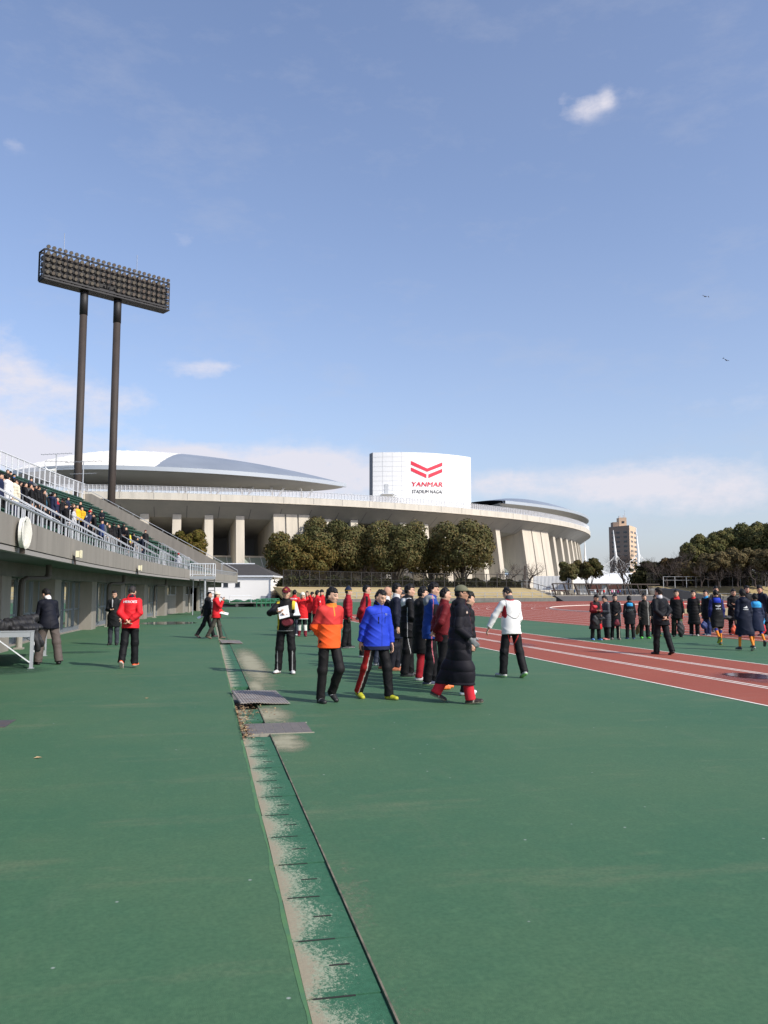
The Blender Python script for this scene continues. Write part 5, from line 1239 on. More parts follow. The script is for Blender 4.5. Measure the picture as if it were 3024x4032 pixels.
ARMS={'down':lambda s:((s*.17,-.02,-1),(s*.02,.18,-1)),'down2':lambda s:((s*.20,.10,-1),(s*.02,.30,-1)),
 'behind':lambda s:((s*.20,-.36,-.9),(-s*.66,-.24,-.62)),'front':lambda s:((s*.16,.12,-1),(-s*.62,.78,.05)),'frontlow':lambda s:((s*.12,.15,-1),(-s*.60,.62,-.45)),
 'swingf':lambda s:((s*.12,.35,-1),(s*.0,.6,-.8)),'swingb':lambda s:((s*.16,-.40,-1),(s*.05,-.12,-1)),'fold':lambda s:((s*.2,.3,-.9),(-s*.85,.45,.15)),'mic':lambda s:((s*.3,.55,-.70),(-s*.2,.35,.95)),'point':lambda s:((s*.55,.35,-.85),(s*.35,.5,-.95)),
 'pocket':lambda s:((s*.30,-.18,-.9),(-s*.25,.40,-.75)),'reach':lambda s:((s*.15,.75,-.6),(0,.9,-.35)),'up':lambda s:((s*.4,.5,.1),(-s*.3,.5,.8)),'table':lambda s:((s*.15,.45,-.9),(-s*.1,.75,-.55)),'lap':lambda s:((s*.15,.25,-.9),(-s*.35,.9,-.15))}
def person(lab,uv=None,h=1.68,az=0,cell=.011,lod=1,legs=((4,2,3),(-4,4,3)),arms=('down','down'),head=(0,0),lean=2,top='jacket',c=(.02,.02,.025),sl=None,t=.018,hem=.10,quilt=0,
    tc=(.016,.016,.018),tr=1.0,shoe=((.05,.05,.05),(.6,.6,.6)),hair='short',hc=(.010,.009,.009),skc=SK,paint=(),tpaint=(),hood=None,collar=.05,colc=None,cut=.0,extra=(),loc=None,group=None,sit=False,hs=1.0,seed=0,gloves=None,scarf=None,bare=False,fold=.0062,broad=1.0,torso_turn=0,belly=0,cap_c=None,cap_b=None,sock=None,shorts=False,rough=None):
    """builds one person; returns (body object, tools)"""
    t=t*.85; s=h/1.74; rs=random.Random(seed+len(lab)); ph=rs.random()*6
    up=np.array([0,0,1.]); P0=np.array([0,0,.93]); le=math.radians(lean); sp=np.array([0,math.sin(le),math.cos(le)]); fw=np.array([0,math.cos(le),-math.sin(le)]); rt=np.array([1.,0,0])
    if torso_turn: rt=rotz(rt,-math.radians(torso_turn)); fw=rotz(fw,-math.radians(torso_turn))
    neck=P0+sp*.535; shc=P0+sp*.462; sh=[shc-rt*.158*broad,shc+rt*.158*broad]
    hy,hp=math.radians(head[0]),math.radians(head[1]); hf=rotz(np.array([0,math.cos(hp),-math.sin(hp)]),-hy); hr=rotz(np.array([1.,0,0]),-hy); hu=np.cross(hr,hf)
    Hc=neck+sp*.055+hu*.085*hs+hf*.012; HM=np.stack([hr,hf,hu]); r_=hs
    # legs
    J=[]
    for i,sg in ((0,-1),(1,1)):
        l=legs[i]; a=math.radians(l[0]);kb=math.radians(l[1]);o=math.radians(l[2]); hip=P0+np.array([sg*.088,0,-.03])
        d1=np.array([sg*math.sin(o),math.sin(a)*math.cos(o),-math.cos(a)*math.cos(o)]); kn=hip+d1*.425; a2=a-kb; d2=np.array([sg*math.sin(o)*.6,math.sin(a2),-math.cos(a2)]); an=kn+d2*.405
        tp=math.radians(l[3]) if len(l)>3 else 0; fy=math.radians(sg*(l[4] if len(l)>4 else 8)); fd=rotz(np.array([0,math.cos(tp),-math.sin(tp)]),-fy); fn=_n(np.cross(rotz(np.array([1.,0,0]),-fy),fd)); J.append((hip,kn,an,fd,fn))
    soles=[]
    for (_,_,an,fd,fn) in J: soles+= [(an-fn*.083-fd*.05)[2],(an-fn*.083+fd*.15)[2]]
    zoff=0 if sit else -min(soles)
    mid=(J[0][2]+J[1][2])/2+ (J[0][3]+J[1][3])*.02; off=np.array([-mid[0],-mid[1],zoff]) if not sit else np.array([0,0,-P0[2]+.10])
    # arms
    AJ=[]
    for i,sg in ((0,-1),(1,1)):
        A=arms[i]; A=ARMS[A](sg) if isinstance(A,str) else A
        tf=lambda v: _n(rt*v[0]+fw*v[1]+sp*v[2]); u_=tf(A[0]);f_=tf(A[1]); el_=sh[i]+u_*.285; wr=el_+f_*.245; AJ.append((sh[i],el_,wr,u_,f_,sg,A[2] if len(A)>2 else None))
    body=[]
    skinc=np.array(skc)
    B=body.append
    # head
    B(ell(Hc+hu*.012,(.074*r_,.093*r_,.108*r_),HM)); B(ell(Hc-hu*.050*r_+hf*.030*r_,(.054*r_,.058*r_,.062*r_),HM,k=.03))
    B(ell(Hc-hu*.088*r_+hf*.066*r_,(.024,.020,.018),HM,k=.02))
    if lod<3:
        B(cap(Hc+hu*.012*r_+hf*.084*r_,Hc-hu*.026*r_+hf*.104*r_,.008,.0125,k=.012))   # nose
        for sg in (-1,1): B(ell(Hc+hr*sg*.076*r_-hu*.008*r_-hf*.004,(.010,.019,.030),HM,k=.008)); B(ell(Hc+hr*sg*.036*r_-hu*.016+hf*.066*r_,(.024,.022,.022),HM,k=.02)); 
        B(ell(Hc-hu*.058*r_+hf*.088*r_,(.025,.011,.010),HM,k=.01)); B(ell(Hc+hu*.030*r_+hf*.078*r_,(.048,.014,.012),HM,k=.015))
    B(cap(neck-sp*.06,Hc-hu*.06-hf*.012,.060,.054,k=.025))
    # torso, limbs (under the clothes)
    B(cap(P0+sp*.03,P0+sp*.40,.118,.128,k=.05,sq=(fw,1.35))); B(cap(sh[0],sh[1],.052,.052,k=.05))
    for (S0,E,Wr,u_,f_,sg,pz) in AJ: B(cap(S0,E,.046,.038,k=.03)); B(cap(E,Wr,.038,.027,k=.02))
    for (hip,kn,an,fd,fn) in J: B(cap(hip,kn,.074,.050,k=.04)); B(cap(kn,an,.049,.036,k=.02)); B(cap(an-fn*.035,an+fd*.09-fn*.05,.032,.026,k=.02))
    # hands
    for (S0,E,Wr,u_,f_,sg,pz) in AJ:
        pn=_n(np.cross(f_,rt*sg*.3+fw)) if pz is None else _n(rt*pz[0]+fw*pz[1]+sp*pz[2])   # palm side direction (thumb)
        pn=_n(pn-f_*(pn@f_)); th_=_n(fw-f_*(fw@f_)) if abs(fw@f_)<.85 else _n(sp-f_*(sp@f_)); pal=_n(np.cross(f_,th_))*(-sg)
        g=gloves; gg=.004 if gloves else 0; kc=gloves
        c0=Wr+f_*.055; M_=np.stack([th_,pal,f_]); B(ell(c0,(.040+gg,.017+gg,.050+gg),M_,k=.015,col=kc))
        if lod<=1:
            for j,(o_,ln) in enumerate(((.029,.068),(.010,.077),(-.010,.072),(-.028,.056))):
                b0=Wr+f_*.092+th_*o_; b1=b0+_n(f_+pal*.25)*ln*.5; b2=b1+_n(f_*.75+pal*(.75+.1*j))*ln*.5; B(cap(b0,b1,.0095+gg,.0088+gg,k=.004,col=kc)); B(cap(b1,b2,.0088+gg,.0075+gg,k=.004,col=kc))
            t0=Wr+f_*.030+th_*.030+pal*.006; t1=t0+_n(th_*.75+f_*.65+pal*.3)*.045; B(cap(t0,t1,.0125+gg,.0105+gg,k=.008,col=kc)); B(cap(t1,t1+_n(f_+th_*.25+pal*.4)*.034,.0105+gg,.0085+gg,k=.004,col=kc))
        else:
            B(ell(Wr+f_*.115+pal*.012,(.034,.014,.042),M_,k=.01,col=kc)); B(cap(Wr+f_*.03+th_*.03,Wr+f_*.08+th_*.055,.012,.010,k=.008,col=kc))
    V,Fc=polygonize(body,cell if lod<3 else cell*.85)
    col=np.tile(skinc,(len(V),1)); 
    if gloves: 
        for (S0,E,Wr,u_,f_,sg,pz) in AJ: col[((V-Wr)@f_>-.03)&(np.linalg.norm(V-Wr,axis=1)<.22)]=gloves
    if sock:
        for (hip,kn,an,fd,fn) in J: 
            z_=(V-an)@_n(kn-an); near=np.linalg.norm(np.cross(V-an,_n(kn-an)),axis=1)<.09; col[near&(z_<.35)&(V[:,2]<P0[2]-.3)]=sock[0]; col[near&(z_>.30)&(z_<.40)&(V[:,2]<P0[2]-.3)]=sock[1]
    Hl=(V-Hc)@HM.T/r_
    hd=np.linalg.norm(V-Hc,axis=1)<.2*r_
    if lod<3:
        f_on=hd&(Hl[:,1]>.04)
        eye=lambda ex: f_on&(((np.abs(Hl[:,0])-ex)/.018)**2+((Hl[:,2]-.010)/.0072)**2<1)
        col[f_on&(((np.abs(Hl[:,0])-.036)/.024)**2+((Hl[:,2]-.012)/.013)**2<1)]*=.90  # shade of the eye sockets put into the skin colour
        col[eye(.034)]=(.05,.035,.03); col[f_on&(((np.abs(Hl[:,0])-.036)/.026)**2+((Hl[:,2]-.034)/.006)**2<1)]=np.array(hc)*1.2+.015
        col[f_on&((Hl[:,0]/.024)**2+((Hl[:,2]+.058)/.0075)**2<1)]=skinc*np.array([.80,.50,.48])
        col[hd&(np.abs(Hl[:,0])>.045)&(Hl[:,2]<-.005)&(Hl[:,2]>-.045)&(Hl[:,1]>.03)]*=np.array([1.02,.97,.96])
    par=None
    tw=math.radians(-az); T=lambda V: (V+off)*s
    bo=np_mesh('person',T(V),Fc,skin,None,col,None,True); tag(bo,lab,'person',group)
    def part(nm,prims,default,m,disp=None,cuts=(),pnt=(),cl=None,smooth=True):
        V,Fc=polygonize(prims,cl or cell,disp,cuts)
        if len(V)==0: return None
        cc=colour(prims,V,default)
        for fn_,c_ in pnt:
            if len(c_)==2:   # trim keyword
                c_=c_[0]
            cc[fn_(V)]=c_
        dk=cc.max(1)<.05; cc[dk]*=.55
        return np_mesh(nm,T(V),Fc,m,bo,cc,None,smooth)
    def folds(A,f=1.0):
        def fn_(X):
            x,y,z=X[:,0]*f,X[:,1]*f,X[:,2]*f
            a=np.sin(19*z+9*x*np.sign(x)+ph+3*np.sin(5*x+ph))*np.sin(9*x+7*y+2*ph); w1=15*z-12*x+6*y+ph*1.7+2.2*np.sin(6*z+3*y); b_=(1-np.abs(np.sin(w1)))**2*(.5+.5*np.sin(11*x+5*z+ph)); w2=27*z+17*x-9*y+ph+1.8*np.sin(9*x+4*z); c_=(1-np.abs(np.sin(w2*.5)))**3*(.5+.5*np.sin(7*y+13*z+2*ph))
            return A*(a*.55-b_*1.5-c_*1.3+.45)
        return fn_
    # trousers / shorts / skirt legs
    tp_=[]; tt=.010*tr
    tp_.append(cap(P0+np.array([-.055,0,.0]),P0+np.array([.055,0,.0]),.098+tt,.098+tt,k=.05,sq=(np.array([0,1.,0]),1.15)))
    tp_.append(cap(P0,P0+sp*.16,.115+tt,.110+tt,k=.05,sq=(fw,1.2)))
    cuts_=[]
    for (hip,kn,an,fd,fn) in J:
        dr=_n(an-kn)
        if shorts: tp_.append(cap(hip,hip+(kn-hip)*.85,.088+tt,.085+tt,k=.03,cut=[(hip+(kn-hip)*.9,_n(kn-hip))])); continue
        tp_.append(cap(hip,kn,.078+tt,.062+tt*1.3,k=.035)); tp_.append(cap(kn,an+dr*.03,.060+tt*1.3,.052+tt*1.6,k=.03,cut=[(an+dr*.032,dr)]))
        tp_.append(cap(kn-dr*.01,kn+dr*.01+np.array([0,-.015,0]),.060+tt,.060+tt,k=.03))
    part('shorts' if shorts else 'trousers',tp_,tc,cloth,folds(fold*.9,1.15) if lod<3 else None,pnt=[(lambda V,f_=f_: f_(V,J,P0),c_) for f_,c_ in tpaint])
    # shoes
    for (hip,kn,an,fd,fn) in J:
        sd_=np.cross(fd,fn); pr=[cap(an-fn*.055-fd*.042,an-fn*.057+fd*.150,.042,.042,k=.02,sq=(fn,1.20)),cap(an-fn*.01,an-fn*.05,.044,.046,k=.02),cap(an-fn*.040,an-fn*.058+fd*.09,.046,.038,k=.03)]
        base_=an-fn*.084; so=shoe
        part('shoe',pr,so[0],shoem,cuts=[(base_,-fn)],pnt=[(lambda V,b_=base_,n_=fn: ((V-b_)@n_)<.020,so[1])]+([(lambda V,b_=base_,n_=fn,f2=fd: (np.abs(((V-b_)@f2)-.05-.3*((V-b_)@n_-.04))<.009)&((V-b_)@n_>.025),so[2])] if len(so)>2 else []),cl=min(cell,.010) if lod<3 else cell*.8)
    # jacket
    ci=sl if sl is not None else c
    jp=[]; q_=t
    jp.append(cap(P0+sp*(-hem-.12 if hem<=.14 else -.05),P0+sp*.36,(.160 if hem<=.14 else .144)+q_+belly,.140*broad+q_,k=.05,sq=(fw,1.22-.06*(belly>0)),col=c))
    jp.append(cap(sh[0]+rt*.035-sp*.008,sh[1]-rt*.035-sp*.008,.058+q_*.5,.058+q_*.5,k=.06,col=c))
    jp.append(cap(P0+sp*.40,neck-sp*.01,.105*broad+q_*.5,.060+q_*.4,k=.04,sq=(fw,1.25),col=c))
    if belly: jp.append(ell(P0+sp*.12+fw*.05,(.13+belly,.11+belly,.16),None,k=.06,col=c))
    coat=top=='coat'
    hz=P0[2]-hem
    if coat or hem>.14:
        kz=[j[1] for j in J]; w0=.150+q_
        jp.append(cap(P0+sp*.05,np.array([(kz[0][0]+kz[1][0])*.5,(kz[0][1]+kz[1][1])*.42,hz-.02]),w0,w0+.004+.016*(hem>.4),k=.06,sq=(np.array([0,1.,0]),1.18),col=c))
        for (hip,kn,an,fd,fn) in J:
            f2=min(1,(hem+.02)/.42); e=hip+(kn-hip)*f2; jp.append(cap(hip,e,.090+q_*.8,.088+q_*.8,k=.08,col=c))
            if hem>.44: jp.append(cap(kn,kn+(an-kn)*min(1,(hem-.40)/.40)*.9,.088+q_*.8,.080+q_*.8,k=.10,col=c))
    cutsj=[(np.array([0,0,hz]),np.array([0,0,-1.])) if coat or hem>.14 else (P0-sp*hem,-sp)]
    for (S0,E,Wr,u_,f_,sg,pz) in AJ:
        S1=S0-sp*.012; jp.append(cap(S1,E,.052+q_*.65,.045+q_*.65,k=.035,col=ci)); jp.append(cap(E,Wr+f_*.005,.046+q_*.65,.037+q_*.6,k=.025,cut=[(Wr-f_*.005,f_)],col=ci))
    if collar: jp.append(cap(neck-sp*.05,neck+sp*(collar)+hf*.008,.066+q_*.4,.068+q_*.3,k=.03,cut=[(neck+sp*(collar+.02)-fw*.0,_n(sp+fw*.25))],col=colc if colc is not None else c))
    if hood is not None:
        for a_ in range(-2,3):
            an_=a_*.62; pa=neck-fw*.070*math.cos(an_)+rt*.095*math.sin(an_)-sp*.005; an2=(a_+1)*.62; pb=neck-fw*.070*math.cos(an2)+rt*.095*math.sin(an2)-sp*.005
            if a_<2: jp.append(cap(pa,pb,.048,.048,k=.03,col=hood))
        jp.append(ell(neck-fw*.105-sp*.06,(.115,.050,.085),np.stack([rt,fw,sp]),k=.03,col=hood))
    ds=None
    fo=folds(fold)
    if quilt:
        def ds(X): return -.55*quilt*.15*np.abs(np.sin(math.pi*(X[:,2]+.06*X[:,0])/quilt))**.55+.012+fo(X)*.55
    elif lod<3: ds=fo
    else: ds=folds(.008,.8)
    pn_=[(lambda V,f_=f_: f_(V,AJ,P0,sp,rt,fw),c_) for f_,c_ in paint]
    jk=part('coat' if (coat or hem>.14) else 'jacket',jp,c,cloth,ds,cutsj,pn_)
    if scarf: part('neck_warmer',[cap(neck+sp*.015,neck+sp*.07+hf*.012,.070,.068,k=.02),cap(neck+sp*.0,neck+sp*.02,.078,.078,k=.02)],scarf,cloth,folds(.004,2.),[(neck+sp*.095,_n(sp+hf*.1))],cl=min(cell,.011))
    # hair / hats
    hk=min(cell,.009) if lod<3 else cell*.75
    bump_=lambda X: .0055*np.sin(105*X[:,0]+ph+2*np.sin(40*X[:,2]))*np.sin(92*X[:,1]+3*np.sin(30*X[:,2]))+.003*np.sin(60*X[:,2]+50*X[:,0])
    def face_cut(lim=.026,brow=.060,low=-.065):
        def f_(X):
            q=(X-Hc)@HM.T/r_; g=np.minimum(q[:,1]-lim-.25*(q[:,2]-.0)*(q[:,2]<0),brow-q[:,2]+.12*np.abs(q[:,0])+.006*np.sin(q[:,0]*120+ph)); g2=low-q[:,2]-.2*np.minimum(q[:,1],0); 
            side=np.minimum(-(q[:,1]+.018)*-1,-.0+(.012-q[:,2]))  # clear the ear zone
            g3=np.minimum(np.minimum(q[:,1]+.030,.012-q[:,2]),np.abs(q[:,0])-.045)
            return np.maximum(np.maximum(g,g2),g3)
        return f_
    def hairpart(nm,rad,sh_,brow,low,colh,lim=.026,ex=()):
        fc=face_cut(lim,brow,low); pr=[ell(Hc+hu*.018*r_-hf*.004+hu*sh_,np.array(rad)*r_,HM)]+list(ex)
        V,Fc=polygonize_max(pr,hk,bump_,fc); 
        if len(V): np_mesh(nm,T(V),Fc,hairm,bo,np.tile(np.array(colh,float),(len(V),1))*(.8+.5*np.random.RandomState(len(V)).rand(len(V),1)),None,True)
    if hair=='short': hairpart('hair',(.0795,.100,.117),0,.062,-.055,hc,.010)
    elif hair=='full': hairpart('hair',(.0845,.1045,.1235),.002,.055,-.065,hc,.014)
    elif hair=='buzz': hairpart('hair',(.078,.097,.112),0,.062,-.045,hc)
    elif hair=='long': hairpart('hair',(.090,.104,.120),0,.045,-.30,hc,.022,[cap(Hc-hf*.03,Hc-hf*.045-hu*.17*r_,.082*r_,.070*r_,k=.03)])
    elif hair=='bald': hairpart('hair',(.0775,.0965,.095),-.03,.0,-.055,hc,.0)
    if hair in('cap','beanie','knit','capback'):
        hairpart('hair',(.080,.100,.108),-.012,.02,-.055,hc)
        cc_=cap_c or (.1,.1,.1)
        if hair.startswith('cap'):
            bd=1 if hair=='cap' else -1
            pr=[ell(Hc+hu*.036*r_-hf*.004,(.090*r_,.108*r_,.098*r_),HM,cut=[(Hc+hu*.034*r_,-hu)])]; br=[ell(Hc+hu*.040*r_+hf*bd*.112*r_,(.072*r_,.072*r_,.012),np.stack([hr,_n(hf*bd-hu*.22),_n(hu+hf*bd*.22)]),k=.008,col=cap_b)]
            o=part('cap',pr+br,cc_,cloth,None,cl=hk)
        else:
            pr=[ell(Hc+hu*.034*r_-hf*.006,(.090*r_,.107*r_,.112*r_),HM,cut=[(Hc+hu*.022*r_,-hu)])]
            if hair=='knit': pr.append(ell(Hc+hu*.150*r_,(.034,.034,.034),HM,k=.01)); pr[0]['rad']=pr[0]['rad']*np.array([1.05,1.02,1.05])
            part('hat',pr,cc_,cloth,(lambda X: .003*np.sin((X@hu)*260)) if lod<3 else None,pnt=[(lambda V: ((V-Hc)@hu/r_<.045),cap_b)] if cap_b is not None else (),cl=hk)
    for e in extra: e(locals())
    # place
    if loc is None: loc=G(*uv)
    bo.location=loc; bo.rotation_euler=(0,0,tw); return bo,locals()
def polygonize_max(pr,cell,disp,fc):
    global field
    f0=field
    def f2(prims,X,d=None,cuts=()): return np.maximum(f0(prims,X,d,cuts),fc(X))
    field=f2
    try: r=polygonize(pr,cell,disp)
    finally: field=f0
    return r
def decal(obj,txt_or_shape,m,centre,right,up_,nrm,w,h_,name='lettering',bold=.03,shear=0):
    """lay flat lettering on a garment: centre/right/up in the person's own (unrotated) coordinates"""
    me=obj.data; bv=BVHTree.FromPolygons([v.co for v in me.vertices],[tuple(p.vertices) for p in me.polygons])
    if isinstance(txt_or_shape,str): vs,fs=text_mesh(txt_or_shape,1,bold,shear); q=fit(vs,w,h_); q=[(x-w/2,y-h_/2,l_) for x,y,l_ in q]
    else: q,fs=txt_or_shape
    right,up_,nrm=Vector(right).normalized(),Vector(up_).normalized(),Vector(nrm).normalized(); out=[]
    for x,y,*l_ in q:
        o=Vector(centre)+right*x+up_*y+nrm*.4; hit=bv.ray_cast(o,-nrm); p=(hit[0]+nrm*(.004+.0015*(l_[0] if l_ else 0))) if hit[0] is not None else Vector(centre)+right*x+up_*y; out.append(p)
    b=MB(); b.add(out,fs); return b.build(name,m,obj.parent if obj.parent else obj)
def child(bo,name): return [c_ for c_ in bo.children if c_.name.split('.')[0]==name][0]
K=(.014,.014,.017); NV=(.018,.024,.055); RD=(.55,.018,.022); WH=(.72,.72,.72)
import time; _t0=time.time()
NR=dict(cell=.0090,lod=0); MD=dict(cell=.0115,lod=1); FR=dict(cell=.017,lod=2); CR=dict(cell=.024,lod=3)
def wp(I,p): q=(np.asarray(p)+I['off'])*I['s']; v=Vector(q); v.rotate(Matrix.Rotation(I['tw'],3,'Z')); return v+Vector(I['bo'].location)
def wd_(I,d): v=Vector(d); v.rotate(Matrix.Rotation(I['tw'],3,'Z')); return v
def lc(I,p): return Vector((np.asarray(p)+I['off'])*I['s'])
def board(I,c,nrm,upv,w,h_,lab,m=None,name='clipboard',cat='clipboard',th=.012):
    nrm=Vector(nrm).normalized(); upv=Vector(upv); x=upv.cross(nrm).normalized(); y=nrm.cross(x); c=Vector(c); b=MB()
    b.box(-w/2,w/2,-h_/2,h_/2,0,th,fn=lambda a,b_,d: tuple(c+x*a+y*b_+nrm*d)); b.v=[(v[0],v[1],v[2]) for v in b.v]
    W0=wp(I,c); o=MB(); o.v=[tuple(wp(I,v)-W0) for v in b.v]; o.f=b.f;o.m=b.m; ob=o.build(name,m or white_print,loc=W0); tag(ob,lab,cat); return ob
def glasses(m=None):
    def f(I):
        Hc,hr,hu,hf,r_=I['Hc'],I['hr'],I['hu'],I['hf'],I['r_']; b=MB()
        for sg in (-1,1):
            c=Hc+hr*sg*.034+hu*.008+hf*.101; b.tube([lc(I,c+hr*.024*math.cos(a)+hu*.017*math.sin(a)-hf*.3*.024*abs(math.cos(a))*0) for a in [2*pi*j/12 for j in range(13)]],.0022,4)
            b.tube([lc(I,c+hr*sg*.024),lc(I,Hc+hr*sg*.080+hu*.010+hf*.01)],.0022,4)
        b.build('glasses',m or black_steel,I['bo'])
    return f
def chevs(): return None
print('people start')
# ---- A orange jacket
bo,A=person('man in red and orange jacket walking with hands behind his back, black trousers',uv=(1290,2766),h=1.66,az=158,legs=((20,52,1,34),(-3,4,2,0,6)),arms=('behind','behind'),head=(-26,8),lean=3,c=(.60,.045,.04),sl=(.60,.045,.04),t=.034,hem=.11,
    tc=(.022,.020,.021),shoe=((.018,.018,.02),(.05,.05,.05),(.3,.3,.3)),hair='full',scarf=(.012,.012,.014),colc=(.75,.20,.03),collar=.035,paint=[(lambda V,AJ,P0,sp,rt,fw: V[:,2]<1.175+.02*V[:,0],(.95,.115,.022)),(lambda V,AJ,P0,sp,rt,fw: (np.abs(V[:,2]-1.178-.02*V[:,0])<.005),(.42,.02,.02)),
    (lambda V,AJ,P0,sp,rt,fw: (np.abs(V[:,0])<.006)&(V[:,1]>.03)&(V[:,2]>1.30),(.5,.25,.03))],tpaint=[(lambda V,J,P0: (np.abs(V[:,0]-.15)<.03)&(np.abs(V[:,2]-.83)<.012),(.45,.03,.03))],extra=(),**NR)
# ---- B blue jacket
bo,B_i=person('smiling man in bright blue hooded jacket and yellow shoes with a black neck warmer',uv=(1478,2752),h=1.655,az=160,legs=((15,12,5,0,14),(-13,12,7,16,4)),arms=('down2','swingb'),head=(-14,22),lean=5,c=(.022,.055,.50),sl=(.022,.055,.50),t=.026,hem=.16,top='jacket',
    tc=(.014,.014,.016),tr=1.3,shoe=((.42,.42,.025),(.30,.28,.10),(.02,.02,.02)),hair='short',scarf=(.010,.010,.013),collar=.055,colc=(.022,.05,.46),
    paint=[(lambda V,AJ,P0,sp,rt,fw: (np.abs(V[:,0])<.005)&(V[:,1]>.03),(.008,.02,.16)),(lambda V,AJ,P0,sp,rt,fw: (np.abs(np.abs(V[:,0])-.062)<.007)&(V[:,1]>.03)&(np.abs(V[:,2]-1.24)<.055),(.01,.01,.02)),(lambda V,AJ,P0,sp,rt,fw: (V[:,2]<.835),(.012,.016,.05)),
      (lambda V,AJ,P0,sp,rt,fw: (np.abs(V[:,2]-1.355+.25*np.abs(V[:,0]))<.004)&(np.abs(V[:,0])<.17),(.008,.02,.2))],
    tpaint=[(lambda V,J,P0: V[:,0]>np.interp(V[:,2],[.1,.9],[J[1][2][0]+.035,.125]),(.30,.014,.014)),(lambda V,J,P0: np.abs(V[:,0]-np.interp(V[:,2],[.1,.9],[J[1][2][0]+.035,.125]))<.006,(.5,.45,.4))],**NR)
decal(child(bo,'coat'),'THE\nNORTH\nFACE',mat('pale_print',(.35,.40,.65),.5),lc(B_i,(-.085,.15,1.33)),(-1,0,0),(0,0,1),(0,1,0),.055,.032,'chest_logo',.01)
# ---- C maroon cap with clipboard
bo,I=person('man in maroon cap and black, white and yellow jacket holding a white clipboard',uv=(1122,2652),h=1.69,az=196,legs=((2,3,5,0,16),(-2,3,6,0,14)),arms=(((-.30,.35,-.85),(.62,.75,.10)),((.42,.55,-.55),(-.80,.62,.10))),head=(-8,4),lean=0,c=(.016,.016,.018),sl=(.016,.016,.018),t=.030,hem=.09,
    tc=(.016,.016,.018),tr=1.5,shoe=((.62,.61,.60),(.16,.03,.03),(.05,.05,.05)),hair='cap',cap_c=(.13,.010,.018),cap_b=(.10,.008,.014),collar=.03,colc=(.02,.02,.02),
    paint=[(lambda V,AJ,P0,sp,rt,fw: (V[:,0]>.115)&(V[:,2]<1.30)&(V[:,1]<.10)&(np.abs(V[:,0])<.21),(.55,.42,.03)),(lambda V,AJ,P0,sp,rt,fw: (V[:,0]>.155)&(V[:,2]<1.42)&(V[:,2]>1.12)&(V[:,1]<.04),(.35,.34,.32)),
      (lambda V,AJ,P0,sp,rt,fw: (V[:,0]<-.14)&(V[:,0]>-.20)&(V[:,2]>1.28),(.65,.50,.05)),(lambda V,AJ,P0,sp,rt,fw: (V[:,0]<-.20)&(V[:,2]>1.16),(.62,.62,.60)),(lambda V,AJ,P0,sp,rt,fw: (V[:,2]<.860),(.25,.25,.25)),
      (lambda V,AJ,P0,sp,rt,fw: (np.abs(V[:,0]-.15)<.03)&(V[:,2]>1.40),(.6,.45,.04))],
    tpaint=[(lambda V,J,P0: (np.abs(np.abs(V[:,0])-.155)<.010)&(V[:,2]<.45),(.3,.3,.3))],**NR)
decal(child(bo,'cap'),'RC',mat('gold_print',(.75,.35,.05),.5),lc(I,I['Hc']+I['hu']*.085+I['hf']*.1),tuple(-I['hr']*-1*-1),tuple(I['hu']),tuple(I['hf']),.05,.030,'cap_badge',.02)
board(I,(-.02,.335,1.225),(.10,.80,.55),(.25,-.3,.9),.21,.28,'white clipboard held flat at the chest of the man in the maroon cap')
# maroon waist bag in front
b=MB(); Wb=lc(I,(-.06,.185,1.03)); n_=14
P=[[ (Wb.x+ .115*math.cos(2*pi*i/n_)*f_, Wb.y+dy, Wb.z+.088*math.sin(2*pi*i/n_)*f_) for i in range(n_)] for dy,f_ in ((-.05,.9),(0,1.05),(.05,1.0),(.075,.75))]
b.grid(P,close=True); b.add(P[-1],[tuple(range(n_))]); V0=Vector(bo.location); o=b.build('waist_bag',mat('maroon_cloth',(.13,.010,.020),.7,bump=(30,.5,.01)),smooth=True); o.location=bo.location; o.rotation_euler=bo.rotation_euler; tag(o,'maroon pouch bag worn across the front of the man in the maroon cap','bag')
# ---- D long quilted coat
bo,I=person('man in olive cap and ankle-length black quilted coat walking to the right',uv=(1795,2768),h=1.70,az=106,legs=((-20,10,1,24),(12,4,1,-6)),arms=('down2',((.16,-.10,-1),(.10,.62,-.55))),head=(0,0),lean=2,top='coat',c=(.022,.020,.028),t=.040,hem=.66,quilt=.16,
    tc=(.52,.022,.035),tr=1.6,shoe=((.045,.030,.022),(.30,.27,.20),(.4,.36,.28)),hair='cap',cap_c=(.135,.135,.085),cap_b=(.125,.125,.08),hood=(.016,.015,.020),collar=.06,gloves=(.17,.18,.18),skc=(.42,.23,.15),extra=(glasses(),),belly=.02,
    paint=[(lambda V,AJ,P0,sp,rt,fw: (np.abs(V[:,0]-.03)<.007)&(V[:,1]>.06)&(V[:,2]>.95),(.16,.012,.02)),(lambda V,AJ,P0,sp,rt,fw: ((V[:,0]-.13)**2+(V[:,2]-1.33)**2<.0003)&(V[:,1]>.05),(.55,.42,.35))],**NR)
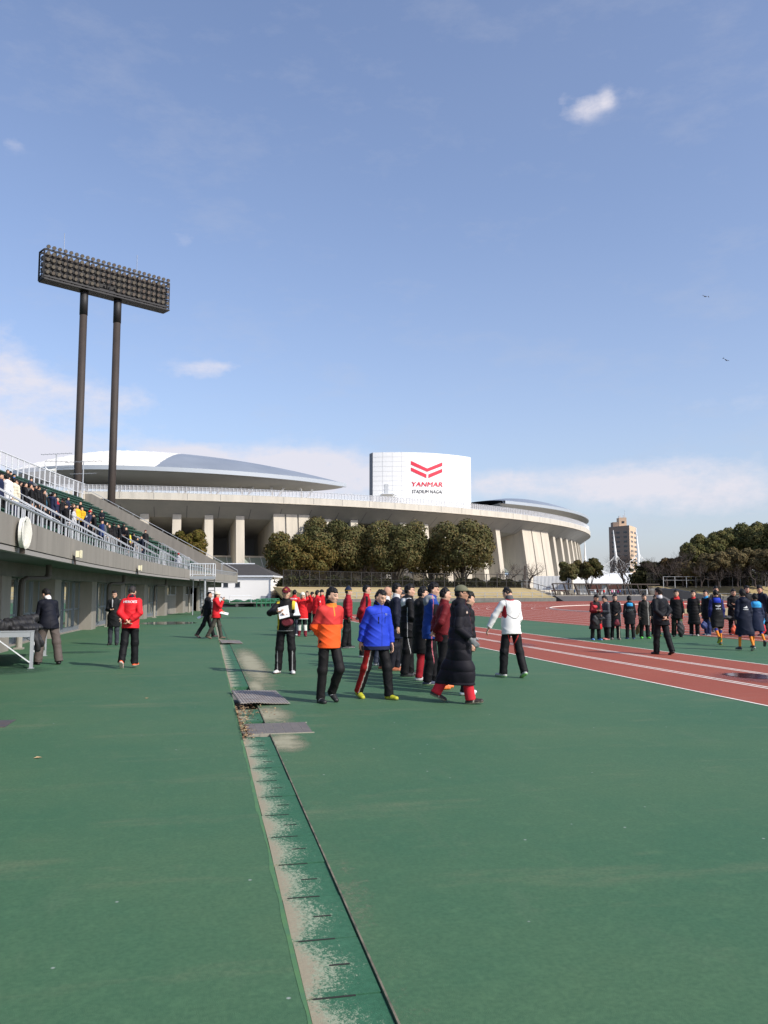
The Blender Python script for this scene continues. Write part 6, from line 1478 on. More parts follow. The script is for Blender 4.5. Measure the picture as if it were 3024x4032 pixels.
# ---- E white jacket, back
bo,I=person('man seen from behind in white jacket with red panel, pointing down with his left hand',uv=(2018,2668),h=1.69,az=-4,legs=((3,4,7,0,30),(-9,14,6,22,2)),arms=(((-.62,.35,-1),(-.42,.35,-1)),((.14,.12,-1),(-.10,.55,-.7))),head=(-28,26),lean=5,c=(.74,.73,.70),sl=(.74,.73,.70),t=.036,hem=.13,
    tc=(.015,.015,.017),tr=1.7,shoe=((.40,.41,.40),(.30,.62,.20),(.55,.55,.55)),hair='buzz',hc=(.016,.014,.013),scarf=(.09,.09,.095),collar=.03,colc=(.35,.012,.02),belly=.015,
    paint=[(lambda V,AJ,P0,sp,rt,fw: (((V[:,0]+.150)/.030)**2+((V[:,2]-1.19)/np.where(V[:,2]>1.15,.17,.075))**2<1)&(V[:,1]<.05),(.33,.010,.018)),(lambda V,AJ,P0,sp,rt,fw: (np.abs(V[:,2]-(1.135-.06*np.cos((V[:,0]-.02)*14)+.03))<.0085)&(V[:,1]<.02)&(V[:,0]>-.13)&(V[:,0]<.2),(.12,.12,.12)),
       (lambda V,AJ,P0,sp,rt,fw: (np.abs(V[:,0]+.115+.30*(1.42-V[:,2])*.35)<.009)&(V[:,1]<.02)&(V[:,2]>1.30),(.2,.2,.2))],
    tpaint=[(lambda V,J,P0: (np.abs(np.abs(V[:,0])-np.interp(V[:,2],[.10,.62,.84],[.07,.03,.125]))<.0075)&(V[:,1]<.03),(.50,.03,.025))],**NR)
# ---- F red HEROES jacket
bo,I=person('man seen from behind in red jacket with white back lettering, hands clasped, orange shoes',uv=(505,2630),h=1.68,az=10,legs=((-10,12,2,40),(2,4,2,0)),arms=('behind','behind'),head=(2,14),lean=4,c=(.66,.020,.028),t=.044,hem=.13,
    tc=(.013,.014,.016),tr=1.7,shoe=((.75,.11,.025),(.66,.55,.50)),hair='short',hc=(.035,.03,.028),scarf=(.014,.016,.04),collar=.045,belly=.0,
    paint=[],**NR)
decal(child(bo,'jacket'),'HEROES',white_print,lc(I,(0,-.15,1.385)),(1,0,0),(0,0,1),(0,-1,0),.285,.052,'back_lettering',.03)
# ---- G suit at the table
bo,I=person('man in dark navy blazer and grey-brown trousers bending over the steel table',uv=(188,2616),h=1.74,az=-22,legs=((8,8,9),(-8,4,10)),arms=('table','table'),head=(-24,30),lean=24,c=(.014,.016,.028),t=.022,hem=.15,tc=(.105,.085,.076),tr=2.4,
    shoe=((.015,.013,.013),(.02,.02,.02)),hair='full',collar=.02,colc=(.014,.016,.028),scarf=(.62,.62,.62),paint=[(lambda V,AJ,P0,sp,rt,fw: (np.abs(V[:,0]-.0)<.004)&(V[:,2]<1.0)&(V[:,1]<.0),(.004,.004,.008))],**NR)
# ---- H long coat, smiling
bo,I=person('smiling man in glasses and knee-length dark coat with a white scarf walking this way',uv=(445,2540),h=1.63,az=186,legs=((2,2,2),(-2,3,2)),arms=('down','front'),head=(0,6),lean=2,top='coat',c=(.018,.020,.022),t=.024,hem=.36,tc=(.035,.04,.05),tr=1.,shoe=((.012,.012,.012),(.02,.02,.02)),hair='full',collar=.05,extra=(glasses(),),
    paint=[(lambda V,AJ,P0,sp,rt,fw: (np.abs(V[:,0]-.03-.25*np.maximum(V[:,2]-1.38,0))<.016)&(V[:,1]>.03)&(V[:,2]>1.20),(.6,.6,.6)),(lambda V,AJ,P0,sp,rt,fw: (np.abs(V[:,0])<.004)&(V[:,1]>.03),(.004,.004,.004))],**MD)
# ---- I woman with microphone
bo,I=person('woman in red jacket and cream knitted cap speaking into a microphone',uv=(848,2515),h=1.60,az=98,legs=((14,4,1),(-14,14,1,20)),arms=('frontlow','mic'),head=(0,2),lean=0,c=(.60,.018,.025),t=.040,hem=.16,tc=(.055,.050,.040),tr=1.,shoe=((.11,.075,.045),(.05,.04,.03)),hair='long',hc=(.045,.018,.012),collar=.06,hood=(.5,.016,.02),
    sock=((.10,.065,.04),(.35,.12,.12)),**MD)
person_I=I
rs_=I; Hc,hu,hf,HM=I['Hc'],I['hu'],I['hf'],I['HM']
Vh,Fh=polygonize([ell(Hc+hu*.05-hf*.01,(.098,.115,.105),HM,cut=[(Hc+hu*.040,-hu)]),ell(Hc+hu*.045+hf*.10,(.06,.05,.014),HM,k=.02)],.010,lambda X:.003*np.sin(X[:,2]*200))
np_mesh('knit_cap',(Vh+I['off'])*I['s'],Fh,cloth,bo,np.tile(np.array([.66,.60,.48]),(len(Vh),1)),None,True)
Wr=I['AJ'][1][2]+I['AJ'][1][4]*.07; tip=I['Hc']+I['hf']*.135-I['hu']*.055
a_,b_=wp(I,Wr),wp(I,tip); c_=a_+(a_-b_).normalized()*.09; mb=MB(); mb.tube([c_-a_,b_.lerp(a_,.18)-a_],[.011,.014],8); o=mb.build('microphone',black_steel,loc=a_); tag(o,'black hand microphone held to the mouth of the woman in red','microphone')
mb=MB(); d_=(b_-a_); mb.tube([d_*.78,d_*.86,d_*.97,d_*1.03],[.014,.025,.025,.012],8); mb.build('grille',galv,o)
board(I,I['AJ'][0][2]+I['AJ'][0][4]*.12,(.3,.25,.9),(0,1,.1),.22,.34,'open white leaflet with dark print held low by the woman in red',name='leaflet',cat='leaflet')
# ---- J
bo,I=person('man in black jacket with pale yellow stripe striding behind the woman in red',uv=(812,2512),h=1.62,az=80,legs=((22,6,1),(-20,12,1,30)),arms=('swingb','down2'),head=(20,4),lean=6,c=(.016,.017,.020),t=.034,hem=.12,tc=(.014,.015,.018),tr=1.2,shoe=((.05,.02,.02),(.05,.05,.05)),hair='short',hood=(.018,.018,.02),
    paint=[(lambda V,AJ,P0,sp,rt,fw: (np.abs(V[:,0]+.05+ (V[:,2]-1.25)*.15)<.026)&(V[:,1]<-.02),(.30,.27,.14))],**MD)
board(I,I['AJ'][0][2]+I['AJ'][0][4]*.10,(.2,-.4,.8),(0,1,.1),.22,.32,'white sheaf of papers in the hand of the striding man in black',name='papers',cat='papers')
# ---- K suit on the track
bo,I=person('man in black suit seen from behind on the red lane with hands clasped behind him',uv=(2612,2578),h=1.70,az=-6,legs=((8,6,2),(-14,10,2,18)),arms=('behind','behind'),head=(-22,8),lean=3,c=(.010,.012,.018),t=.030,hem=.17,tc=(.010,.011,.014),tr=1.7,shoe=((.016,.010,.009),(.02,.02,.02)),hair='full',hc=(.014,.011,.010),collar=.02,scarf=(.5,.5,.52),hs=1.04,belly=.01,**NR)
# ---- line of people between blue jacket and long coat
gL='row of people standing with their backs to the sun'
person('man in maroon quilted jacket and navy bobble hat standing apart',uv=(1368,2552),h=1.72,az=98,legs=((4,2,2),(-6,3,2)),arms=('down','down'),head=(0,0),c=(.30,.012,.022),t=.040,quilt=.10,hem=.12,tc=(.013,.013,.015),tr=2.,shoe=((.03,.03,.03),(.45,.45,.43)),hair='knit',cap_c=(.012,.02,.05),cap_b=(.35,.22,.03),gloves=(.05,.03,.02),**MD)
person('man in glasses and red jacket with black side panel, left end of the standing row',uv=(1440,2588),h=1.76,az=96,legs=((3,2,2),(-4,3,2)),arms=('behind','behind'),head=(0,0),c=(.38,.012,.022),sl=(.28,.010,.018),t=.030,hem=.12,tc=(.014,.012,.014),tr=1.6,shoe=((.5,.5,.5),(.5,.5,.5)),hair='short',gloves=(.1,.1,.1),extra=(glasses(),),group=gL,
   paint=[(lambda V,AJ,P0,sp,rt,fw: (np.abs(V[:,0])>.10)&(np.abs(V[:,1]-.02)<.03)&(V[:,2]>1.2),(.015,.012,.015))],tpaint=[(lambda V,J,P0: (np.abs(V[:,1])<.03)&(V[:,0]>.1),(.35,.012,.02))],**MD)
person('white-haired person in dark jacket half hidden behind the blue jacket',uv=(1498,2620),h=1.62,az=100,head=(0,5),c=(.02,.02,.025),t=.03,hem=.12,tc=(.05,.06,.09),hair='full',hc=(.55,.55,.55),shoe=((.45,.45,.45),(.5,.5,.5)),group=gL,**MD)
person('balding man behind the man in the blue jacket',uv=(1520,2632),h=1.71,az=94,head=(0,8),c=(.55,.55,.55),sl=(.02,.02,.03),t=.03,hem=.12,tc=(.014,.014,.016),hair='bald',hc=(.05,.045,.04),shoe=((.30,.08,.04),(.4,.2,.1)),group=gL,skc=(.48,.27,.18),**MD)
person('tall dark-haired man in navy jacket with white collar in the standing row',uv=(1560,2640),h=1.76,az=100,head=(0,2),c=(.016,.020,.045),t=.03,hem=.30,tc=(.02,.02,.03),hair='full',colc=(.5,.5,.5),shoe=((.35,.10,.04),(.45,.25,.15)),group=gL,**MD)
person('man in grey cap among the standing row',uv=(1580,2625),h=1.64,az=100,head=(10,4),c=(.02,.02,.022),t=.03,hem=.12,hair='cap',cap_c=(.05,.05,.055),cap_b=(.045,.045,.05),shoe=((.3,.3,.3),(.4,.4,.4)),group=gL,**MD)
bo,I=person('man in long black jacket with white shoulder patch and white piping',uv=(1612,2662),h=1.74,az=97,legs=((5,2,2),(-4,3,2)),arms=('down','frontlow'),head=(6,4),c=(.010,.010,.013),t=.030,hem=.20,tc=(.010,.010,.012),tr=1.8,hair='full',shoe=((.02,.02,.02),(.10,.10,.10)),hood=(.012,.012,.014),group=gL,broad=1.05,
   paint=[(lambda V,AJ,P0,sp,rt,fw: (V[:,0]>.03)&(V[:,2]>1.30+.35*(V[:,0]-.03))&(V[:,2]<1.47)&(V[:,1]<.06)&(V[:,0]<.16),(.6,.6,.6)),(lambda V,AJ,P0,sp,rt,fw: (np.abs(V[:,1]+.03)<.005)&(V[:,0]>.08)&(V[:,2]<1.30),(.5,.5,.5))],tpaint=[(lambda V,J,P0: (np.abs(V[:,1]-.02-.04*np.sin(V[:,2]*6))<.005)&(V[:,0]>.09),(.55,.55,.55))],**NR)
person('person in knee-length black hooded coat seen from behind in the row',uv=(1662,2678),h=1.68,az=88,legs=((3,2,2),(-4,3,2)),head=(0,4),top='coat',c=(.008,.008,.010),t=.034,hem=.44,tc=(.012,.012,.014),hair='full',hood=(.02,.02,.022),shoe=((.5,.5,.5),(.6,.6,.6)),group=gL,tpaint=[(lambda V,J,P0: (V[:,0]>.10)&(V[:,2]<.5),(.28,.012,.02))],**MD)
person('young man in royal blue jacket with grey hood and pink-edged black trousers',uv=(1705,2695),h=1.755,az=96,legs=((6,3,2),(-5,3,3)),arms=('down','frontlow'),head=(16,8),c=(.014,.050,.25),sl=(.014,.050,.25),t=.030,hem=.16,tc=(.010,.010,.013),tr=1.7,hair='full',hood=(.24,.25,.26),shoe=((.05,.06,.10),(.45,.55,.30),(.5,.5,.5)),group=gL,
   paint=[(lambda V,AJ,P0,sp,rt,fw: (V[:,0]>.12)&(V[:,2]<1.36)&(V[:,2]>1.0)&(V[:,1]>-.01),(.012,.012,.016)),(lambda V,AJ,P0,sp,rt,fw: (np.abs(V[:,1]+.01-.05*(V[:,2]-1.1))<.006)&(V[:,0]>.08),(.60,.16,.20))],tpaint=[(lambda V,J,P0: (np.abs(V[:,1]-.01-.03*np.sin(V[:,2]*7))<.006)&(V[:,0]>.09),(.60,.16,.20)),(lambda V,J,P0: (V[:,0]>.09)&(V[:,1]>.03)&(V[:,2]>.74),(.02,.09,.40))],**NR)
person('person in dark maroon jacket mostly hidden behind the long black coat',uv=(1748,2712),h=1.66,az=92,legs=((3,2,2),(-5,4,3)),arms=('behind','behind'),head=(0,4),c=(.13,.010,.014),t=.034,hem=.13,tc=(.012,.012,.014),tr=1.8,hair='short',shoe=((.75,.16,.03),(.75,.25,.04)),group=gL,quilt=0,**NR)
person('person in black quilted jacket facing right, hidden behind the long coat',uv=(1842,2735),h=1.60,az=88,legs=((4,2,2),(-4,3,2)),head=(8,16),c=(.016,.016,.020),t=.042,quilt=.12,hem=.20,tc=(.014,.012,.016),hair='full',shoe=((.60,.66,.70),(.55,.55,.45)),group=gL,tpaint=[(lambda V,J,P0: (np.abs(V[:,1]-.04)<.008)&(V[:,0]<-.08),(.35,.012,.02))],**MD)
# ---- red-jacket group at the back
gR='group in red jackets standing far behind the maroon cap'
bo,I=person('black-haired man in red jacket just right of the maroon cap, back turned',uv=(1158,2502),h=1.66,az=20,c=(.60,.018,.025),t=.035,hem=.12,tc=(.03,.035,.05),hair='full',shoe=((.5,.5,.5),(.6,.6,.6)),group=gR,**MD)
decal(child(bo,'jacket'),'HEROES',white_print,lc(I,(0,-.15,1.40)),(1,0,0),(0,0,1),(0,-1,0),.26,.05,'back_lettering',.03)
bo,I=person('girl in long red coat with white hem and white tasselled knit hat',uv=(1190,2506),h=1.56,az=185,c=(.62,.016,.02),t=.04,hem=.26,top='coat',tc=(.012,.012,.014),hair='long',hc=(.02,.012,.01),arms=('up','down'),shoe=((.16,.015,.025),(.10,.01,.02)),sock=((.16,.015,.025),(.65,.63,.58)),group=gR,paint=[(lambda V,AJ,P0,sp,rt,fw: V[:,2]<.70,(.7,.68,.64))],tpaint=[(lambda V,J,P0: V[:,2]<.45,(.68,.66,.60)),(lambda V,J,P0: V[:,2]<.22,(.16,.015,.025))],**MD)
Hc,hu,hf,hr,HM=I['Hc'],I['hu'],I['hf'],I['hr'],I['HM']
Vh,Fh=polygonize([ell(Hc+hu*.05-hf*.01,(.100,.115,.108),HM,cut=[(Hc+hu*.030,-hu)]),cap(Hc+hr*.09+hu*.02,Hc+hr*.10-hu*.20,.020,.014,k=.01),cap(Hc-hr*.09+hu*.02,Hc-hr*.10-hu*.20,.020,.014,k=.01),ell(Hc+hr*.10-hu*.23,(.03,.03,.03),None,k=.01),ell(Hc-hr*.10-hu*.23,(.03,.03,.03),None,k=.01)],.011)
np_mesh('knit_hat',(Vh+I['off'])*I['s'],Fh,cloth,bo,np.tile(np.array([.70,.66,.56]),(len(Vh),1)),None,True)
person('man in red jacket whose face shows above the white knit hat',uv=(1208,2488),h=1.62,az=188,c=(.55,.016,.022),t=.035,hem=.12,hair='short',shoe=((.1,.1,.1),(.3,.3,.3)),group=gR,**MD)
person('person in dark cap and maroon jacket in the middle of the red group',uv=(1228,2486),h=1.60,az=190,c=(.28,.012,.018),t=.035,hem=.12,hair='cap',cap_c=(.03,.03,.035),cap_b=(.03,.03,.03),scarf=(.02,.02,.02),group=gR,**MD)
bo,I=person('black-haired man in red jacket with a white number 4 on the sleeve',uv=(1248,2502),h=1.65,az=60,c=(.60,.018,.025),t=.035,hem=.12,tc=(.02,.02,.025),hair='full',shoe=((.1,.1,.1),(.4,.4,.4)),group=gR,**MD)
decal(child(bo,'jacket'),'4',white_print,lc(I,(.22,-.02,1.30)),(-.3,1,0),(0,0,1),(1,-.3,0),.05,.07,'sleeve_number',.03)
person('person in black beanie at the right edge of the red group',uv=(1266,2490),h=1.68,az=200,c=(.55,.016,.022),sl=(.02,.02,.02),t=.035,hem=.12,hair='beanie',cap_c=(.02,.02,.022),scarf=(.012,.012,.014),group=gR,**MD)
# ---- children on the green strip at the right
gK='children in long sports coats lined up beyond the red lanes'
KD=dict(cell=.0125,lod=1,hs=1.13)
def kid(lab,u,v,vt,az,**k):
    p=G(u,v); h=hgt(u,vt,p); d=dict(legs=((3,2,2),(-3,3,3)),top='coat',c=(.012,.012,.015),t=.036,hem=.40,tc=(.014,.014,.016),tr=1.4,hair='full',shoe=((.1,.1,.1),(.4,.4,.4)),group=gK,uv=(u,v)); d.update(KD); d.update(k)
    return person(lab,h=h,az=az,**d)
kid('boy in long black and dark red coat looking down at a red bundle',2348,2521,2342,178,arms=('front','front'),head=(0,28),c=(.014,.012,.014),sl=(.16,.012,.018),hem=.52,shoe=((.12,.30,.62),(.6,.6,.6)),paint=[(lambda V,AJ,P0,sp,rt,fw: (V[:,0]<-.10)&(V[:,2]<.62),(.50,.015,.02))])
kid('boy in dark grey quilted coat facing left beside the leftmost boy',2388,2519,2348,262,arms=('front','frontlow'),c=(.062,.065,.075),quilt=.085,hood=(.10,.105,.115),hem=.44,shoe=((.55,.14,.12),(.6,.5,.5)),head=(8,16),tpaint=[(lambda V,J,P0: (V[:,1]<-.03)&(np.abs(V[:,0]-.10)<.02)&(V[:,2]<.38)&(np.sin(V[:,2]*120)>0),(.45,.45,.45))])
kid('boy in black coat with a white sleeve stripe, third child from the left',2424,2518,2343,196,arms=('frontlow','down2'),sl=(.012,.012,.015),hem=.42,shoe=((.20,.17,.16),(.5,.3,.3)),paint=[(lambda V,AJ,P0,sp,rt,fw: (V[:,0]<-.185)&(V[:,1]<.06),(.62,.62,.66))],tpaint=[(lambda V,J,P0: np.abs(V[:,0]+.14)<.008,(.45,.40,.30))])
bo,I=kid('boy seen from behind in black coat with sky-blue hood lining and pale lettering',2482,2516,2349,16,c=(.014,.014,.018),hood=(.014,.014,.018),hem=.34,shoe=((.03,.06,.16),(.05,.08,.2)),head=(4,6),paint=[(lambda V,AJ,P0,sp,rt,fw: (V[:,2]>1.335)&(V[:,1]<-.02)&(np.abs(V[:,0])<.12)&(V[:,2]<1.47),(.035,.33,.66))])
decal(child(bo,'coat'),'L\u2014\u2014 \u2014\u2014\u2014\u2014 \u2014\u2014\n\u2014\u2014\u2014\u2014\u2014\u2014\u2014\u2014\n    \u2014\u2014\u2014',mat('pale_blue_print',(.45,.60,.62),.5),lc(I,(0,-.15,1.17)),(1,0,0),(0,0,1),(0,-1,0),.30,.075,'back_lettering',.02)
kid('boy with cream neck warmer and bright green shoes in a black striped coat',2540,2514,2341,190,scarf=(.60,.56,.46),c=(.020,.019,.018),hem=.42,tr=1.8,shoe=((.10,.62,.06),(.15,.66,.08)),paint=[(lambda V,AJ,P0,sp,rt,fw: (np.abs(V[:,0]+.12)<.022)&(np.abs(np.abs(V[:,0]+.12)-.014)<.008)&(V[:,1]>0),(.28,.27,.25))])
kid('child hidden behind the man in the black suit, one yellow shoe showing',2585,2505,2345,190,shoe=((.62,.62,.05),(.5,.5,.1)))
kid('boy in black coat with red collar and red sleeve panel right of the suit man',2668,2508,2325,205,c=(.014,.013,.015),colc=(.55,.03,.03),hem=.26,tc=(.020,.026,.018),tr=2.4,arms=('down2','down'),head=(14,4),shoe=((.02,.02,.02),(.03,.03,.03)),paint=[(lambda V,AJ,P0,sp,rt,fw: (V[:,0]<-.195)&(V[:,2]<1.30)&(V[:,1]<.08),(.50,.018,.022)),(lambda V,AJ,P0,sp,rt,fw: (np.abs(V[:,0])<.10)&(V[:,2]>1.40),(.50,.03,.03))],tpaint=[(lambda V,J,P0: (V[:,0]<-.08)&(V[:,2]>.5),(.08,.11,.05))])
kid('boy in long black quilted coat with red collar looking left',2735,2504,2327,218,c=(.016,.016,.017),colc=(.45,.03,.03),quilt=.115,hem=.50,head=(12,2),tr=1.8,shoe=((.42,.42,.38),(.5,.5,.5)),paint=[(lambda V,AJ,P0,sp,rt,fw: (np.abs(V[:,0]+.23)<.03)&(np.abs(V[:,2]-1.22)<.007),(.30,.36,.12))])
kid('boy in black coat with a small light blue collar facing left',2785,2502,2326,255,c=(.012,.013,.018),t=.03,hem=.30,colc=(.05,.35,.7),head=(0,0),shoe=((.05,.08,.12),(.5,.5,.5)),tc=(.02,.035,.10))
kid('taller boy standing behind the boy with the white chevron back print',2824,2490,2312,200,c=(.02,.018,.018),hem=.30,paint=[(lambda V,AJ,P0,sp,rt,fw: (np.abs(np.abs(V[:,0])-.20)<.012),(.3,.3,.28))],tc=(.10,.10,.12))
SOCK=((.72,.22,.02),(.02,.035,.22))
bo,I=kid('boy walking away in black coat with blue hood, white chevron print and orange socks',2835,2541,2326,14,legs=((-22,26,2,40),(4,3,2)),c=(.012,.013,.015),sl=(.014,.018,.10),hem=.36,hood=(.012,.013,.015),shorts=True,tc=(.012,.012,.014),sock=SOCK,hair='buzz',shoe=((.05,.06,.03),(.42,.50,.06)),head=(0,4),paint=[(lambda V,AJ,P0,sp,rt,fw: (V[:,2]>1.35)&(V[:,1]<-.02)&(np.abs(V[:,0])<.115)&(V[:,2]<1.5),(.02,.045,.42))])
J_=child(bo,'coat'); cch=lc(I,(0.01,-.16,1.235)); cw,ch_=.155,.062
def poly(pts,k=5):
    return pts
chv=[]; fsx=[]
def quadstrip(b,pa,pb,n=5):
    return [[ (pa[0][0]+(pa[1][0]-pa[0][0])*i/n,pa[0][1]+(pa[1][1]-pa[0][1])*i/n),(pb[0][0]+(pb[1][0]-pb[0][0])*i/n,pb[0][1]+(pb[1][1]-pb[0][1])*i/n)] for i in range(n+1)]
vs=[];fs=[]
for pa,pb in ((((-.085,.035),(0,-.005)),((-.085,.018),(0,-.024))),(((0,-.005),(.085,.035)),((0,-.024),(.085,.018))),(((-.062,.040),(0,.030)),((-.045,.030),(0,.021))),(((0,.030),(.062,.040)),((0,.021),(.045,.030)))):
    st_=quadstrip(None,pa,pb); o_=len(vs)
    for r in st_: vs+=[tuple(r[0]),tuple(r[1])]
    for i in range(len(st_)-1): fs.append((o_+2*i,o_+2*i+1,o_+2*i+3,o_+2*i+2))
decal(J_,(vs,fs),white_print,lc(I,(0.01,-.16,1.225)),(1,0,0),(0,0,1),(0,-1,0),.1,.1,'back_emblem')
decal(J_,'umbro',white_print,lc(I,(0.012,-.16,1.155)),(1,0,0),(0,0,1),(0,-1,0),.15,.040,'back_lettering',.03)
kid('boy in black quilted coat with folded arms behind the boy with the three-bar emblem',2892,2500,2322,200,arms=('fold','frontlow'),quilt=.12,hood=(.014,.014,.016),hem=.40,head=(-14,8),shoe=((.3,.04,.04),(.3,.3,.3)))
bo,I=kid('boy walking away in long navy coat with white three-bar emblem and orange socks',2938,2562,2326,8,legs=((9,6,2),(-12,12,3,26)),c=(.014,.020,.046),hem=.50,hood=(.013,.018,.042),shorts=True,tc=(.012,.012,.014),sock=SOCK,hair='full',shoe=((.03,.035,.03),(.5,.5,.48)),head=(0,4),sl=(.014,.020,.046))
vs=[];fs=[]
for k,(x0,x1,hh_) in enumerate(((-.058,-.032,.020),(-.026,.002,.038),(.008,.036,.056))):
    o_=len(vs); vs+=[(x0+.0,-.03),(x1+.012,-.03),(x1+.012-(.03 if k else .012)*.6,-.03+hh_),(x0-(.0)+.0-(0.012 if k==0 else .018)*-.0,-.03+hh_*.86)]; fs.append((o_,o_+1,o_+2,o_+3))
J_=child(bo,'coat'); decal(J_,(vs,fs),white_print,lc(I,(0.01,-.16,1.245)),(1,0,0),(0,0,1),(0,-1,0),.1,.1,'back_emblem'); decal(J_,'adidas',white_print,lc(I,(0.01,-.16,1.175)),(1,0,0),(0,0,1),(0,-1,0),.15,.038,'back_lettering',.025)
kid('smiling boy in dark coat facing the camera behind the three-bar navy coat',2946,2492,2310,196,c=(.02,.02,.024),hem=.3,head=(-10,4))
kid('boy walking away in navy coat with light blue hood and orange socks',2988,2551,2341,20,legs=((4,3,2),(-20,26,2,44)),c=(.016,.022,.050),hood=(.016,.022,.05),hem=.40,shorts=True,tc=(.02,.03,.08),sock=SOCK,shoe=((.02,.025,.05),(.05,.05,.06)),head=(0,6),paint=[(lambda V,AJ,P0,sp,rt,fw: (V[:,2]>1.30)&(V[:,1]<-.01)&(np.abs(V[:,0])<.17)&(V[:,2]<1.5),(.05,.36,.72))])
kid('tall boy in long navy coat leaning forward at the right edge',3006,2505,2306,250,c=(.016,.022,.048),hem=.46,head=(0,22),lean=8)
kid('child in black coat cut off by the right edge of the picture',3052,2515,2320,240,c=(.014,.014,.016))
# bags and bundles the children hold
def bag(u,v,dist_uv,lab,rx,rz,m,name='bag',cat='bag',zoff=None,seed=1):
    p=G(*dist_uv); z=hgt(u,v,p); q=random.Random(seed); V,Fc=polygonize([ell((0,0,0),(rx,rx*.62,rz)),ell((rx*.1,0,rz*.75),(rx*.45,rx*.4,rz*.4),k=.03)],.013,lambda X: .010*np.sin(X[:,0]*40+seed)*np.sin(X[:,2]*33)); 
    o=np_mesh(name,V,Fc,m,None,None,(p.x,p.y,z),True); o.rotation_euler=(0,q.uniform(-.3,.3),0); tag(o,lab,cat); return o
def cm(n,c): return mat(n,c,.65,bump=(30,.5,.01))
bag(2345,2390,(2345,2528),'bright red bundle in the arms of the leftmost boy',.09,.06,cm('red_cloth',(.50,.015,.03)),'bundle','bundle',seed=2)
bag(2347,2445,(2347,2529),'black bag with a pale patch hanging from the leftmost boy',.10,.16,cm('black_cloth',(.013,.013,.015)),seed=3)
bag(2376,2436,(2372,2524),'black cap with white front held between the two leftmost boys',.12,.06,cm('black_cloth',(.013,.013,.015)),'cap','cap',seed=4)
bag(2431,2452,(2431,2524),'maroon drawstring pouch held by the third child from the left',.09,.10,cm('maroon_cloth',(.13,.010,.020)),seed=5)
bag(2510,2480,(2512,2512),'tan and navy bag standing between the sky-blue hood and the green shoes',.08,.18,cm('tan_cloth',(.22,.15,.05)),seed=6)
bag(2680,2475,(2682,2514),'black net bag hanging at the knee of the boy with the red sleeve',.14,.24,cm('black_cloth',(.013,.013,.015)),seed=7)
bag(2774,2463,(2774,2506),'blue ball bag beside the boy with the light blue collar',.13,.13,cm('blue_cloth',(.015,.035,.14)),seed=8)
bag(2892,2482,(2892,2506),'orange and white bag held before the boy with folded arms',.12,.16,cm('orange_cloth',(.62,.10,.04)),seed=9)
bag(3003,2478,(3003,2512),'red bag hanging at the right edge beside the light blue hood',.14,.17,cm('red_cloth',(.50,.015,.03)),seed=10)
bag(3007,2440,(3007,2510),'light blue cloth bundle held at the right edge',.07,.20,cm('azure_cloth',(.03,.30,.60)),'bundle','bundle',seed=11)
bag(2858,2432,(2862,2538),'black shoe bag swinging beside the boy with the chevron print',.20,.06,cm('black_cloth',(.013,.013,.015)),seed=12)
bag(2956,2475,(2950,2506),'small black and silver ball bag between the two navy coats',.08,.07,cm('grey_cloth',(.12,.12,.12)),seed=13)
# ---------------- steel table with a heap of jackets
tp0=G(122,2632); tb=thing('steel_table','galvanised steel work table with diagonal braces, cut by the left edge',"table",(tp0.x,tp0.y,0),R_(6))
TH=.765; TL,TW=-2.2,3.6
for x in (0,TL):
    for y in (0,TW): b=MB(); b.box(x-.035,x+.035,y-.035,y+.035,0,TH-.005); b.box(x-.06,x+.06,y-.06,y+.06,0,.012); b.build('leg',galv,tb)
b=MB(); 
for y in (0,TW): b.box(TL+.04,-.04,y-.03,y+.03,TH-.11,TH-.003)
for x in (0,TL): b.box(x-.03,x+.03,.04,TW-.04,TH-.11,TH-.003)
b.build('frame',galv,tb)
b=MB(); b.box(TL-.04,.04,-.04,TW+.04,TH,TH+.02); b.build('tabletop',galv,tb)
for y in (-.045,TW+.045): b=MB(); b.bar((-.03,y,.13),(-.75,y,TH-.08),.05,.02); b.build('brace',white_steel,tb); b=MB(); b.bar((TL+.03,y,.13),(TL+.75,y,TH-.08),.05,.02); b.build('brace',white_steel,tb)
b=MB(); b.bar((.0,.1,.16),(.0,.95,TH-.12),.04,.04); b.build('brace',white_steel,tb); b=MB(); b.bar((0,TW-.1,.16),(0,TW-.95,TH-.12),.04,.04); b.build('brace',white_steel,tb)
pz=TH+.02
V,Fc=polygonize([cap((-.62,.2,pz+.10),(-.10,.45,pz+.13),.10,.12,k=.05),cap((-.55,.35,pz+.16),(-.02,.6,pz+.24),.09,.10,k=.05),ell((-.25,.5,pz+.05),(.42,.42,.11),k=.05),cap((-.02,.3,pz+.02),(.13,.35,pz-.28),.07,.09,k=.05),cap((.06,.1,pz+.0),(.10,.15,pz-.40),.04,.06,k=.04),ell((-.70,.16,pz+.17),(.10,.16,.09),k=.03)],.013,lambda X: .014*np.sin(X[:,0]*23+X[:,2]*17)*np.sin(X[:,1]*21)+.006*np.sin(X[:,0]*61+X[:,1]*47))
o=np_mesh('jacket_heap',V,Fc,cm('black_cloth',(.013,.013,.015)),None,None,(tp0.x,tp0.y,0),True); o.rotation_euler=(0,0,R_(6)); tag(o,'rumpled black jackets heaped on the end of the steel table','clothes')
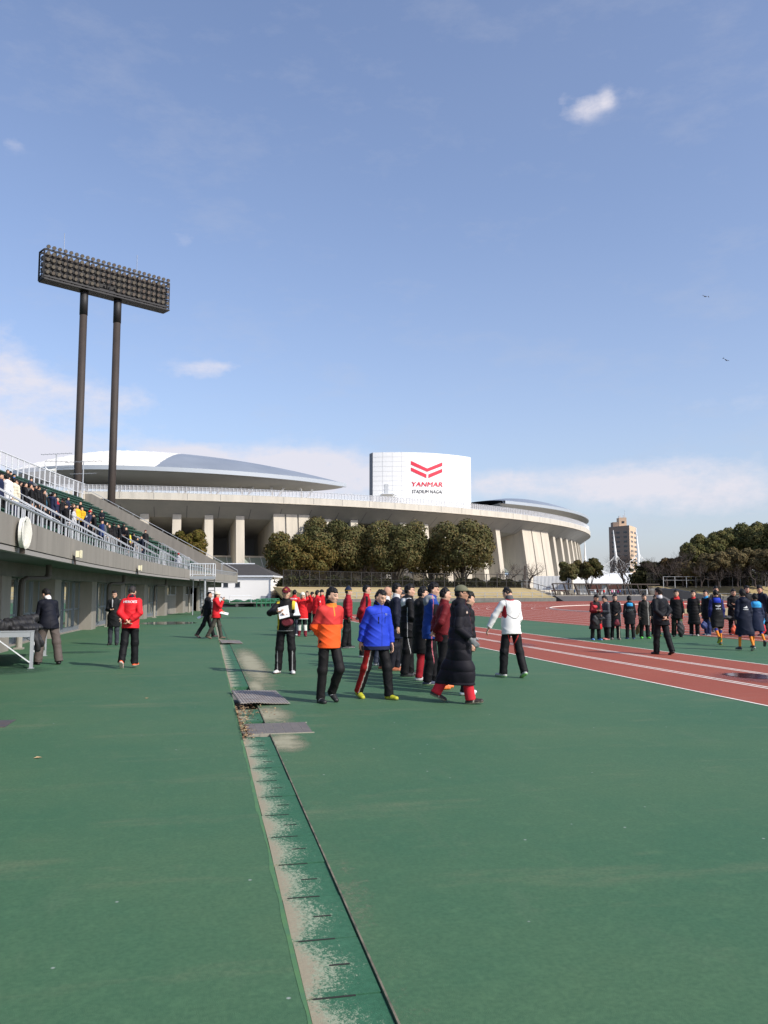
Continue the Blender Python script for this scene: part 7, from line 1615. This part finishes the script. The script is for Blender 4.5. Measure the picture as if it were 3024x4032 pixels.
# ---------------- spectators on the stand
def ond(P):
    y=P.y
    for _ in range(6): s=.0036*max(y-20,0); n=math.hypot(1,s); d=(Fx(y)-P.x)*n; y=P.y-d*s/n
    return d,y
gC='spectators on the grandstand'
def crowd(lab,u,v,h,az,**k):
    sit=k.pop('sit',False); hint=k.pop('dist',None) or (float(np.interp(u,[0,200,300,400,500,600,700],[33,38,43,48,54,59,64]))+(12 if sit else 0)); best=None; lo_=1e9; dist=hint*.72
    while dist<min(hint*1.3,95):
        P=AT(u,v,dist); d,y=ond(P)
        if d>.35 and y<78:
            kk=0 if d<1.1 else int((d-1.1)//.8)+1; fl=row_h(kk); hh=h if not sit else h*.52+.40; e=abs(P.z-fl-hh)*6+abs(dist-hint)*.12
            if e<lo_: lo_=e; best=(P,kk,y,fl,d)
        dist+=.08
    if best is None: print('no place',lab,u,v); return
    P,kk,y,fl,d=best; 
    if not sit: h=min(max(P.z-fl,h*.88),h*1.10)
    # keep the image column
    pp=AT(u,v,math.hypot(P.x,P.y)); p=Vector((pp.x,pp.y,fl+.004))
    dd=dict(CR); dist_=math.hypot(pp.x,pp.y)
    if dist_<44: dd=dict(cell=.019,lod=2)
    d2=dict(c=K,t=.04,hem=.16,tc=(.014,.014,.016),tr=1.5,hair='full',group=gC); d2.update(dd); d2.update(k)
    if sit: d2.update(legs=((82,84,5),(84,86,5)),arms=('lap','lap'),sit=True,lean=6); p.z=fl+.36; p=p+Vector((0,0,0))
    person(lab,h=h,az=az,loc=p,**d2)
GR_=(.10,.10,.105)
crowd('seated spectator in dark green coat, upper left corner of the stand',27,1845,1.65,120,sit=True,c=(.022,.026,.018))
crowd('seated spectator in black beside the dark green coat, upper left',38,1852,1.6,120,sit=True,hair='beanie',cap_c=K)
crowd('spectator in blue jacket below the back fence, upper left',52,1861,1.5,110,sit=True,c=(.02,.14,.42),hair='beanie',cap_c=K)
crowd('navy-coated spectator cut by the left edge of the stand',3,1864,1.68,100,c=(.012,.018,.05),lod=2,cell=.019)
crowd('spectator in white jacket at the left of the stand',30,1870,1.68,20,c=(.80,.80,.80),lod=2,cell=.017,hood=(.80,.80,.80))
crowd('spectator in cream quilted coat behind the near handrail',57,1884,1.66,15,c=(.66,.60,.46),quilt=.12,t=.055,hem=.3,lod=2,cell=.017,hood=(.66,.60,.46),tc=(.02,.025,.06))
crowd('navy seated spectator reading high in the stand',119,1879,1.6,110,sit=True,c=NV)
crowd('black-coated spectator right of the cream coat',83,1897,1.68,100,c=(.016,.016,.016),hem=.3,hood=GR_,lod=2)
crowd('spectator with dark hair and black coat, second right of the cream coat',98,1899,1.66,60,hem=.3,lod=2)
crowd('spectator in black with grey hood in the dense group',118,1904,1.67,50,hem=.3,hood=(.09,.09,.09),lod=2)
crowd('broad spectator in grey beanie and black coat with backpack',138,1905,1.72,30,hair='beanie',cap_c=(.13,.13,.14),hem=.3,t=.06,lod=2,broad=1.1)
crowd('spectator in brown beanie and black coat at the right of the dense group',151,1911,1.68,30,hair='beanie',cap_c=(.03,.018,.016),hem=.35,lod=2)
crowd('spectator in dark coat with teal side below the dense group',166,1930,1.62,20,c=(.018,.018,.02),sl=(.03,.14,.22),hem=.3)
crowd('grey-haired spectator in dark jacket beside the bright blue jacket',180,1940,1.62,20,hc=(.25,.25,.25),hem=.2)
crowd('spectator in bright blue jacket and grey cap at mid stand',199,1940,1.66,15,c=(.015,.17,.62),hair='cap',cap_c=(.16,.18,.17),cap_b=(.16,.18,.17),hem=.22,hood=(.01,.01,.02))
crowd('spectator in navy and red jacket right of the bright blue jacket',224,1957,1.64,110,c=(.02,.022,.05),paint=[(lambda V,AJ,P0,sp,rt,fw: V[:,2]>1.36,(.4,.02,.03))])
crowd('spectator in dark grey coat leaning beside the navy and red jacket',240,1975,1.55,70,c=(.035,.035,.04),lean=18)
crowd('seated spectator in navy near the green benches',265,1955,1.6,110,sit=True,c=NV)
crowd('spectator in black tracksuit with white sleeve stripes',262,1984,1.62,200,c=K,paint=[(lambda V,AJ,P0,sp,rt,fw: (np.abs(np.abs(V[:,0])-.215)<.012),(.6,.6,.6))],hair='beanie',cap_c=(.02,.02,.02))
crowd('masked spectator in black coat beside the yellow shirts',288,1984,1.6,60,hc=(.10,.06,.035),hem=.25)
crowd('child in yellow shirt, left of the two, on the stand',304,1989,1.42,150,c=(.80,.45,.02),hs=1.1)
crowd('child in yellow shirt, right of the two, on the stand',324,1997,1.40,200,c=(.80,.42,.02),hs=1.1)
crowd('spectator in navy jacket with white back mark bending forward',340,2005,1.68,40,c=(.022,.026,.06),lean=26,hem=.2,hair='cap',cap_c=(.5,.02,.02),cap_b=(.5,.02,.02),paint=[(lambda V,AJ,P0,sp,rt,fw: (V[:,0]**2+(V[:,2]-1.32)**2<.0035)&(V[:,1]<.1),(.6,.6,.6))])
crowd('spectator in black coat and cap right of the bending navy jacket',371,2022,1.64,250,hair='cap',cap_c=K,cap_b=K,hem=.3)
crowd('seated spectator in dark jacket high by the end wall',401,2005,1.6,170,sit=True,c=(.014,.018,.03))
crowd('spectator in grey and blue jacket near the middle handrails',404,2049,1.55,200,c=(.02,.04,.14),sl=(.10,.11,.13))
crowd('brown-haired child in dark top near the middle handrails',431,2066,1.42,190,c=(.02,.016,.018),hc=(.10,.05,.03),hs=1.1)
crowd('spectator in black near the steps, back turned',448,2058,1.62,10)
crowd('spectator in black coat facing left on the steps',469,2064,1.64,250,hem=.3)
crowd('spectator with black backpack and hood on the steps',487,2060,1.66,20,hood=K,t=.055)
crowd('child in black vest with yellow sleeves and orange socks on the stand',504,2092,1.38,190,c=(.02,.02,.02),sl=(.70,.60,.08),sock=SOCK,shorts=True,hs=1.1)
crowd('masked spectator in black quilted jacket and red-black cap before the end wall',573,2087,1.68,190,quilt=.12,hair='cap',cap_c=(.10,.015,.015),cap_b=K,c=(.022,.022,.024))
crowd('spectator in long navy coat stretching an arm, back to the end wall',559,2110,1.66,250,c=(.016,.022,.045),hem=.4,arms=('down',((.3,.9,-.3),(.1,1,-.1))))
crowd('spectator in pale grey hooded jacket and red cap at the lowest rows',703,2178,1.64,20,c=(.36,.37,.40),hood=(.36,.37,.40),hair='cap',cap_c=(.55,.015,.015),cap_b=(.55,.015,.015),tc=(.30,.30,.33))
for a in [('spectator in black turned to talk, behind the dense group',70,1888,1.66,250,{}),('spectator in dark grey coat at the left edge behind the white jacket',14,1880,1.66,150,dict(c=(.05,.05,.055))),('short spectator in navy beside the cream coat',68,1905,1.5,30,dict(c=NV,hs=1.08)),
 ('spectator in black hood leaning on the near handrail',108,1915,1.62,90,dict(hood=K)),('spectator in black with red scarf in the dense group',128,1915,1.6,200,dict(scarf=(.4,.02,.02))),('spectator in dark brown coat behind the grey hair',172,1928,1.6,60,dict(c=(.035,.025,.02))),
 ('spectator in dark navy parka behind the bright blue jacket',210,1938,1.66,40,dict(c=NV,hood=NV,hem=.3)),('black-clad spectator right of the navy and red jacket',250,1962,1.6,300,{}),('spectator in black coat above the yellow shirts',318,1975,1.6,200,dict(hem=.3)),('child in white shirt beside the yellow shirts',292,2000,1.35,100,dict(c=(.5,.5,.5),hs=1.1)),
 ('seated spectator in black below the end wall',352,2018,1.6,120,dict(sit=True)),('spectator in black beanie behind the bending navy jacket',356,2000,1.62,80,dict(hair='beanie',cap_c=K)),('seated dark spectator left of the grey and blue jacket',388,2062,1.6,140,dict(sit=True)),('spectator in dark green jacket among the steps group',419,2055,1.55,60,dict(c=(.02,.035,.025))),
 ('spectator in black with arms folded right of the backpack',498,2075,1.6,210,dict(arms=('fold','fold'))),('child in dark coat left of the long navy coat',540,2118,1.3,90,dict(hs=1.1)),('seated spectator in maroon near the middle steps',458,2082,1.55,150,dict(sit=True,c=(.16,.015,.02))),('black-clad spectator at the foot of the middle steps',525,2098,1.55,30,{})]:
    crowd(a[0],a[1],a[2],a[3],a[4],**a[5])
# small folk behind the slanted fence
gY='people on the raised yard behind the slanted fence'
for i,(u,cl_,lab) in enumerate([(2232,(.03,.03,.04),'dark-clothed person at the left end behind the slanted fence'),(2262,(.10,.16,.30),'person in blue-grey behind the slanted fence'),(2275,(.03,.03,.03),'person in black behind the slanted fence, beside the blue-grey one'),(2343,(.55,.60,.66),'person in pale blue and white behind the slanted fence'),(2352,(.30,.05,.05),'person in dull red behind the slanted fence'),
   (2378,(.60,.02,.02),'person in bright red leaning behind the slanted fence'),(2410,(.75,.28,.40),'person in pink under the bare tree'),(2418,(.7,.7,.72),'person in white beside the pink one'),(2433,(.60,.05,.25),'person in magenta behind the slanted fence'),(2440,(.04,.10,.35),'person in blue right of the magenta one'),(2497,(.12,.12,.14),'person in grey near the right end behind the slanted fence')]):
    p=AT(u,2330,193+rnd.uniform(0,6)); p.z=zr; person(lab,h=1.5+.02*(i%4),az=rnd.uniform(0,360),loc=p,cell=.032,lod=3,c=cl_,t=.05,hem=.18,hair='full',group=gY,tc=(.03,.03,.05))
print('people done',time.time()-_t0)
